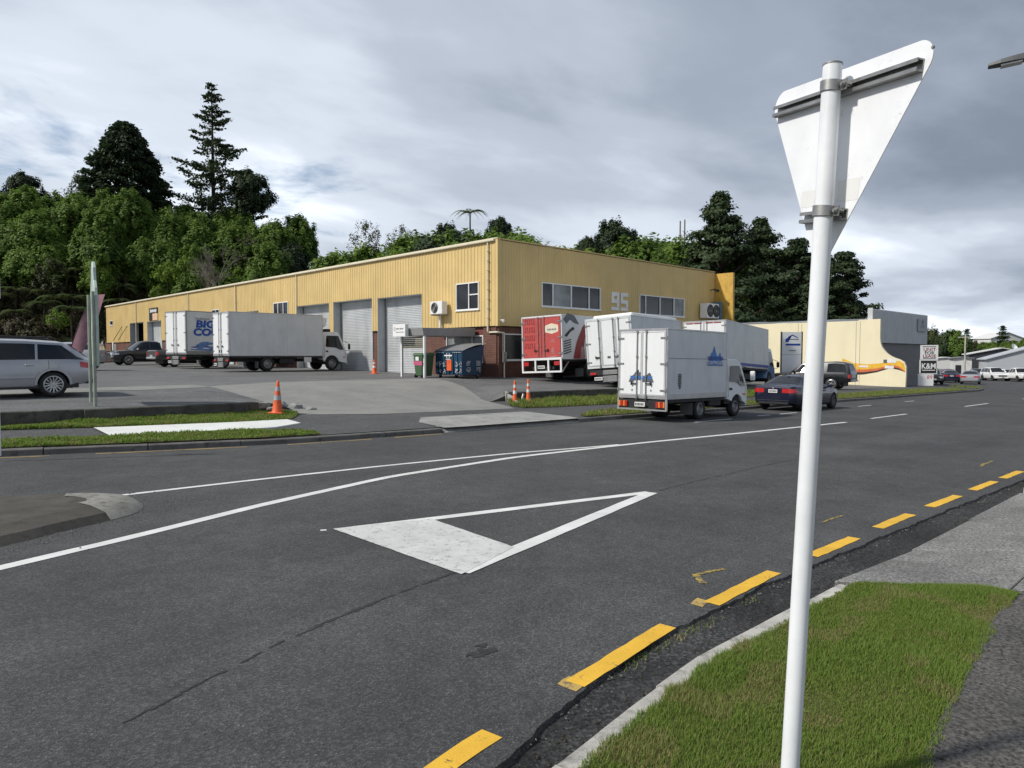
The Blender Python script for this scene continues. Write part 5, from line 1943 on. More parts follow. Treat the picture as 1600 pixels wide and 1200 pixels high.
def near_extra(r, Lb, hw, z0, z1):
    y = -hw - .003
    MB().box(.06, Lb - .06, y, y + .004, z0 + .55 * (z1 - z0) + .06, z0 + .55 * (z1 - z0) + .072).build('panel_joint', 'grey_decal', r)
    g = MB()
    x0, zc_ = .62, z0 + .42
    for i in range(3):
        for j in range(7):
            g.box(x0 + i * .062, x0 + i * .062 + .05, y - .004, y + .002, zc_ + j * .055, zc_ + j * .055 + .042)
    g.box(x0 + .05, x0 + .14, y - .004, y + .002, zc_ - .09, zc_ - .01)
    g.build('vent_grille', 'grey_decal', r)
    X = lambda a, b: (Lb - 1.30 + a, y - .002, z0 + 1.06 + b)
    decal_poly('mountain_emblem', [(0, 0), (.16, .26), (.22, .42), (.28, .40), (.36, .52), (.42, .66), (.50, .46), (.58, .34), (.66, .30), (.72, .34), (.80, .44), (.86, .32), (.93, .16), (1.0, 0)], 'blue_decal', r, X)
    lettering('TEMPERATURE', .155, 'navy_decal', r, (Lb - .80, y - .005, z0 + 1.06 + .24), (1, 0, 0), bold=.004)
    lettering('CONTROLLED', .15, 'white', r, (Lb - .80, y - .005, z0 + 1.06 + .09), (1, 0, 0), bold=.003)
    lettering('CONTROLLED', .15, 'navy_decal', r, (Lb - .80, y - .0045, z0 + 1.06 + .075), (1, 0, 0), bold=.006)
    Y_ = lambda a, b: (-.0145, -a, z0 + .52 + b)
    decal_poly('mountain_emblem', [(-.50, 0), (-.42, .16), (-.30, .24), (-.20, .36), (-.12, .40), (-.08, .30), (-.03, .34), (-.02, 0)], 'grey_decal', r, lambda a, b: (-.0145, -a, z0 + .52 + b))
    decal_poly('mountain_emblem', [(.02, 0), (.03, .22), (.16, .18), (.24, .28), (.32, .30), (.40, .14), (.46, 0)], 'grey_decal', r, Y_)
    lettering('TEMPERATURE', .13, 'blue_decal', r, (-.0165, .02, z0 + .66), (0, -1, 0), bold=.003)
    decal_poly('ice_base', [(-.30, 0), (-.26, .05), (-.2, .03), (-.12, .06), (-.02, .04), (-.02, 0)], 'white', r, lambda a, b: (-.0155, -a, z0 + .52 + b))
    for s_ in (-1, 1):
        MB().box(-.02, -.0125, s_ * .33, s_ * .38, z0 + .24, z0 + .30).build('latch', 'galv', r)


nt = box_truck('box_truck', 'small white box truck parked at the kerb in front, blue lettering on its side', 18.42, 13.22, zr(18.42), 0.6, 3.66, 1.86, .70, 2.90, 'white', wheel_r=.34, rear='multi', cab_h=1.98, cab_len=1.42, skirt=.17, rear_x=2.05, front_x=4.42, pitch=.0145, extra=near_extra)


def canter_extra(r, Lb, hw, z0, z1):
    for y in (-.15, .15):
        MB().box(-.02, -.0125, y - .06, y + .06, z0 + .20, z0 + .34).build('latch', 'steel_dark', r)
    MB().box(Lb - 1.2, Lb - .75, -hw + .02, -hw + .06, z0 - .34, z0 - .06).build('white_locker', 'plate', r)


box_truck('box_truck', 'plain white refrigerated truck parked nose towards the shut roller door', 15.65, 39.25, Zl(15.6, 39.2) + .02, 0.0, 5.6, 2.2, .84, 3.26, 'white', wheel_r=.40, fridge=True, cab_h=2.28, cab_len=1.62, rear_x=2.2, front_x=6.25, extra=canter_extra)


def big_extra(r, Lb, hw, z0, z1):
    y = -hw - .003
    lettering('TAURANGA', .17, 'grey_decal', r, (1.08, y, z1 - .48), (1, 0, 0), sx=1.05)
    lettering('BIG', .60, 'navy_decal', r, (1.26, y, z1 - .80), (1, 0, 0), sx=1.4, bold=.012, shear=.1)
    lettering('COU', .60, 'navy_decal', r, (1.30, y, z1 - 1.30), (1, 0, 0), sx=1.3, bold=.012, shear=.1)
    lettering('BIG', .60, 'blue_decal', r, (1.29, y + .0012, z1 - .83), (1, 0, 0), sx=1.4, bold=.03, shear=.1)
    lettering('COU', .60, 'blue_decal', r, (1.33, y + .0012, z1 - 1.33), (1, 0, 0), sx=1.3, bold=.03, shear=.1)
    rg_ = random.Random(5)
    F = lambda a, b: (a, y, z0 + b)
    decal_poly('wave_print', [(.25, .30), (.5, .42), (.7, .62), (1.0, .78), (1.4, .80), (1.8, .72), (2.3, .74), (2.6, .6), (2.6, .3), (1.6, .22), (.9, .26)], 'wave', r, F)
    for k in range(9):
        a, b = rg_.uniform(.5, 2.3), rg_.uniform(.3, .6)
        decal_poly('wave_streak', [(a - .3, b), (a - .1, b + .06), (a + .15, b + .03), (a + .3, b + .09), (a + .1, b - .03)], 'navy_decal' if k % 2 else 'boxwhite', r, lambda p, q, k=k: (p, y - .001 - k * .0002, z0 + q))


M['wave'] = simple('blue_wave_print', (0.12, 0.24, 0.52), .45, var=.5, scale=4)
box_truck('box_truck', 'white truck with big blue lettering and grey corner posts behind the plain truck', 15.67, 46.28, Zl(15, 46) + .02, 11, 5.6, 2.35, .86, 3.55, 'white', wheel_r=.40, cab_h=2.2, rear_x=2.6, skirt=.22, frame='rim_grey', door='cream_door' if False else 'boxwhite', extra=big_extra)


def red_extra(r, Lb, hw, z0, z1):
    z0 = z0 - .08
    x = -.0165
    F = lambda a, b: (x, -a, z0 + b)
    decal_poly('crest_panel', [(.22, 1.62), (.26, 1.66), (.58, 1.74), (.90, 1.66), (.94, 1.62), (.94, 1.38), (.90, 1.34), (.58, 1.26), (.26, 1.34), (.22, 1.38)], 'cream', r, F)
    m_ = MB()
    for k in range(6):
        m_.box(x - .002, x - .001, -.40 - k * .085, -.345 - k * .085, z0 + 1.42, z0 + 1.50)
    m_.build('small_print', 'grey_decal', r)
    m_ = MB()
    for row, zz_ in enumerate((1.86, 1.50, 1.12, .75)):
        for k in range(5):
            a = .36 + k * .125
            m_.box(x - .001, x, a, a + .05, z0 + zz_ - .13, z0 + zz_ + .13)
            m_.box(x - .001, x, a + .05, a + .09, z0 + zz_ + (.08 if k % 2 else -.11), z0 + zz_ + (.12 if k % 2 else -.07))
    m_.build('tall_print', 'dark_red', r)
    m_ = MB()
    for zz_, w_ in ((.98, .10), (.90, .26), (.60, .09), (.52, .18), (.44, .18), (.36, .22), (.22, .34)):
        m_.box(x - .001, x, -.62 - w_ / 2, -.62 + w_ / 2, z0 + zz_, z0 + zz_ + .035)
    m_.build('small_print', 'pink', r)
    y = -hw - .003
    G_ = lambda a, b: (a, y, z0 + b)
    decal_poly('swirl_print', [(.9, .1), (1.25, .9), (1.8, 1.6), (2.5, 2.0), (2.4, 1.5), (2.0, 1.1), (1.85, .6), (1.95, .1)], 'dark_red', r, G_)
    decal_poly('swirl_print', [(1.5, .1), (1.6, .6), (1.75, .7), (1.9, .55), (1.95, .1)], 'pink', r, lambda a, b: (a, y - .001, z0 + b))
    decal_poly('swirl_print', [(.15, 1.9), (.5, 2.2), (1.1, 2.1), (1.5, 1.7), (1.1, 1.75), (.7, 1.9), (.4, 1.7)], 'grey_decal', r, G_)
    decal_poly('swirl_print', [(.2, 1.15), (.55, 1.38), (.95, 1.58), (1.1, 1.48), (.7, 1.33), (.4, 1.1)], 'ink', r, G_)
    for k in range(6):
        decal_poly('louvre_print', [(.12, .30 + k * .11), (.75, .42 + k * .11), (.75, .47 + k * .11), (.12, .35 + k * .11)], 'ink', r, G_)


box_truck('box_truck', 'truck with red printed rear doors and white tail frame at the brick corner', 23.75, 22.55, Zl(24.1, 22.4) + .02, 9, 5.6, 2.25, .98, 3.02, 'white', panel='boxgrey', door='red_door', frame='boxgrey', wheel_r=.40, roll=R(-2.2), rear='frame', cab_h=2.15, rear_x=2.4, extra=red_extra)


def mid_extra(r, Lb, hw, z0, z1):
    MB().box(.55, Lb - .2, -hw + .15, hw - .15, z1 + .0, z1 + .16).build('roof_cap', 'white', r, bevel=.05)
    for y, w_ in ((.55, .16), (.02, .16), (-.62, .16)):
        MB().box(-.03, -.0125, y - w_ / 2, y + w_ / 2, z0 + .42, z0 + .52).build('lock_plate', 'galv', r, bevel=.01)
        MB().box(-.034, -.0305, y - w_ / 4, y + w_ / 4, z0 + .44, z0 + .50).build('lock_cover', 'ink', r)


box_truck('box_truck', 'white truck with three plain rear panels leaning beside the red one', 24.75, 19.35, Zl(24.7, 19.4) + .01, 14, 6.6, 2.20, .86, 3.08, 'white', wheel_r=.36, roll=R(-4.2), doors_n=3, frame='boxgrey', cab_h=2.1, rear_x=2.3, extra=mid_extra)


def far_extra(r, Lb, hw, z0, z1):
    MB().box(.08, Lb - .06, -hw - .004, -hw + .002, z0 + .10, z0 + .26).build('navy_stripe', 'navy_decal', r)
    m_ = MB()
    for y in (-.75, -.3, .35, .8):
        m_.box(-.03, -.0125, y - .2, y + .2, z1 - .16, z1 - .10)
    m_.build('worn_patch', 'dark_red', r)


M['cabblue'] = paintmat('blue_cab_paint', (0.10, 0.22, 0.42), .1)
box_truck('box_truck', 'white truck with navy side stripe and blue cab beyond the others', 33.95, 20.3, Zl(34.4, 20) - .0, 10, 7.6, 2.42, 1.05, 3.52, M['cabblue'], wheel_r=.42, skirt=.2, roll=R(-1.5), pitch=R(2.4), cab_h=2.4, cab_len=1.7, rear_x=2.6, extra=far_extra)

# ================================================================ street furniture
# ---- give way sign seen from behind
base, top = Vector((2.615, 1.185, 0.06)), Vector((2.712, 1.10, 2.87))
ax_ = (top - base).normalized()
gs = thing('give_way_sign', 'white triangular road sign seen from behind on a leaning white pole', 'road sign', base)
mb = MB()
pl = (top - base)
mb.cyl((0, 0, -.1), pl, .0338, n=40, caps=False)
mb.lathe([(.0338, 0), (.0325, .006), (0.0, .006)], 40)
nv = len(mb.v)
pole_m = MB().cyl((0, 0, -.1), pl, .0338, n=40)
pole_m.build('pole', 'pole_white', gs, smooth=40)
MB().cyl(pl + ax_ * .0005, pl + ax_ * .006, .0355, n=30).build('pole_cap', 'rim_grey', gs, smooth=40)
tdir = Vector((-.452, -.892, 0)).normalized()          # along the plate towards the camera side
tdir = (tdir - ax_ * tdir.dot(ax_)).normalized()
tdir = (tdir - ax_ * .10).normalized()
pup = ax_ - tdir * ax_.dot(tdir)
pup.normalize()
nb = tdir.cross(ax_).normalized()
if nb.dot(Vector((-.9, .45, 0))) < 0:
    nb = -nb                                            # back of the plate
pc_top = Vector((2.785, 1.083, 2.875)) - base              # middle of the top edge
s_, r_ = .888, .06
A = [Vector((-s_ / 2, 0)), Vector((s_ / 2, 0)), Vector((0, -s_ * .866))]
cen = sum(A, Vector((0, 0))) / 3
outl = []
for i, a in enumerate(A):
    d = (cen - a).normalized()
    c0 = a + d * (2 * r_)
    ang0 = math.atan2(-d.y, -d.x)
    for k in range(-8, 9):
        t_ = ang0 + R(60) * k / 8
        outl.append(c0 + Vector((math.cos(t_), math.sin(t_))) * r_)


def PL(a, b, o):
    return pc_top + tdir * a + pup * b + nb * o


ps = sorted(outl, key=lambda p: math.atan2((p - cen).y, (p - cen).x))
m_ = MB()
n = len(ps)
vs = [PL(p.x, p.y, 0.0) for p in ps] + [PL(p.x, p.y, -.003) for p in ps]
m_.add(vs, [tuple(range(n)), tuple(range(2 * n - 1, n - 1, -1))] + [(i, (i + 1) % n, n + (i + 1) % n, n + i) for i in range(n)])
t = NT('sign_back_aluminium')
big = t.ramp(t.noise(6, 5, .6), [(.3, .93), (.7, 1.03)])
spk = t.ramp(t.noise(38, 7, .78), [(.56, 0.0), (.66, 1.0)])
blot = t.ramp(t.noise(9, 5, .7), [(.5, 0.0), (.62, 1.0)])
c_ = t.mix(t.math('MULTIPLY', t.math('MULTIPLY', spk, blot), .7), t.mix(1.0, (.80, .81, .83), big, 'MULTIPLY'), (.42, .42, .45))
t.done(c_, .45, None, 0.0)
M['signback'] = t.m
m_.build('plate', ['signback'], gs, fixn=True)


def rail(b, a0, a1):
    q = MB()
    for (z0_, z1_, d0, d1) in ((-.021, -.016, .001, .026), (.016, .021, .001, .026), (-.0155, .0155, .001, .006), (-.021, -.008, .0265, .030), (.008, .021, .0265, .030)):
        p8 = [PL(a, b + z, d) for z in (z0_, z1_) for a, d in ((a0, d0), (a1, d0), (a1, d1), (a0, d1))]
        q.hexa(p8)
    return q.build('mounting_rail', 'galv', gs, fixn=True)


rail(-.085, -.372, .370)
rail(-.545, -.115, .115)
for b in (-.085, -.545):
    q = MB()
    wp = PL(0, b, 0)
    # point of the pole axis level with this rail
    k = (wp).dot(ax_)
    pc = ax_ * k
    ring_ = []
    e1 = nb
    e2 = tdir
    rows = []
    for zz_ in (-.019, .019):
        rows.append([pc + ax_ * zz_ + (e1 * math.cos(a) + e2 * math.sin(a)) * .0365 for a in [R(-115 + 230 * i / 20) for i in range(21)]])
    rows2 = []
    for zz_ in (.019, -.019):
        rows2.append([pc + ax_ * zz_ + (e1 * math.cos(a) + e2 * math.sin(a)) * .0395 for a in [R(-115 + 230 * i / 20) for i in range(21)]])
    q.grid([rows[0], rows[1], rows2[0], rows2[1], rows[0]])
    for sd in (-1, 1):
        o_ = pc + e2 * sd * .048 - e1 * .012
        p8 = [o_ + ax_ * z + e2 * sd * a + e1 * d for z in (-.019, .019) for a, d in ((-.014, -.006), (.014, -.006), (.014, .0), (-.014, 0))]
        q.hexa(p8)
        q.cyl(o_ + e2 * sd * .004 - e1 * .03, o_ + e2 * sd * .004 + e1 * .014, .007, n=8)
        q.cyl(o_ + e2 * sd * .004 + e1 * .001, o_ + e2 * sd * .004 + e1 * .008, .011, n=6)
    q.build('pole_clamp', 'galv', gs, fixn=True, smooth=30)
for a0, a1, b0, b1 in ((.045, .155, -.495, -.415), (-.155, -.075, -.50, -.435)):
    m_ = MB().poly([PL(a0, b0, .0006), PL(a1, b0, .0006), PL(a1, b1, .0006), PL(a0, b1, .0006)])
    m_.build('sticker', simple('sticker_off_white', (.74, .74, .72), .5, var=.1), gs)
MB().cyl(PL(.395, -.035, -.004), PL(.395, -.035, .003), .005, n=8).build('rivet', 'rim_grey', gs)

# ---- street light reaching in from the right
lampz = 8.05
sl_ = thing('street_light', 'dark flat street light head on an arm at the top right', 'street light', (18.3, 1.2, zr(18.3) + .1))
MB().cyl((0, 0, 0), (0, 0, 7.6), .09, .05, 14).build('pole', 'galv', sl_, smooth=40)
MB().tube([(0, 0, 7.58), (-.08, .5, 7.85), (-.2, 1.4, 8.08), (-.29, 2.03, 8.12)], .03, 10).build('arm', 'galv', sl_, smooth=40)
hd = MB()
P0, P1 = Vector((-.28, 1.98, 8.12)), Vector((-.52, 2.78, 8.06))
dd = (P1 - P0).normalized()
sdv = Vector((dd.y, -dd.x, 0))
rows = []
for k, (w_, h0, h1) in enumerate(((.05, -.05, .05), (.13, -.06, .06), (.15, -.055, .045), (.15, -.05, .03), (.11, -.045, .005))):
    c = P0 + (P1 - P0) * (k / 4)
    rows.append([c + sdv * w_ + Vector((0, 0, h0)), c + sdv * w_ * .9 + Vector((0, 0, h1)), c - sdv * w_ * .9 + Vector((0, 0, h1)), c - sdv * w_ + Vector((0, 0, h0)), c + sdv * w_ + Vector((0, 0, h0))])
hd.grid(rows)
hd.poly(rows[0][:-1])
hd.poly(rows[-1][:-1][::-1])
hd.build('lamp_head', simple('lamp_grey', (.10, .105, .11), .5), sl_, fixn=True)
MB().hexa([P0 + dd * .25 + sdv * s * .1 + Vector((0, 0, z)) if False else P0 + dd * a + sdv * s * .1 + Vector((0, 0, z)) for z in (-.10, -.066) for a, s in ((.25, 1), (.62, 1), (.62, -1), (.25, -1))]).build('lens', 'clear_lens', sl_, fixn=True)
MB().cyl(P0 + dd * .12 + Vector((0, 0, .05)), P0 + dd * .12 + Vector((0, 0, .16)), .045, .035, 12).build('photocell', 'white', sl_, smooth=40)


# ---- traffic cones
def cone(label, x, y, z, h, rb, group=None, tilt=0.0, base_c='orange', grey=False):
    r = thing('traffic_cone', label, 'traffic cone', (x, y, z), random.Random(int(x * 10)).uniform(0, 1), group)
    r.rotation_euler = (tilt, tilt * .6, r.rotation_euler[2])
    b = rb * 1.45
    MB().box(-b, b, -b, b, 0, .035).build('base', base_c, r, bevel=.012)
    m_ = MB()
    zt_ = h
    rt = .032
    f = lambda q: rb + (rt - rb) * q
    prof = [(f(0) + .02, .035), (f(0), .07)] + [(f(q), .07 + (h - .07) * q) for q in (.3, .34, .5, .52, .68, .82, .94)] + [(rt * .9, h - .01), (rt * .6, h), (0, h)]
    m_.lathe(prof, 24)
    m_.build('body', 'orange', r, smooth=40)
    for q0, q1 in ((.36, .52), (.66, .80)):
        MB().lathe([(f(q0) + .0035, .07 + (h - .07) * q0), (f(q1) + .0035, .07 + (h - .07) * q1)], 24).build('reflective_band', 'reflect_grey' if grey else 'reflect', r, smooth=60)
    return r


cone('large grimy orange cone on the verge end by the driveway', 8.67, 18.04, Zl(8.67, 18.04) + .02, .88, .135, grey=True, tilt=.03)
cone('orange cone beside the brick pier between two roller doors', 21.2, 32.6, Zl(21.2, 32.6), .76, .13)
cone('left of two slim orange cones on the grass by the drive', 17.25, 17.72, Zl(17.25, 17.72) + .03, .80, .085)
cone('right of two slim orange cones on the grass by the drive', 18.15, 17.95, Zl(18.15, 17.95) + .05, .80, .085)
dr = thing('drain_pit', 'dark open drain pit with a short grey pipe between two slim cones', 'drain', (17.95, 18.32, Zl(17.9, 18.2)))
MB().box(-.35, .55, -.05, .2, -.25, .34).build('pit_wall', 'black', dr)
MB().cyl((.05, -.16, .0), (.22, -.10, .28), .05, n=12).build('pipe', 'galv', dr, smooth=40)

# ---- bins
t = NT('blue_bin_paint')
d_ = t.ramp(t.noise(3, 6, .65), [(.45, 0.), (.7, 1.)])
t.done(t.mix(t.math('MULTIPLY', d_, .35), (.010, .052, .105), (.03, .035, .04)), .5)
M['binblue'] = t.m
M['bingreen'] = simple('green_bin_paint', (.055, .12, .05), .5, dirt=.2)
M['lidgrey'] = simple('grey_lid', (.20, .21, .22), .45, var=.2)
bx, by_, bz = 20.82, 24.79, Zl(20.9, 25) + .0
sk = thing('skip_bin', 'large dark blue wheeled rubbish bin with sloping grey lid by the brick corner', 'bin', (bx, by_, bz))
Wb, Db = 2.02, 1.22   # along y, along x
MB().hexa([(.06, .06, .16), (Db - .06, .06, .16), (Db - .06, Wb - .06, .16), (.06, Wb - .06, .16), (0, 0, 1.28), (Db + .1, 0, 1.56), (Db + .1, Wb, 1.56), (0, Wb, 1.28)]).build('body', 'binblue', sk, bevel=.015)
m_ = MB()
N_ = 24
rows = []
for k in range(N_ + 1):
    y = -.04 + (Wb + .08) * k / N_
    z = .025 * (k % 2)
    rows.append([(-.06, y, 1.27 + z), (.3, y, 1.40 + z), (.75, y, 1.53 + z), (Db + .18, y, 1.62 + z)])
m_.grid(rows)
m_.build('lid', 'lidgrey', sk)
MB().box(-.03, .0, -.02, Wb + .02, 1.18, 1.265).build('rim_bar', 'binblue', sk)
for y in frange(.08, Wb - .08, .31):
    MB().box(-.02, .05, y - .03, y + .03, .2, 1.17).build('rib', 'binblue', sk)
for y, x in ((.25, .12), (Wb - .25, .12), (.25, Db - .12), (Wb - .25, Db - .12)):
    c_ = MB().lathe([(.0, -.03), (.075, -.03), (.085, -.015), (.085, .015), (.075, .03), (0, .03)], 16, axis='y').build('castor', 'rubber', sk, (x, y, .086), smooth=40)
    f_ = MB().box(-.04, .04, -.04, -.032, 0, .09).box(-.04, .04, .032, .04, 0, .09)
    link('castor_fork', f_.mesh('castor_fork', 'galv'), c_)
MB().box(-.024, -.021, .78, 1.12, .36, .86).build('orange_sticker', simple('orange_sticker', (.75, .12, .03), .5), sk)
MB().hexa([(-.026, .84, .72), (-.0245, .84, .72), (-.0245, .9, .72), (-.026, .9, .72), (-.026, 1.0, .80), (-.0245, 1.0, .80), (-.0245, 1.04, .82), (-.026, 1.04, .82)]).build('sticker_mark', 'ink', sk)
m_ = MB()
m_.lathe([(.12, -.024), (.145, -.024)], 22, axis='x', o=(0, 1.02, 1.06))
m_.box(-.026, -.023, .74, 1.30, 1.03, 1.09)
for y in frange(.15, Wb - .15, .12):
    if abs(y - 1.02) > .35:
        m_.box(-.0345, -.031, y - .03, y + .03, 1.19, 1.21)
m_.build('white_logo', 'white', sk)
MB().box(-.024, -.021, .84, 1.2, .87, .89).box(-.024, -.021, .9, 1.14, .93, .95).build('small_print', 'white', sk)
rb_ = random.Random(8)
m_ = MB()
for cy in (.14, .42, 1.30, 1.62, 1.86):
    for cz in (.34, .66):
        for k in range(10):
            y, z = cy + rb_.uniform(-.09, .09), cz + rb_.uniform(-.11, .11)
            m_.box(-.0235, -.0215, y - .022, y + .022, z - .018, z + .02)
for cx_ in (.25, .85):
    for cz in (.42, .72):
        for i in range(4):
            for j in range(4):
                if rb_.random() < .8:
                    m_.box(cx_ + i * .055, cx_ + i * .055 + .038, -.0235 + .03 * 0, -.0005 + .04, cz - .12 + j * .06, cz - .12 + j * .06 + .035)
m_.build('worn_white_print', simple('worn_print', (.55, .56, .56), .5, var=.3), sk)

gb = thing('wheelie_bin', 'green wheelie bin with pink band beside the blue bin', 'bin', (19.92, 26.98, bz))
MB().hexa([(.05, -.24, .10), (.66, -.24, .10), (.66, .26, .10), (.05, .26, .10), (0, -.34, 1.05), (.72, -.34, 1.05), (.72, .36, 1.05), (0, .36, 1.05)]).build('body', 'bingreen', gb, bevel=.03)
MB().hexa([(-.04, -.38, 1.052), (.78, -.38, 1.052), (.78, .40, 1.052), (-.04, .40, 1.052), (.02, -.33, 1.18), (.74, -.33, 1.20), (.74, .35, 1.20), (.02, .35, 1.18)]).build('lid', 'bingreen', gb, bevel=.03)
MB().hexa([(.013, -.31, .60), (.02, -.31, .60), (.02, .32, .60), (.013, .32, .60), (-.008, -.33, .80), (0, -.33, .80), (0, .34, .80), (-.008, .34, .80)]).build('pink_band', simple('pink_band', (.55, .12, .22), .5), gb)
MB().box(-.022, -.006, -.10, .14, .82, 1.0).build('white_sticker', 'plate', gb)
for y in (-.26, .24):
    MB().lathe([(0, -.03), (.09, -.03), (.1, 0), (.09, .03), (0, .03)], 16, axis='y').build('wheel', 'rubber', gb, (.08, y, .1), smooth=40)

# ---- narrow green sign board seen edge on, feather flag, street name sign
gp = thing('pylon_sign', 'tall narrow pale green sign board seen almost edge on beside the wagon', 'sign', (4.84, 19.95, z_edge(4.84)))
M['palegreen'] = simple('pale_green_sign', (.46, .56, .50), .45, var=.3, scale=2, dirt=.4)
M['olivepost'] = simple('olive_post', (.30, .34, .28), .5, var=.3, dirt=.3)
gp.rotation_euler = (0, 0, R(81))
prof = [(-.62, 1.0), (.62, 1.0), (.62, 2.7), (.52, 2.95), (.34, 3.2), (.28, 3.45), (.14, 3.58), (-.06, 3.58), (-.22, 3.42), (-.30, 3.1), (-.5, 2.9), (-.62, 2.6)]
MB().prism(prof, 'y', -.035, .035).build('board', 'palegreen', gp, bevel=.01)
for x in (-.60, .60):
    MB().cyl((x, .075, -.05), (x, .075, 2.8), .04, n=12).build('post', 'olivepost', gp, smooth=40)
MB().prism([(-.45, 1.45), (.45, 1.45), (.45, 2.1), (-.45, 2.1)], 'y', -.039, -.0355).build('white_panel', 'white', gp)
MB().prism([(-.45, 1.45), (.45, 1.45), (.45, 2.1), (-.45, 2.1)], 'y', .0355, .039).build('white_panel', 'white', gp)
MB().prism([(-.45, 2.2), (.45, 2.2), (.45, 2.75), (-.45, 2.75)], 'y', -.039, -.0355).build('faded_panel', simple('faded_green_panel', (.48, .55, .50), .5, var=.4, scale=5), gp)
fl = thing('feather_flag', 'faded mauve feather flag standing behind the green sign board', 'flag', (5.58, 24.28, Zl(5.58, 24.2)))
M['mauve'] = simple('faded_mauve_cloth', (.26, .14, .17), .9, var=.4, scale=2)
M['palepink'] = simple('pale_pink_print', (.50, .38, .42), .9, var=.3, scale=3)
fl.rotation_euler = (0, 0, R(-44))
rows = []
for k in range(15):
    q = k / 14
    z = .55 + 2.35 * q
    xl = -.62 + .98 * q ** 1.3
    xr = xl + .34 + .12 * math.sin(q * 3.1)
    rows.append([(xl + (xr - xl) * j / 4, .05 * math.sin(q * 7 + j), z) for j in range(5)])
MB().grid(rows).build('cloth', 'mauve', fl, smooth=60)
MB().grid([[(p[0], p[1] - .006, p[2]) for p in r[1:4]] for r in rows[1:5]]).build('printed_panel', 'palepink', fl)
MB().grid([[(p[0], p[1] - .006, p[2]) for p in r[1:4]] for r in rows[11:13]]).build('printed_panel', 'palepink', fl)
MB().tube([(-.60, .02, 0), (-.60, .0, .6)] + [(r[0][0] - .01, r[0][1], r[0][2]) for r in rows[2::3]], .012, 6).build('flag_pole', 'black', fl)
ls = thing('street_sign', 'white street sign on a post at the left edge of the picture', 'sign', (2.19, 14.805, zr(2) + .1))
ls.rotation_euler = (0, 0, R(-44))
MB().cyl((-.125, 0, 0), (-.125, 0, 3.05), .035, n=14).build('post', 'pole_white', ls, smooth=40)
MB().box(-.62, .01, -.055, -.035, 2.69, 3.06).build('plate', 'white', ls, bevel=.005)
MB().box(-.60, -.01, -.0565, -.0552, 2.71, 3.04).build('plate_border', simple('sign_border', (.62, .62, .64), .5), ls)

# ---- loading clutter at the far end of the warehouse
rp = random.Random(12)


def pallet_stack(label, x, y, n, rz=0.0):
    r = thing('pallet_stack', label, 'pallets', (x, y, Zl(min(x, 20), y)), rz, 'pallets at the far end of the warehouse')
    for k in range(n):
        z = k * .145
        m_ = MB()
        for q in (-.5, 0, .5):
            m_.box(-.6, .6, q - .05, q + .05, z, z + .10)
        m_.build('bearer', 'timber', r)
        for q in frange(-.52, .52, .26):
            MB().box(q - .05, q + .05, -.55, .55, z + .101, z + .12).build('deck_board', M['greytimber'], r)
    return r


M['greytimber'] = simple('grey_timber', (.34, .33, .31), .85, var=.25)
pallet_stack('taller stack of grey pallets left of the parked pickup', 16.9, 67.5, 7, .2)
pallet_stack('shorter stack of grey pallets left of the parked pickup', 18.3, 68.8, 6, .5)
fn = thing('timber_fence', 'rough fence of mixed boards under the far end of the warehouse', 'fence', (21.2, 80, 0.9))
for k, y in enumerate(frange(-.5, 10, .42)):
    h_ = rp.uniform(1.9, 2.35)
    MB().box(-.03 + rp.uniform(-.04, .04), .02, y - .19, y + .19, 0, h_).build('board', rp.choice(['timber', 'timber', 'greytimber', 'steel_dark', 'boxgrey', 'brick']), fn)
gw = thing('yard_wall', 'low grey block wall behind the pallets and pickups', 'wall', (22.0, 71.5, .8))
MB().box(-.1, .1, -3, 4.0, 0, 1.1).build('block_wall', 'retain' if False else 'greytimber', gw)

# ================================================================ neighbouring premises
M['creamwall'] = simple('cream_painted_wall', (.80, .72, .50), .6, var=.06, scale=.6, dirt=.08)
M['stripe_y'] = simple('yellow_stripe', (.80, .46, .045), .5, var=.2)
M['stripe_o'] = simple('orange_stripe', (.62, .16, .06), .5, var=.15)
M['stripe_k'] = simple('brown_black_stripe', (.035, .028, .028), .5)
M['greyclad'] = simple('grey_cladding', (.54, .55, .56), .5, var=.08, scale=.8)
M['darkclad'] = simple('charcoal_wall', (.17, .168, .168), .6, var=.15)
M['roofgrey'] = simple('grey_roofing', (.20, .205, .215), .5, var=.12)
nb_ = thing('showroom_building', 'cream and grey building with wavy end wall and orange stripe', 'building', (58.6, 17.9, -.6))
Z0 = -.75
prof = [(48, Z0), (17.93, Z0), (17.89, .26), (17.90, .95), (18.03, 1.27), (18.32, 1.46), (18.7, 1.60), (18.98, 1.74), (19.25, 1.94), (19.46, 2.18), (19.62, 2.42), (19.73, 2.72), (19.78, 3.1), (19.78, 4.60), (21.4, 4.58), (21.41, 4.50), (48, 4.50)]
m_ = MB().prism(prof, 'x', 58.6, 58.85)
m_.build('end_wall', 'creamwall', nb_, absolute=True, fixn=True)
up = [(22.6, 1.55), (22.2, 1.40), (21.68, 1.17), (20.73, 1.09), (19.75, 1.17), (18.91, 1.31), (18.35, 1.36), (18.06, 1.18), (17.95, .82)]
o1 = [(22.6, .78), (22.2, .74), (21.68, .69), (20.97, .67), (19.98, .78), (19.02, 1.06), (18.43, .98), (18.06, .68), (17.95, .56)]
o2 = [(22.6, .58), (22.2, .52), (21.68, .47), (20.97, .46), (19.98, .60), (19.02, .93), (18.43, .82), (18.06, .60), (17.95, .52)]
o3 = [(22.6, .30), (22.2, .26), (21.68, .24), (20.97, .28), (19.98, .47), (19.02, .80), (18.43, .69), (18.06, .56), (17.95, .50)]


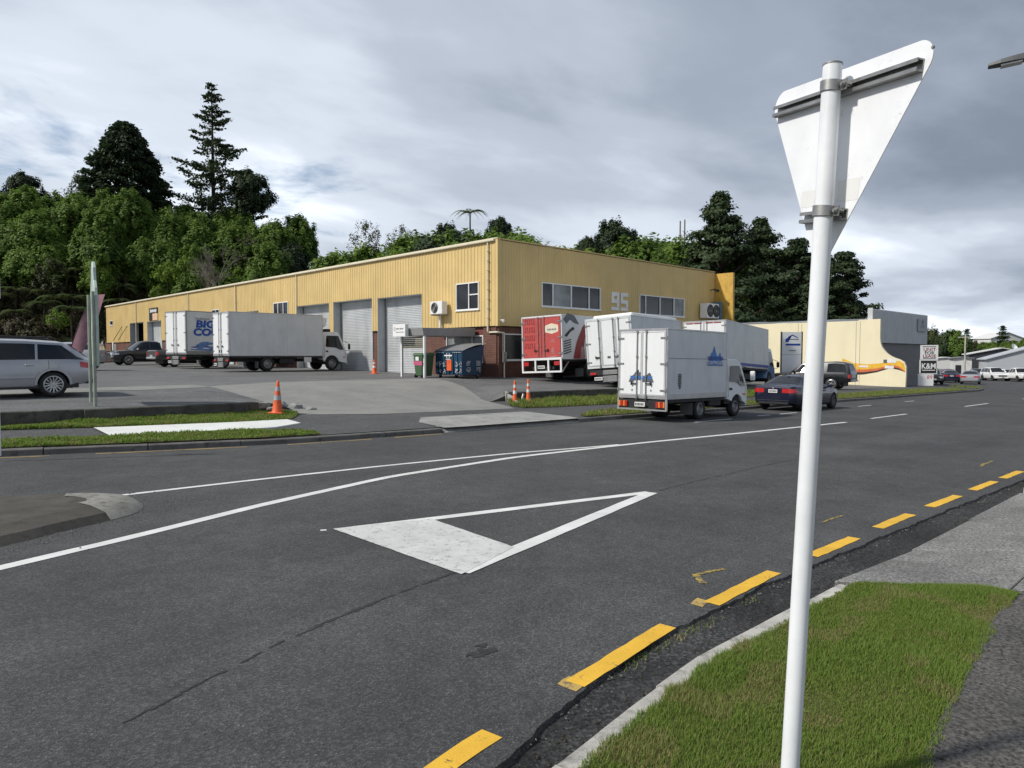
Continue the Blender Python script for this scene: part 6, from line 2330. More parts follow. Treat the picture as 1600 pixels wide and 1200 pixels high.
def band(a, b, mat, d):
    def dens(l):
        return [(interp(k, [(i, p[0]) for i, p in enumerate(l)]), interp(k, [(i, p[1]) for i, p in enumerate(l)])) for k in frange(0, len(l) - 1, .25)]
    A_, B_ = dens(a), dens(b)
    MB().grid([[(58.6 - d, y, z) for y, z in A_], [(58.6 - d, y, z) for y, z in B_]]).build('painted_stripe', mat, nb_, absolute=True)


band(up, o1, 'stripe_y', .003)
band(o1, o2, 'stripe_o', .0032)
band(o2, o3, 'stripe_k', .0034)
for y0, y1, z0_, z1_, mt in ((20.6, 21.3, .85, 1.0, 'plate'), (18.75, 19.4, .78, 1.0, 'plate'), (18.6, 19.2, 1.22, 1.52, 'plate'), (19.25, 19.5, 1.2, 1.46, 'grey_decal')):
    MB().box(58.585, 58.594, y0, y1, z0_, z1_).build('notice', mt, nb_, absolute=True)
for y in (21.25, 21.55, 25.9, 26.2):
    MB().box(58.592, 58.598, y, y + .02, Z0, 4.45).build('panel_joint', 'grey_decal', nb_, absolute=True)
# roof rising behind the end wall and the grey street front
m_ = MB().hexa([(58.86, 21.0, 4.40), (72.7, 21.0, 5.25), (72.7, 48, 5.25), (58.86, 48, 4.40), (58.86, 21.0, 4.50), (72.7, 21.0, 5.34), (72.7, 48, 5.34), (58.86, 48, 4.50)])
m_.build('roof', 'roofgrey', nb_, absolute=True)
for y in (27.5, 35.5):
    MB().hexa([(59.2, y, 4.53), (72, y, 5.30), (72, y + 1.0, 5.30), (59.2, y + 1.0, 4.53), (59.2, y, 4.55), (72, y, 5.33), (72, y + 1.0, 5.33), (59.2, y + 1.0, 4.55)]).build('roof_light', 'boxgrey', nb_, absolute=True)
ribbed('y', 58.9, 72.73, 2.80, 5.42, [], 20.5, -1, .35, .03).build('front_cladding', 'greyclad', nb_, absolute=True)
MB().box(58.9, 72.74, 20.62, 20.8, 5.3, 5.46).box(58.87, 59.0, 20.45, 20.81, 2.81, 5.50).build('parapet_capping', 'greyclad', nb_, absolute=True)
MB().box(58.9, 72.7, 20.75, 21.0, -1.2, 2.79).build('lower_wall', 'darkclad', nb_, absolute=True)
MB().box(72.5, 72.72, 21.0, 48, -1.2, 5.2).build('side_wall', 'greyclad', nb_, absolute=True)
MB().box(60.2, 62.5, 20.70, 20.745, -.8, 2.2).build('shopfront_glass', 'glass', nb_, absolute=True)
ws = thing('wall_sign', 'small pale sign high on the grey street front', 'sign', (70.9, 20.40, 4.47))
MB().box(-1.25, 1.25, -.03, .03, -.54, .54).build('panel', simple('pale_grey_sign', (.36, .37, .39), .5), ws)
lettering('NTB', .40, 'grey_decal', ws, (0, -.035, -.12), (1, 0, 0), sx=1.3)
MB().box(-.2, .25, -.036, -.031, .12, .42).build('emblem', 'grey_decal', ws)

# ---- stacked street number sign
st_ = thing('stacked_sign', 'stacked white street sign reading unit for lease above number 89', 'sign', (63.5, 17.75, -.75))
st_.rotation_euler = (0, 0, R(-54))
MB().box(-.62, .66, -.06, .06, 2.20, 3.36).build('panel', 'white', st_)
lettering('UNIT', .36, 'dark_red', st_, (.02, -.066, 2.99), (1, 0, 0), sx=1.1, bold=.006)
lettering('FOR', .34, 'ink', st_, (.02, -.066, 2.72), (1, 0, 0), sx=1.1, bold=.006)
lettering('LEASE', .34, 'dark_red', st_, (.02, -.066, 2.46), (1, 0, 0), sx=1.1, bold=.006)
MB().box(-.45, .48, -.066, -.0615, 2.27, 2.32).box(-.5, .5, -.066, -.0615, 3.2, 3.26).build('small_print', 'grey_decal', st_)
MB().box(-.66, .62, -.06, .06, 1.05, 2.18).build('panel', 'white', st_)
MB().box(-.60, .56, -.066, -.0615, 1.11, 2.12).build('black_field', 'black', st_)
lettering('K&M', .62, 'white', st_, (-.02, -.070, 1.66), (1, 0, 0), sx=.85, bold=.012)
MB().box(-.5, .46, -.070, -.0665, 1.32, 1.38).build('small_print', 'plate', st_)
MB().box(-.78, .36, -.06, .06, .10, 1.03).build('panel', 'white', st_)
lettering('89', .42, 'red_lens', st_, (.08, -.066, .78), (1, 0, 0))
for x in (-.5, .3):
    MB().box(x - .05, x + .05, .061, .14, -.1, 3.3).build('post', 'steel_dark', st_)

# ---- white builder sign board
wp = thing('signboard', 'tall white sign board with blue roof emblem beyond the blue cab', 'sign', (48.0, 21.6, -.3))
wp.rotation_euler = (0, 0, R(-40))
wp.location = (47.9, 21.9, Zl(47.9, 21.9))
MB().box(-.70, .70, -.06, .06, .55, 2.18).build('panel', 'boxwhite', wp)
MB().box(-.70, .70, -.06, .06, 2.2, 3.75).build('panel', 'boxwhite', wp)
MB().box(-.73, -.701, -.08, .08, -.2, 3.78).box(.701, .78, -.08, .08, -.2, 3.78).box(-.7, .7, -.05, .05, 2.181, 2.199).build('frame', 'steel_dark', wp)
q = MB().poly([(-.45, -.064, 3.25), (.05, -.064, 3.50), (.45, -.064, 3.32), (.45, -.064, 3.38), (.05, -.064, 3.58), (-.25, -.064, 3.42), (-.25, -.064, 3.05), (-.45, -.064, 3.05)])
q.build('roof_emblem', 'navy_decal', wp)
MB().box(-.42, .62, -.066, -.0615, 2.82, 2.95).build('blue_bar', 'navy_decal', wp)
m_ = MB()
for a, b, z in ((-.15, .5, 3.22), (-.2, .3, 2.45), (-.05, .08, .85), (.25, .42, .85)):
    m_.box(a, b, -.066, -.0615, z, z + .05)
m_.build('small_print', 'grey_decal', wp)

# ================================================================ far buildings on the right
M['palegrey'] = simple('pale_grey_clad', (.46, .48, .50), .5, var=.05)
M['farwhite'] = simple('far_white_wall', (.66, .66, .64), .6, var=.08)
M['charcoal'] = simple('charcoal_clad', (.05, .055, .06), .5, var=.15)


def shed(name, label, p0, along, length, depth, h, rise, wall, roof, z, ops=(), fascia=True):
    """gabled shed; front runs from p0 along 'along' (deg), depth goes to its left"""
    r = thing(name, label, 'building', (p0[0], p0[1], z))
    r.rotation_euler = (0, 0, R(along))
    pr = [(0, 0), (length, 0), (length, h), (length / 2, h + rise), (0, h)]
    MB().prism(pr, 'y', 0, depth).build('wall', wall, r, fixn=True)
    rf = MB()
    for s_, a, b in ((0, (-.3, h - .08), (length / 2, h + rise + .02)), (1, (length + .3, h - .08), (length / 2, h + rise + .02))):
        rf.hexa([(a[0], -.3, a[1]), (b[0], -.3, b[1]), (b[0], depth + .3, b[1]), (a[0], depth + .3, a[1]), (a[0], -.3, a[1] + .14), (b[0], -.3, b[1] + .14), (b[0], depth + .3, b[1] + .14), (a[0], depth + .3, a[1] + .14)])
    rf.build('roof', roof, r, fixn=True)
    for (a, b, z0_, z1_, nm, mt) in ops:
        MB().box(a, b, -.06, .02, z0_, z1_).build(nm, mt, r)
    return r


shed('shed', 'pale grey gabled shed with dark doorway at the right edge', (129.3, 28.06), -62, 26, 4, 3.1, 3.9, 'palegrey', 'palegrey', zr(126) - .1,
     [(.3, 4.2, 0, 1.45, 'glazed_front', 'glass'), (4.4, 12, 0, 1.45, 'dark_doorway', 'dark'), (13, 22, 0, 1.4, 'dark_doorway', 'dark')])
shed('shed', 'charcoal gabled shed behind the pale grey one', (144.6, 34.1), -62, 10, 3, 4.1, 1.0, 'charcoal', 'farwhite', zr(140) - .1, [(2, 5, 0, 2.4, 'doorway', 'dark')])
shed('shed', 'low white flat building behind the power pole', (145.1, 40.6), -62, 5.6, 3, 3.3, .2, 'farwhite', 'farwhite', zr(142) - .1, [(1.6, 4.4, .3, 1.5, 'dark_opening', 'olivepost')])
shed('shed', 'small white clad unit left of the power pole', (131.2, 33.1), -62, 2.6, 2, 3.3, .1, 'farwhite', 'roofgrey', zr(130) - .1, [(.3, 1.1, 0, 2.2, 'dark_door', 'black')])
for i, (x, y, z, rr_, lab) in enumerate(((262, 56, 4.2, 20, 'white house among trees on the far rise'), (275, 43, 4.5, 70, 'pale house with dark roof on the far rise at the right edge'))):
    shed('house', lab, (x, y), -44 + rr_ * .2, 11, 8, 2.8, 1.9, 'farwhite', 'charcoal' if i else 'farwhite', z, [(2, 3.4, .9, 2.1, 'window', 'glass'), (6, 8, .9, 2.1, 'window', 'glass')])
dsh = thing('satellite_dish', 'white satellite dish on the charcoal shed roof', 'satellite dish', (150.2, 28.7, 3.1))
dsh.rotation_euler = (R(60), 0, R(-20))
MB().lathe([(.0, 0), (.3, .05), (.55, .16), (.7, .28)], 20).build('dish', 'white', dsh, smooth=60)
MB().cyl((0, 0, -.02), (0, -.9, -1.0), .05, n=8).build('mast', 'galv', dsh)
pw = thing('power_pole', 'slender concrete power pole in front of the white units', 'power pole', (110.0, 26.4, zr(110)))
MB().cyl((0, 0, 0), (0, 0, 6.2), .13, .09, 12).build('pole', 'kerb', pw, smooth=40)
MB().box(-.05, .05, -.9, .9, 5.75, 5.87).build('crossarm', 'greytimber', pw)
wr = thing('overhead_wires', 'thin overhead wires running past the power pole', 'wires', (110, 26.4, zr(110) + 5.9))
for k, y in enumerate((-.8, .8)):
    pts = [(x, y + x * .28, -.8 * (1 - ((x - 35) / 35) ** 2) if x > 0 else -.8 * (1 - ((x + 35) / 35) ** 2)) for x in frange(0, 70, 5)]
    MB().tube(pts, .018, 4).build('wire', 'black', wr)

# ================================================================ hill and trees
CU, CV = Vector((.7193, -.6947)), Vector((.6947, .7193))   # across / away along the hill foot


def W2(xc, yc):
    p = CU * xc + CV * yc
    return p.x, p.y


def hill_h(xc, yc):
    pl_ = interp(xc, [(-180, 17), (-95, 18), (-70, 19), (-45, 17.5), (-36, 15), (-27, 9.5), (-15, 7), (0, 6), (25, 5.5), (38, 4), (55, 1.5), (70, -.5), (140, -1.5)])
    st0 = interp(xc, [(-70, 87), (-58, 88), (-48, 97), (60, 97)])
    k = sstep(st0, st0 + 30, yc)
    bank = 2.2 * sstep(st0, st0 + 5, yc) * (1 - sstep(-30, 20, xc))
    return .2 - 4.5 * sstep(42, 60, xc) + pl_ * k + bank * (1 - k) + .5 * mnoise.noise((xc * .12, yc * .12, 0)) * k


mb = MB()
mb.grid([[(*W2(xc, yc), hill_h(xc, yc) - (1.5 if yc < 86 else 0)) for xc in frange(-180, 140, 5)] for yc in [85] + frange(87, 130, 2.5) + [150, 200, 300]])
tag(mb.build('hill', 'hill', smooth=60), kind='structure')


def far_h(xc, yc):
    return interp(xc, [(95, -3), (112, 0.8), (130, 2.5), (150, 3.5), (190, 4.5), (260, 3)]) * sstep(165, 200, yc) - 2.2


mb = MB()
mb.grid([[(*W2(xc, yc), far_h(xc, yc)) for xc in frange(95, 300, 8)] for yc in (160, 170, 180, 190, 205, 225, 260, 400)])
tag(mb.build('far_rise', 'hill', smooth=60), kind='structure')


def leaf_mesh(name, leaves, mat):
    """leaves: list of (centre, long axis vec, side vec, tone)"""
    n = len(leaves)
    vs = np.zeros((n * 4, 3), dtype=np.float32)
    tn = np.zeros(n * 4, dtype=np.float32)
    for i, (c, a, b, t_) in enumerate(leaves):
        vs[i * 4] = c - a
        vs[i * 4 + 1] = c + b * 1.35 - a * .1
        vs[i * 4 + 2] = c + a
        vs[i * 4 + 3] = c - b * 1.35 + a * .1
        tn[i * 4:i * 4 + 4] = t_
    me = bpy.data.meshes.new(name)
    me.vertices.add(n * 4)
    me.vertices.foreach_set('co', vs.ravel())
    me.loops.add(n * 4)
    me.loops.foreach_set('vertex_index', np.arange(n * 4, dtype=np.int32))
    me.polygons.add(n)
    me.polygons.foreach_set('loop_start', np.arange(0, n * 4, 4, dtype=np.int32))
    me.update(calc_edges=True)
    at_ = me.attributes.new('tone', 'FLOAT', 'POINT')
    at_.data.foreach_set('value', tn)
    me.materials.append(M[mat])
    return me


def rvec(rg):
    while True:
        v = Vector((rg.uniform(-1, 1), rg.uniform(-1, 1), rg.uniform(-1, 1)))
        if .05 < v.length < 1:
            return v.normalized()


def broadleaf(seed, H, Rr, nb=46, nl=95, leaf=.30, up=.8, lowest=.18):
    nb, nl, leaf = int(nb * 2.2), int(nl * .85), leaf * .74
    rg = random.Random(seed)
    lv = []
    zc = H * (lowest + (1 - lowest) / 2)
    hz = H * (1 - lowest) / 2
    cs = []
    for k in range(nb):
        d = rvec(rg)
        q = rg.uniform(.45, 1.0) ** .6
        lump = 1 + .28 * mnoise.noise(d * 1.8 + Vector((seed, 0, 0)))
        c = Vector((d.x * Rr * q * lump, d.y * Rr * q * lump, zc + d.z * hz * q * lump))
        taper = 1 - .35 * max(0, (c.z - zc) / hz)
        c.x *= taper
        c.y *= taper
        cs.append(c)
        br = rg.uniform(.45, 1.0) * Rr * .27
        bt = rg.uniform(-.28, .28)
        for _ in range(nl):
            e = rvec(rg)
            p = c + Vector((e.x * br, e.y * br, e.z * br * 1.6)) * rg.uniform(.25, 1.0)
            od = Vector((c.x / Rr, c.y / Rr, 0)) * .7
            nn = (e * .55 + od + Vector((0, 0, .65)) + rvec(rg) * .55).normalized()
            a = nn.cross(rvec(rg))
            a = a + Vector((0, 0, up * .35))
            a = (a - nn * a.dot(nn))
            a = a.normalized() if a.length > .01 else Vector((1, 0, 0))
            s_ = a.cross(nn)
            L_ = leaf * rg.uniform(.6, 1.3)
            lv.append((p, a * L_, s_ * L_ * .42, .5 + bt + rg.uniform(-.22, .22)))
    tr = MB()
    tr.cyl((0, 0, -.8), (0, 0, H * .55), H * .022, H * .010, 8)
    for c in cs[::5]:
        z0_ = rg.uniform(.15, .5) * H
        tr.cyl((0, 0, z0_), c, H * .009, H * .003, 5)
    return lv, tr


def conifer_whorl(seed, H, Rb, levels, per, droop, tip_up, dens, leaf, flat=.35, start=.08, power=1.0, jitter=.15, gap=0.0):
    """tree with clear branch tiers"""
    rg = random.Random(seed)
    lv = []
    tr = MB().cyl((0, 0, -1), (0, 0, H * .98), H * .016, H * .002, 8)
    for i in range(levels):
        q = start + (1 - start) * (i + rg.uniform(-.3, .3)) / levels
        z = H * min(.985, max(start, q))
        Lm = Rb * max(.04, (1 - q)) ** power
        for k in range(per):
            if rg.random() < gap:
                continue
            a = 2 * math.pi * (k + rg.uniform(-.35, .35)) / per + i * .7
            L_ = Lm * rg.uniform(1 - jitter * 2, 1 + jitter)
            dv = Vector((math.cos(a), math.sin(a), 0))
            pts = []
            for j in range(6):
                t_ = j / 5
                pts.append(Vector((0, 0, z)) + dv * L_ * t_ + Vector((0, 0, -droop * L_ * math.sin(t_ * 2.2) + tip_up * L_ * t_ * t_)))
            for j in range(5):
                tr.cyl(pts[j], pts[j + 1], .05 * (1 - t_ * .6) * (H / 20), .03 * (H / 20), 4, caps=False)
            nlv = int(dens * L_)
            for _ in range(nlv):
                t_ = rg.uniform(.12, 1.0) ** .75
                j = min(4, int(t_ * 5))
                p = pts[j].lerp(pts[j + 1], t_ * 5 - j)
                wsp = .16 * L_ * (1.1 - t_) + .18
                p = p + Vector((rg.gauss(0, wsp), rg.gauss(0, wsp), rg.gauss(0, wsp * flat) - .1))
                ax2 = (dv * rg.uniform(.2, 1) + rvec(rg) * .7 + Vector((0, 0, rg.uniform(-.3, .3)))).normalized()
                s_ = ax2.cross(rvec(rg)).normalized()
                l2 = leaf * rg.uniform(.6, 1.3)
                lv.append((p, ax2 * l2, s_ * l2 * .38, .5 + rg.uniform(-.35, .35)))
    return lv, tr


def layered(seed, H, Rr, plates, nl, leaf=.32):
    """spreading dark cypress: irregular horizontal foliage plates on big limbs"""
    rg = random.Random(seed)
    lv = []
    tr = MB().cyl((0, 0, -1), (0, 0, H * .85), H * .028, H * .006, 8)
    for k in range(plates):
        q = (k + rg.random()) / plates
        z = H * (.10 + .88 * q)
        rad = Rr * (1.0 - q ** 1.9) * rg.uniform(.35, 1.05)
        a = rg.uniform(0, 6.283)
        c = Vector((math.cos(a) * rad, math.sin(a) * rad, z + rg.uniform(-.4, .4)))
        tr.cyl((0, 0, max(.5, z - rad * .55)), c, H * .009, H * .003, 5, caps=False)
        pr = rg.uniform(.12, .28) * Rr
        bt = rg.uniform(-.25, .25)
        for _ in range(nl):
            e = rvec(rg)
            p = c + Vector((e.x * pr, e.y * pr, e.z * pr * .45)) * rg.uniform(.3, 1.0)
            nn = (e * .5 + Vector((c.x / Rr, c.y / Rr, .6)) + rvec(rg) * .6).normalized()
            ax2 = nn.cross(rvec(rg)).normalized()
            s_ = ax2.cross(nn)
            l2 = leaf * rg.uniform(.5, 1.2)
            lv.append((p, ax2 * l2, s_ * l2 * .42, .5 + bt + rg.uniform(-.2, .2)))
    return lv, tr


def dome(seed, H, Rr, n, leaf=.32):
    """dense rounded dark conifer with drooping sprays in shelves"""
    rg = random.Random(seed)
    lv = []
    tr = MB().cyl((0, 0, -1), (0, 0, H * .8), H * .03, H * .01, 8)
    sp_ = []
    for k in range(560):
        q = rg.random() ** .9
        z = H * (.06 + .93 * q)
        prof = max(0, 1 - ((q - .12) / .9) ** 1.55) ** .8 if q > .12 else .95
        a = rg.uniform(0, 6.283)
        lump = 1 + .16 * mnoise.noise((math.cos(a) * 1.5 + seed, math.sin(a) * 1.5, q * 4))
        rad = Rr * min(1.0, prof) * lump * (rg.uniform(.80, 1.0) if rg.random() < .7 else rg.uniform(.3, .8))
        sp_.append((Vector((math.cos(a) * rad, math.sin(a) * rad, z)), Vector((math.cos(a), math.sin(a), 0)), rg.uniform(-.25, .25)))
    for c, dv, bt in sp_:
        for _ in range(n // 560):
            p = c + Vector((rg.gauss(0, .42), rg.gauss(0, .42), rg.gauss(0, .22)))
            ax2 = (dv * .8 + Vector((0, 0, -.35)) + rvec(rg) * .6).normalized()
            s_ = ax2.cross(rvec(rg)).normalized()
            l2 = leaf * rg.uniform(.6, 1.4)
            lv.append((p, ax2 * l2, s_ * l2 * .45, .5 + bt + rg.uniform(-.2, .2)))
    return lv, tr


def fern(seed, H):
    rg = random.Random(seed)
    lv = []
    tr = MB().cyl((0, 0, -.5), (0, 0, H), .13, .09, 8)
    for k in range(16):
        a = 2 * math.pi * (k + rg.uniform(-.3, .3)) / 16
        dv = Vector((math.cos(a), math.sin(a), 0))
        sv = Vector((-dv.y, dv.x, 0))
        L_ = rg.uniform(2.0, 2.8)
        lift = rg.uniform(.35, .75)
        for j in range(22):
            t_ = (j + .5) / 22
            p = Vector((0, 0, H)) + dv * L_ * t_ + Vector((0, 0, lift * math.sin(t_ * 2.6) - .9 * t_ * t_))
            wd = .42 * math.sin(math.pi * min(1, t_ * .9 + .08)) + .05
            for s_ in (-1, 1):
                ax2 = (sv * s_ + dv * .35 + Vector((0, 0, -.25))).normalized()
                lv.append((p + ax2 * wd * .5, ax2 * wd * .5, dv * .06, .5 + rg.uniform(-.25, .25)))
    return lv, tr


def bare(seed, H):
    rg = random.Random(seed)
    tr = MB()

    def grow(p, d, L_, r, lev):
        q = p + d * L_
        tr.cyl(p, q, r, r * .65, 5, caps=False)
        if lev == 0:
            return
        for _ in range(3 if lev > 1 else 4):
            nd = (d + rvec(rg) * .62 + Vector((0, 0, .12))).normalized()
            grow(p.lerp(q, rg.uniform(.55, 1)), nd, L_ * rg.uniform(.55, .8), r * .55, lev - 1)
    for k in range(3):
        grow(Vector((0, 0, -.3)), (Vector((0, 0, 1)) + rvec(rg) * .35).normalized(), H * .38, H * .013, 4)
    return tr


PROTO = {}


def proto(key, lvtr, mat, bark='barkt'):
    lv, tr = lvtr
    PROTO[key] = (leaf_mesh('crown', lv, mat), tr.mesh('trunk', bark, smooth=60))


proto('leafy_a', broadleaf(1, 10, 3.6, 64, 110, .33), 'leaf_mid')
proto('leafy_b', broadleaf(2, 11, 3.2, 62, 110, .31, 1.1), 'leaf_mid')
proto('leafy_c', broadleaf(3, 9, 4.0, 66, 110, .34, .6), 'leaf_mid')
proto('light_a', broadleaf(4, 8, 3.0, 54, 100, .29, .9), 'leaf_light')
proto('light_b', broadleaf(5, 7, 2.2, 26, 70, .26, 1.2), 'leaf_light')
proto('olive_a', broadleaf(6, 9, 3.3, 34, 60, .26, .7), 'leaf_olive')
proto('dark_a', broadleaf(7, 10, 3.6, 66, 120, .34, .4, .1), 'leaf_dark')
proto('thin_a', broadleaf(8, 9, 3.0, 30, 34, .20, .9), 'leaf_olive')
proto('scrub_a', broadleaf(9, 2.4, 1.7, 22, 46, .16, .7, .0), 'leaf_scrub')
proto('scrub_b', broadleaf(10, 2.0, 1.9, 22, 46, .15, .4, .0), 'leaf_scrub')
proto('bush_a', broadleaf(11, 2.6, 1.5, 18, 50, .17, 1.2, .05), 'leaf_light')
proto('redwood', conifer_whorl(12, 27, 8.6, 28, 5, .10, .13, 31, .27, .22, .10, .80, .28, .22), 'leaf_dark')
proto('dome', dome(13, 17, 7.0, 38000, .30), 'leaf_dark')
proto('cypress_a', layered(14, 21, 7.2, 170, 150, .28), 'leaf_dark')
proto('cypress_b', layered(15, 17, 5.8, 150, 140, .28), 'leaf_dark')
proto('norfolk', conifer_whorl(16, 14, 3.6, 20, 6, .05, .18, 26, .34, .3, .08, .8), 'leaf_dark')
proto('fern', fern(17, 4.2), 'leaf_fern')


def plant(key, name, label, xc, yc, sc=1.0, group=None, z=None, hf=hill_h, rot=None, zs=1.0):
    x, y = W2(xc, yc)
    zz_ = hf(xc, yc) - .25 if z is None else z
    r = thing(name, label, 'tree' if 'bush' not in name and 'shrub' not in name else 'shrub', (x, y, zz_), rot if rot is not None else random.uniform(0, 6.28), group)
    r.scale = (sc, sc, sc * zs)
    link('crown', PROTO[key][0], r)
    link('trunk', PROTO[key][1], r)
    return r


def px2c(px, d):
    return (px - 800) / 1110 * d


def plant_top(key, name, label, px, ytop, d, Hp, group=None, sc=None, rot=0.0, zs=1.0):
    """a tree whose top stands at the height seen in the photo at distance d"""
    ztop = 1.8 + (555 - ytop) / 1110 * d
    xc = px2c(px, d)
    g = hill_h(xc, d)
    s_ = sc if sc else (ztop - g) / Hp
    return plant(key, name, label, xc, d, s_, group, ztop - Hp * s_ * zs, rot=rot, zs=zs)


# landmark trees
plant_top('redwood', 'redwood_tree', 'tall sparse conifer with tiered branches standing above the left hill', 338, 132, 126, 27, sc=.98, rot=.4)
plant_top('dome', 'conifer_tree', 'dense dark rounded conifer on the left hill beside the tall one', 203, 200, 120, 16.8, sc=.93)
plant_top('dark_a', 'dark_tree', 'dark broad tree at the foot of the tall conifer on its right', 395, 268, 124, 10, sc=.95)
plant_top('dark_a', 'dark_tree', 'dark narrow treetop at the left end of the hill skyline', 45, 272, 124, 10, sc=.8)
plant_top('olive_a', 'olive_tree', 'pale olive tree left of the dense dark conifer', 138, 275, 118, 9, sc=.9)
plant_top('thin_a', 'thin_tree', 'thin pale spring tree over the warehouse roof, left one', 577, 342, 112, 9, sc=1.05)
plant_top('thin_a', 'thin_tree', 'thin pale spring tree over the warehouse roof, right one', 628, 350, 112, 9, sc=.9, rot=2.)
plant_top('dark_a', 'dark_tree', 'small dark tree over the roof right of the two thin trees', 703, 352, 112, 10, sc=.85, rot=1.)
plant_top('fern', 'palm_tree', 'palm-like treetop against the sky over the warehouse', 735, 326, 112, 5.0, sc=1.15)
plant_top('dark_a', 'dark_tree', 'round dark treetop against the sky above the warehouse corner', 781, 342, 112, 10, sc=.6, rot=2.2)
plant_top('dark_a', 'dark_tree', 'dark round tree rising over the middle of the yellow front', 960, 346, 104, 10, sc=.95, rot=.7)
plant_top('dark_a', 'dark_tree', 'lower dark tree left of the round one over the yellow front', 918, 372, 104, 10, sc=.55, rot=1.7)
plant_top('cypress_a', 'cypress_tree', 'tallest dark cypress right of the warehouse', 1122, 306, 96, 21, sc=1.02, rot=.3)
plant_top('cypress_a', 'cypress_tree', 'broad dark cypress right of the tallest one', 1185, 345, 97, 21, sc=.88, rot=2.1)
plant_top('cypress_b', 'cypress_tree', 'dark cypress left of the sign pole', 1243, 372, 95, 17, sc=.95, rot=1.1)
plant_top('cypress_b', 'cypress_tree', 'dark cypress partly hidden by the sign pole', 1285, 398, 93, 17, sc=.84, rot=4.0)
plant_top('cypress_b', 'cypress_tree', 'rightmost dark cypress standing right of the sign pole', 1318, 392, 95, 17, sc=.86, rot=5.0)
plant_top('cypress_b', 'cypress_tree', 'dark cypress left of the tallest over the wing wall', 1092, 378, 99, 17, sc=.8, rot=3.2)
for i, (px, yt) in enumerate(((1060, 347), (1067, 345))):
    d = 102
    x, y = W2(px2c(px, d), d)
    zt_ = 1.8 + (555 - yt) / 1110 * d
    r = thing('dead_trunk', ('left' if i == 0 else 'right') + ' of two bare dead trunks against the sky', 'dead tree', (x, y, 5))
    m_ = MB().cyl((0, 0, 0), (0.1, 0, zt_ - 5), .16, .10, 7)
    for k in range(5):
        z = (zt_ - 5) * random.uniform(.6, .95)
        m_.cyl((0, 0, z), (random.uniform(-.5, .5), random.uniform(-.5, .5), z + .25), .05, .02, 4)
    m_.build('trunk', 'palebark', r)
me = bare(21, 8.5).mesh('branches', 'palebark')
for i, (px, yb, d, sc) in enumerate(((345, 452, 97, 1.0), (322, 455, 98, .75))):
    xc = px2c(px, d)
    x, y = W2(xc, d)
    r = thing('bare_tree', ('larger' if i == 0 else 'smaller') + ' leafless grey tree just above the long yellow roof', 'tree', (x, y, 1.8 + (555 - yb) / 1110 * d - 1.5))
    r.scale = (sc,) * 3
    r.rotation_euler = (0, 0, i * 2.1)
    link('branches', me, r)

# wooded hillside: individuals row by row
rgh = random.Random(77)
G1 = 'trees of the wooded hillside'
LAB = {'leafy_a': 'mid green leafy tree', 'leafy_b': 'upright mid green tree', 'leafy_c': 'spreading mid green tree', 'light_a': 'bright light green tree',
       'light_b': 'slim light green tree', 'olive_a': 'olive toned tree', 'dark_a': 'dark evergreen tree'}


def slope_label(k, row, xc, yc):
    px = 800 + xc / yc * 1110
    zone = 'at the left edge' if px < 110 else 'below the dense dark conifer' if px < 265 else 'below the tall sparse conifer' if px < 420 else 'at its right end'
    return LAB[k] + (' low on' if row < 2 else ' halfway up' if row < 4 else ' high on') + ' the wooded slope ' + zone


def roof_label(k, yc0, xc, yc):
    px = 800 + xc / yc * 1110
    zone = 'behind the long yard side roof' if px < 690 else 'behind the warehouse corner' if px < 860 else 'behind the yellow front' if px < 1080 else 'behind the wing wall'
    return LAB[k] + {101: ' in the first row ', 106: ' in the second row ', 111: ' in the back row '}[yc0] + zone


for row, yc0 in enumerate((101, 105.5, 110, 114.5, 119, 124, 130)):
    for xc0 in frange(-98, -26, 4.0):
        xc, yc = xc0 + rgh.uniform(-1.8, 1.8), yc0 + rgh.uniform(-1.6, 1.6) - (5 if xc0 < -55 else 0)
        if xc > -34 and row > 3:
            continue
        if xc < -47 and hill_h(xc, yc) < 7.2:
            continue
        k = rgh.choices(['leafy_a', 'leafy_b', 'leafy_c', 'light_a', 'olive_a', 'dark_a'], [5, 5, 4, 1.6, .8, 1.0])[0]
        sc = rgh.uniform(.8, 1.12) * (.72 if row == 0 else 1)
        if row >= 4 and -70 < xc < -42:
            sc *= .92
        plant(k, 'hillside_tree', slope_label(k, row, xc, yc), xc, yc, sc, G1)
for xc0 in frange(-26, 43, 4.6):
    for yc0 in (101, 106, 111):
        xc, yc = xc0 + rgh.uniform(-1.6, 1.6), yc0 + rgh.uniform(-1.5, 1.5)
        k = rgh.choices(['leafy_a', 'leafy_b', 'leafy_c', 'light_a', 'dark_a'], [4, 3, 5, 2, .6])[0]
        ztop = 1.8 + (555 - interp(xc, [(-26, 412), (-12, 385), (0, 378), (6, 388), (10, 398), (20, 388), (30, 395), (40, 420), (52, 465)])) / 1110 * yc + rgh.uniform(.6, 2.8)
        H_ = {'leafy_a': 10, 'leafy_b': 11, 'leafy_c': 9, 'light_a': 8, 'dark_a': 10}[k]
        sc = max(.35, min(1.7, (ztop - hill_h(xc, yc)) / H_))
        plant(k, 'roofline_tree', roof_label(k, yc0, xc, yc), xc, yc, sc, 'trees over the warehouse roof')
for px, d, sc in ((1165, 84, .62), (1195, 84, .55), (1150, 88, .75), (1215, 86, .45), (1180, 90, .7)):
    plant('light_a', 'bright_tree', 'bright green low tree under the dark cypresses right of the warehouse', px2c(px, d), d, sc, 'bright trees under the cypresses', z=-.6)
for px, d in ((1225, 92), (1260, 92), (1300, 92), (1205, 93), (1318, 94), (1275, 94)):
    plant('dark_a', 'dark_tree', 'dark undergrowth tree at the foot of the cypresses', px2c(px, d), d, rgh.uniform(.7, .9), 'dark undergrowth under the cypresses', z=-1)
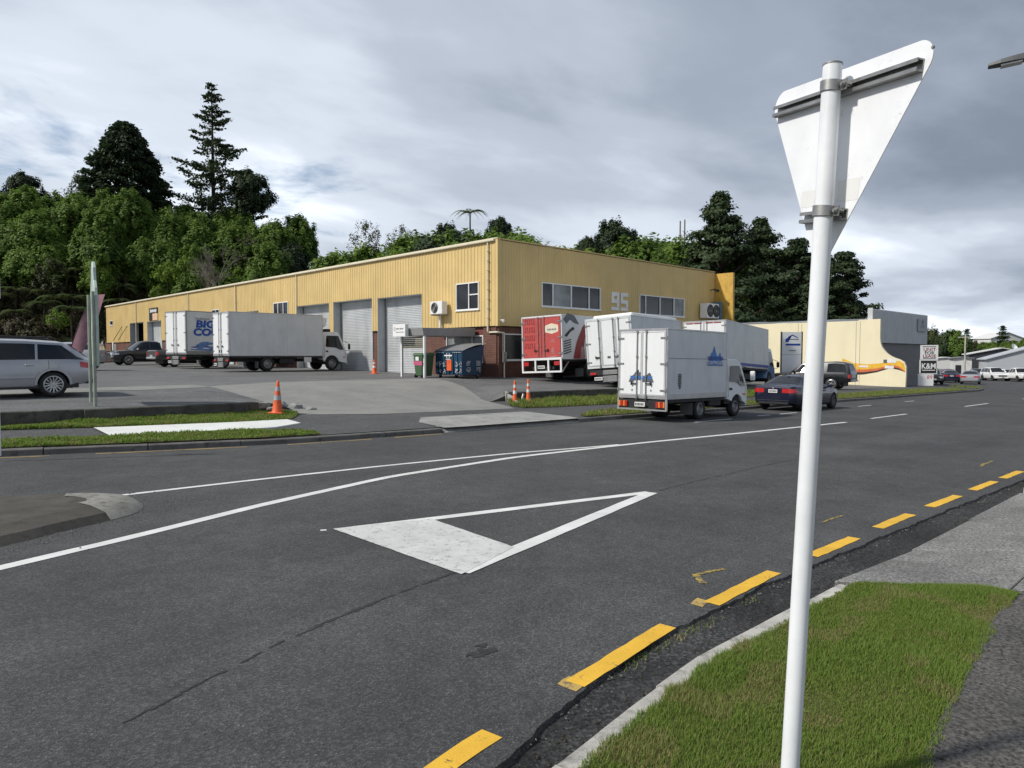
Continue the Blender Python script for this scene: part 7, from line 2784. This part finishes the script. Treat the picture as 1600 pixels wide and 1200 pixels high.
# the bank at the left: ferns, scrub, young trees
for i in range(64):
    xc, yc = rgh.uniform(-84, -40), rgh.uniform(93, 106)
    if xc > -56:
        yc = rgh.uniform(99, 106)
    plant('fern', 'tree_fern', 'dark tree fern on the shady bank left of the warehouse', xc, yc, rgh.uniform(.75, 1.15), 'tree ferns on the bank')
for i in range(170):
    xc = rgh.uniform(-84, -50)
    yc = rgh.uniform(87, 106) if xc < -58 else rgh.uniform(95, 106)
    plant(rgh.choice(['scrub_a', 'scrub_b', 'scrub_b']), 'bank_shrub', 'brown green scrub on the bank left of the warehouse', xc, yc, rgh.uniform(.7, 1.5), 'scrub on the bank')
for px, yb, d, sc in ((92, 508, 90, 1.0), (265, 440, 100, 1.3), (292, 425, 101, 1.1), (250, 465, 99, .9)):
    plant('bush_a', 'young_bush', 'fresh light green bush on the bank left of the warehouse', px2c(px, d), d, sc * .95, 'light green bushes on the bank', z=1.8 + (555 - yb) / 1110 * d - .5)

# far wooded rise on the right
for i in range(44):
    d = rgh.uniform(182, 235)
    px = rgh.uniform(1425, 1680)
    xc = px2c(px, d)
    yt = interp(px, [(1425, 505), (1460, 512), (1490, 515), (1520, 525), (1545, 528), (1580, 532), (1680, 528)]) + rgh.uniform(0, 26)
    k = rgh.choices(['leafy_a', 'leafy_c', 'olive_a', 'dark_a', 'light_a'], [4, 4, 2.5, 2.5, .8])[0]
    ztop = 1.8 + (555 - yt) / 1110 * d
    H_ = {'leafy_a': 10, 'leafy_c': 9, 'olive_a': 9, 'light_a': 8, 'dark_a': 10}[k]
    sc = max(.55, (ztop - far_h(xc, d)) / H_)
    plant(k, 'distant_tree', {'leafy_a': 'mid green', 'leafy_c': 'rounded green', 'olive_a': 'olive', 'dark_a': 'dark', 'light_a': 'light green'}[k] + ' tree on the far rise at the right', xc, d, sc, 'trees on the far rise', hf=far_h)
for i, (px, yt) in enumerate(((1509, 511), (1565, 506))):
    d = 215
    plant('norfolk', 'norfolk_pine', ('left' if i == 0 else 'right') + ' of two pointed pines on the far rise', px2c(px, d), d, 1.0, None, z=1.8 + (555 - yt) / 1110 * d - 14)

# strip of scrub under the cream building's roof line and behind the yard
for i in range(10):
    plant('leafy_c', 'back_tree', 'green tree behind the cream building', rgh.uniform(22, 36), rgh.uniform(88, 96), rgh.uniform(.5, .7), 'trees behind the cream building', z=-.6)

# ---------------------------------------------------------------- thin air between here and the far hill is clear: no haze needed
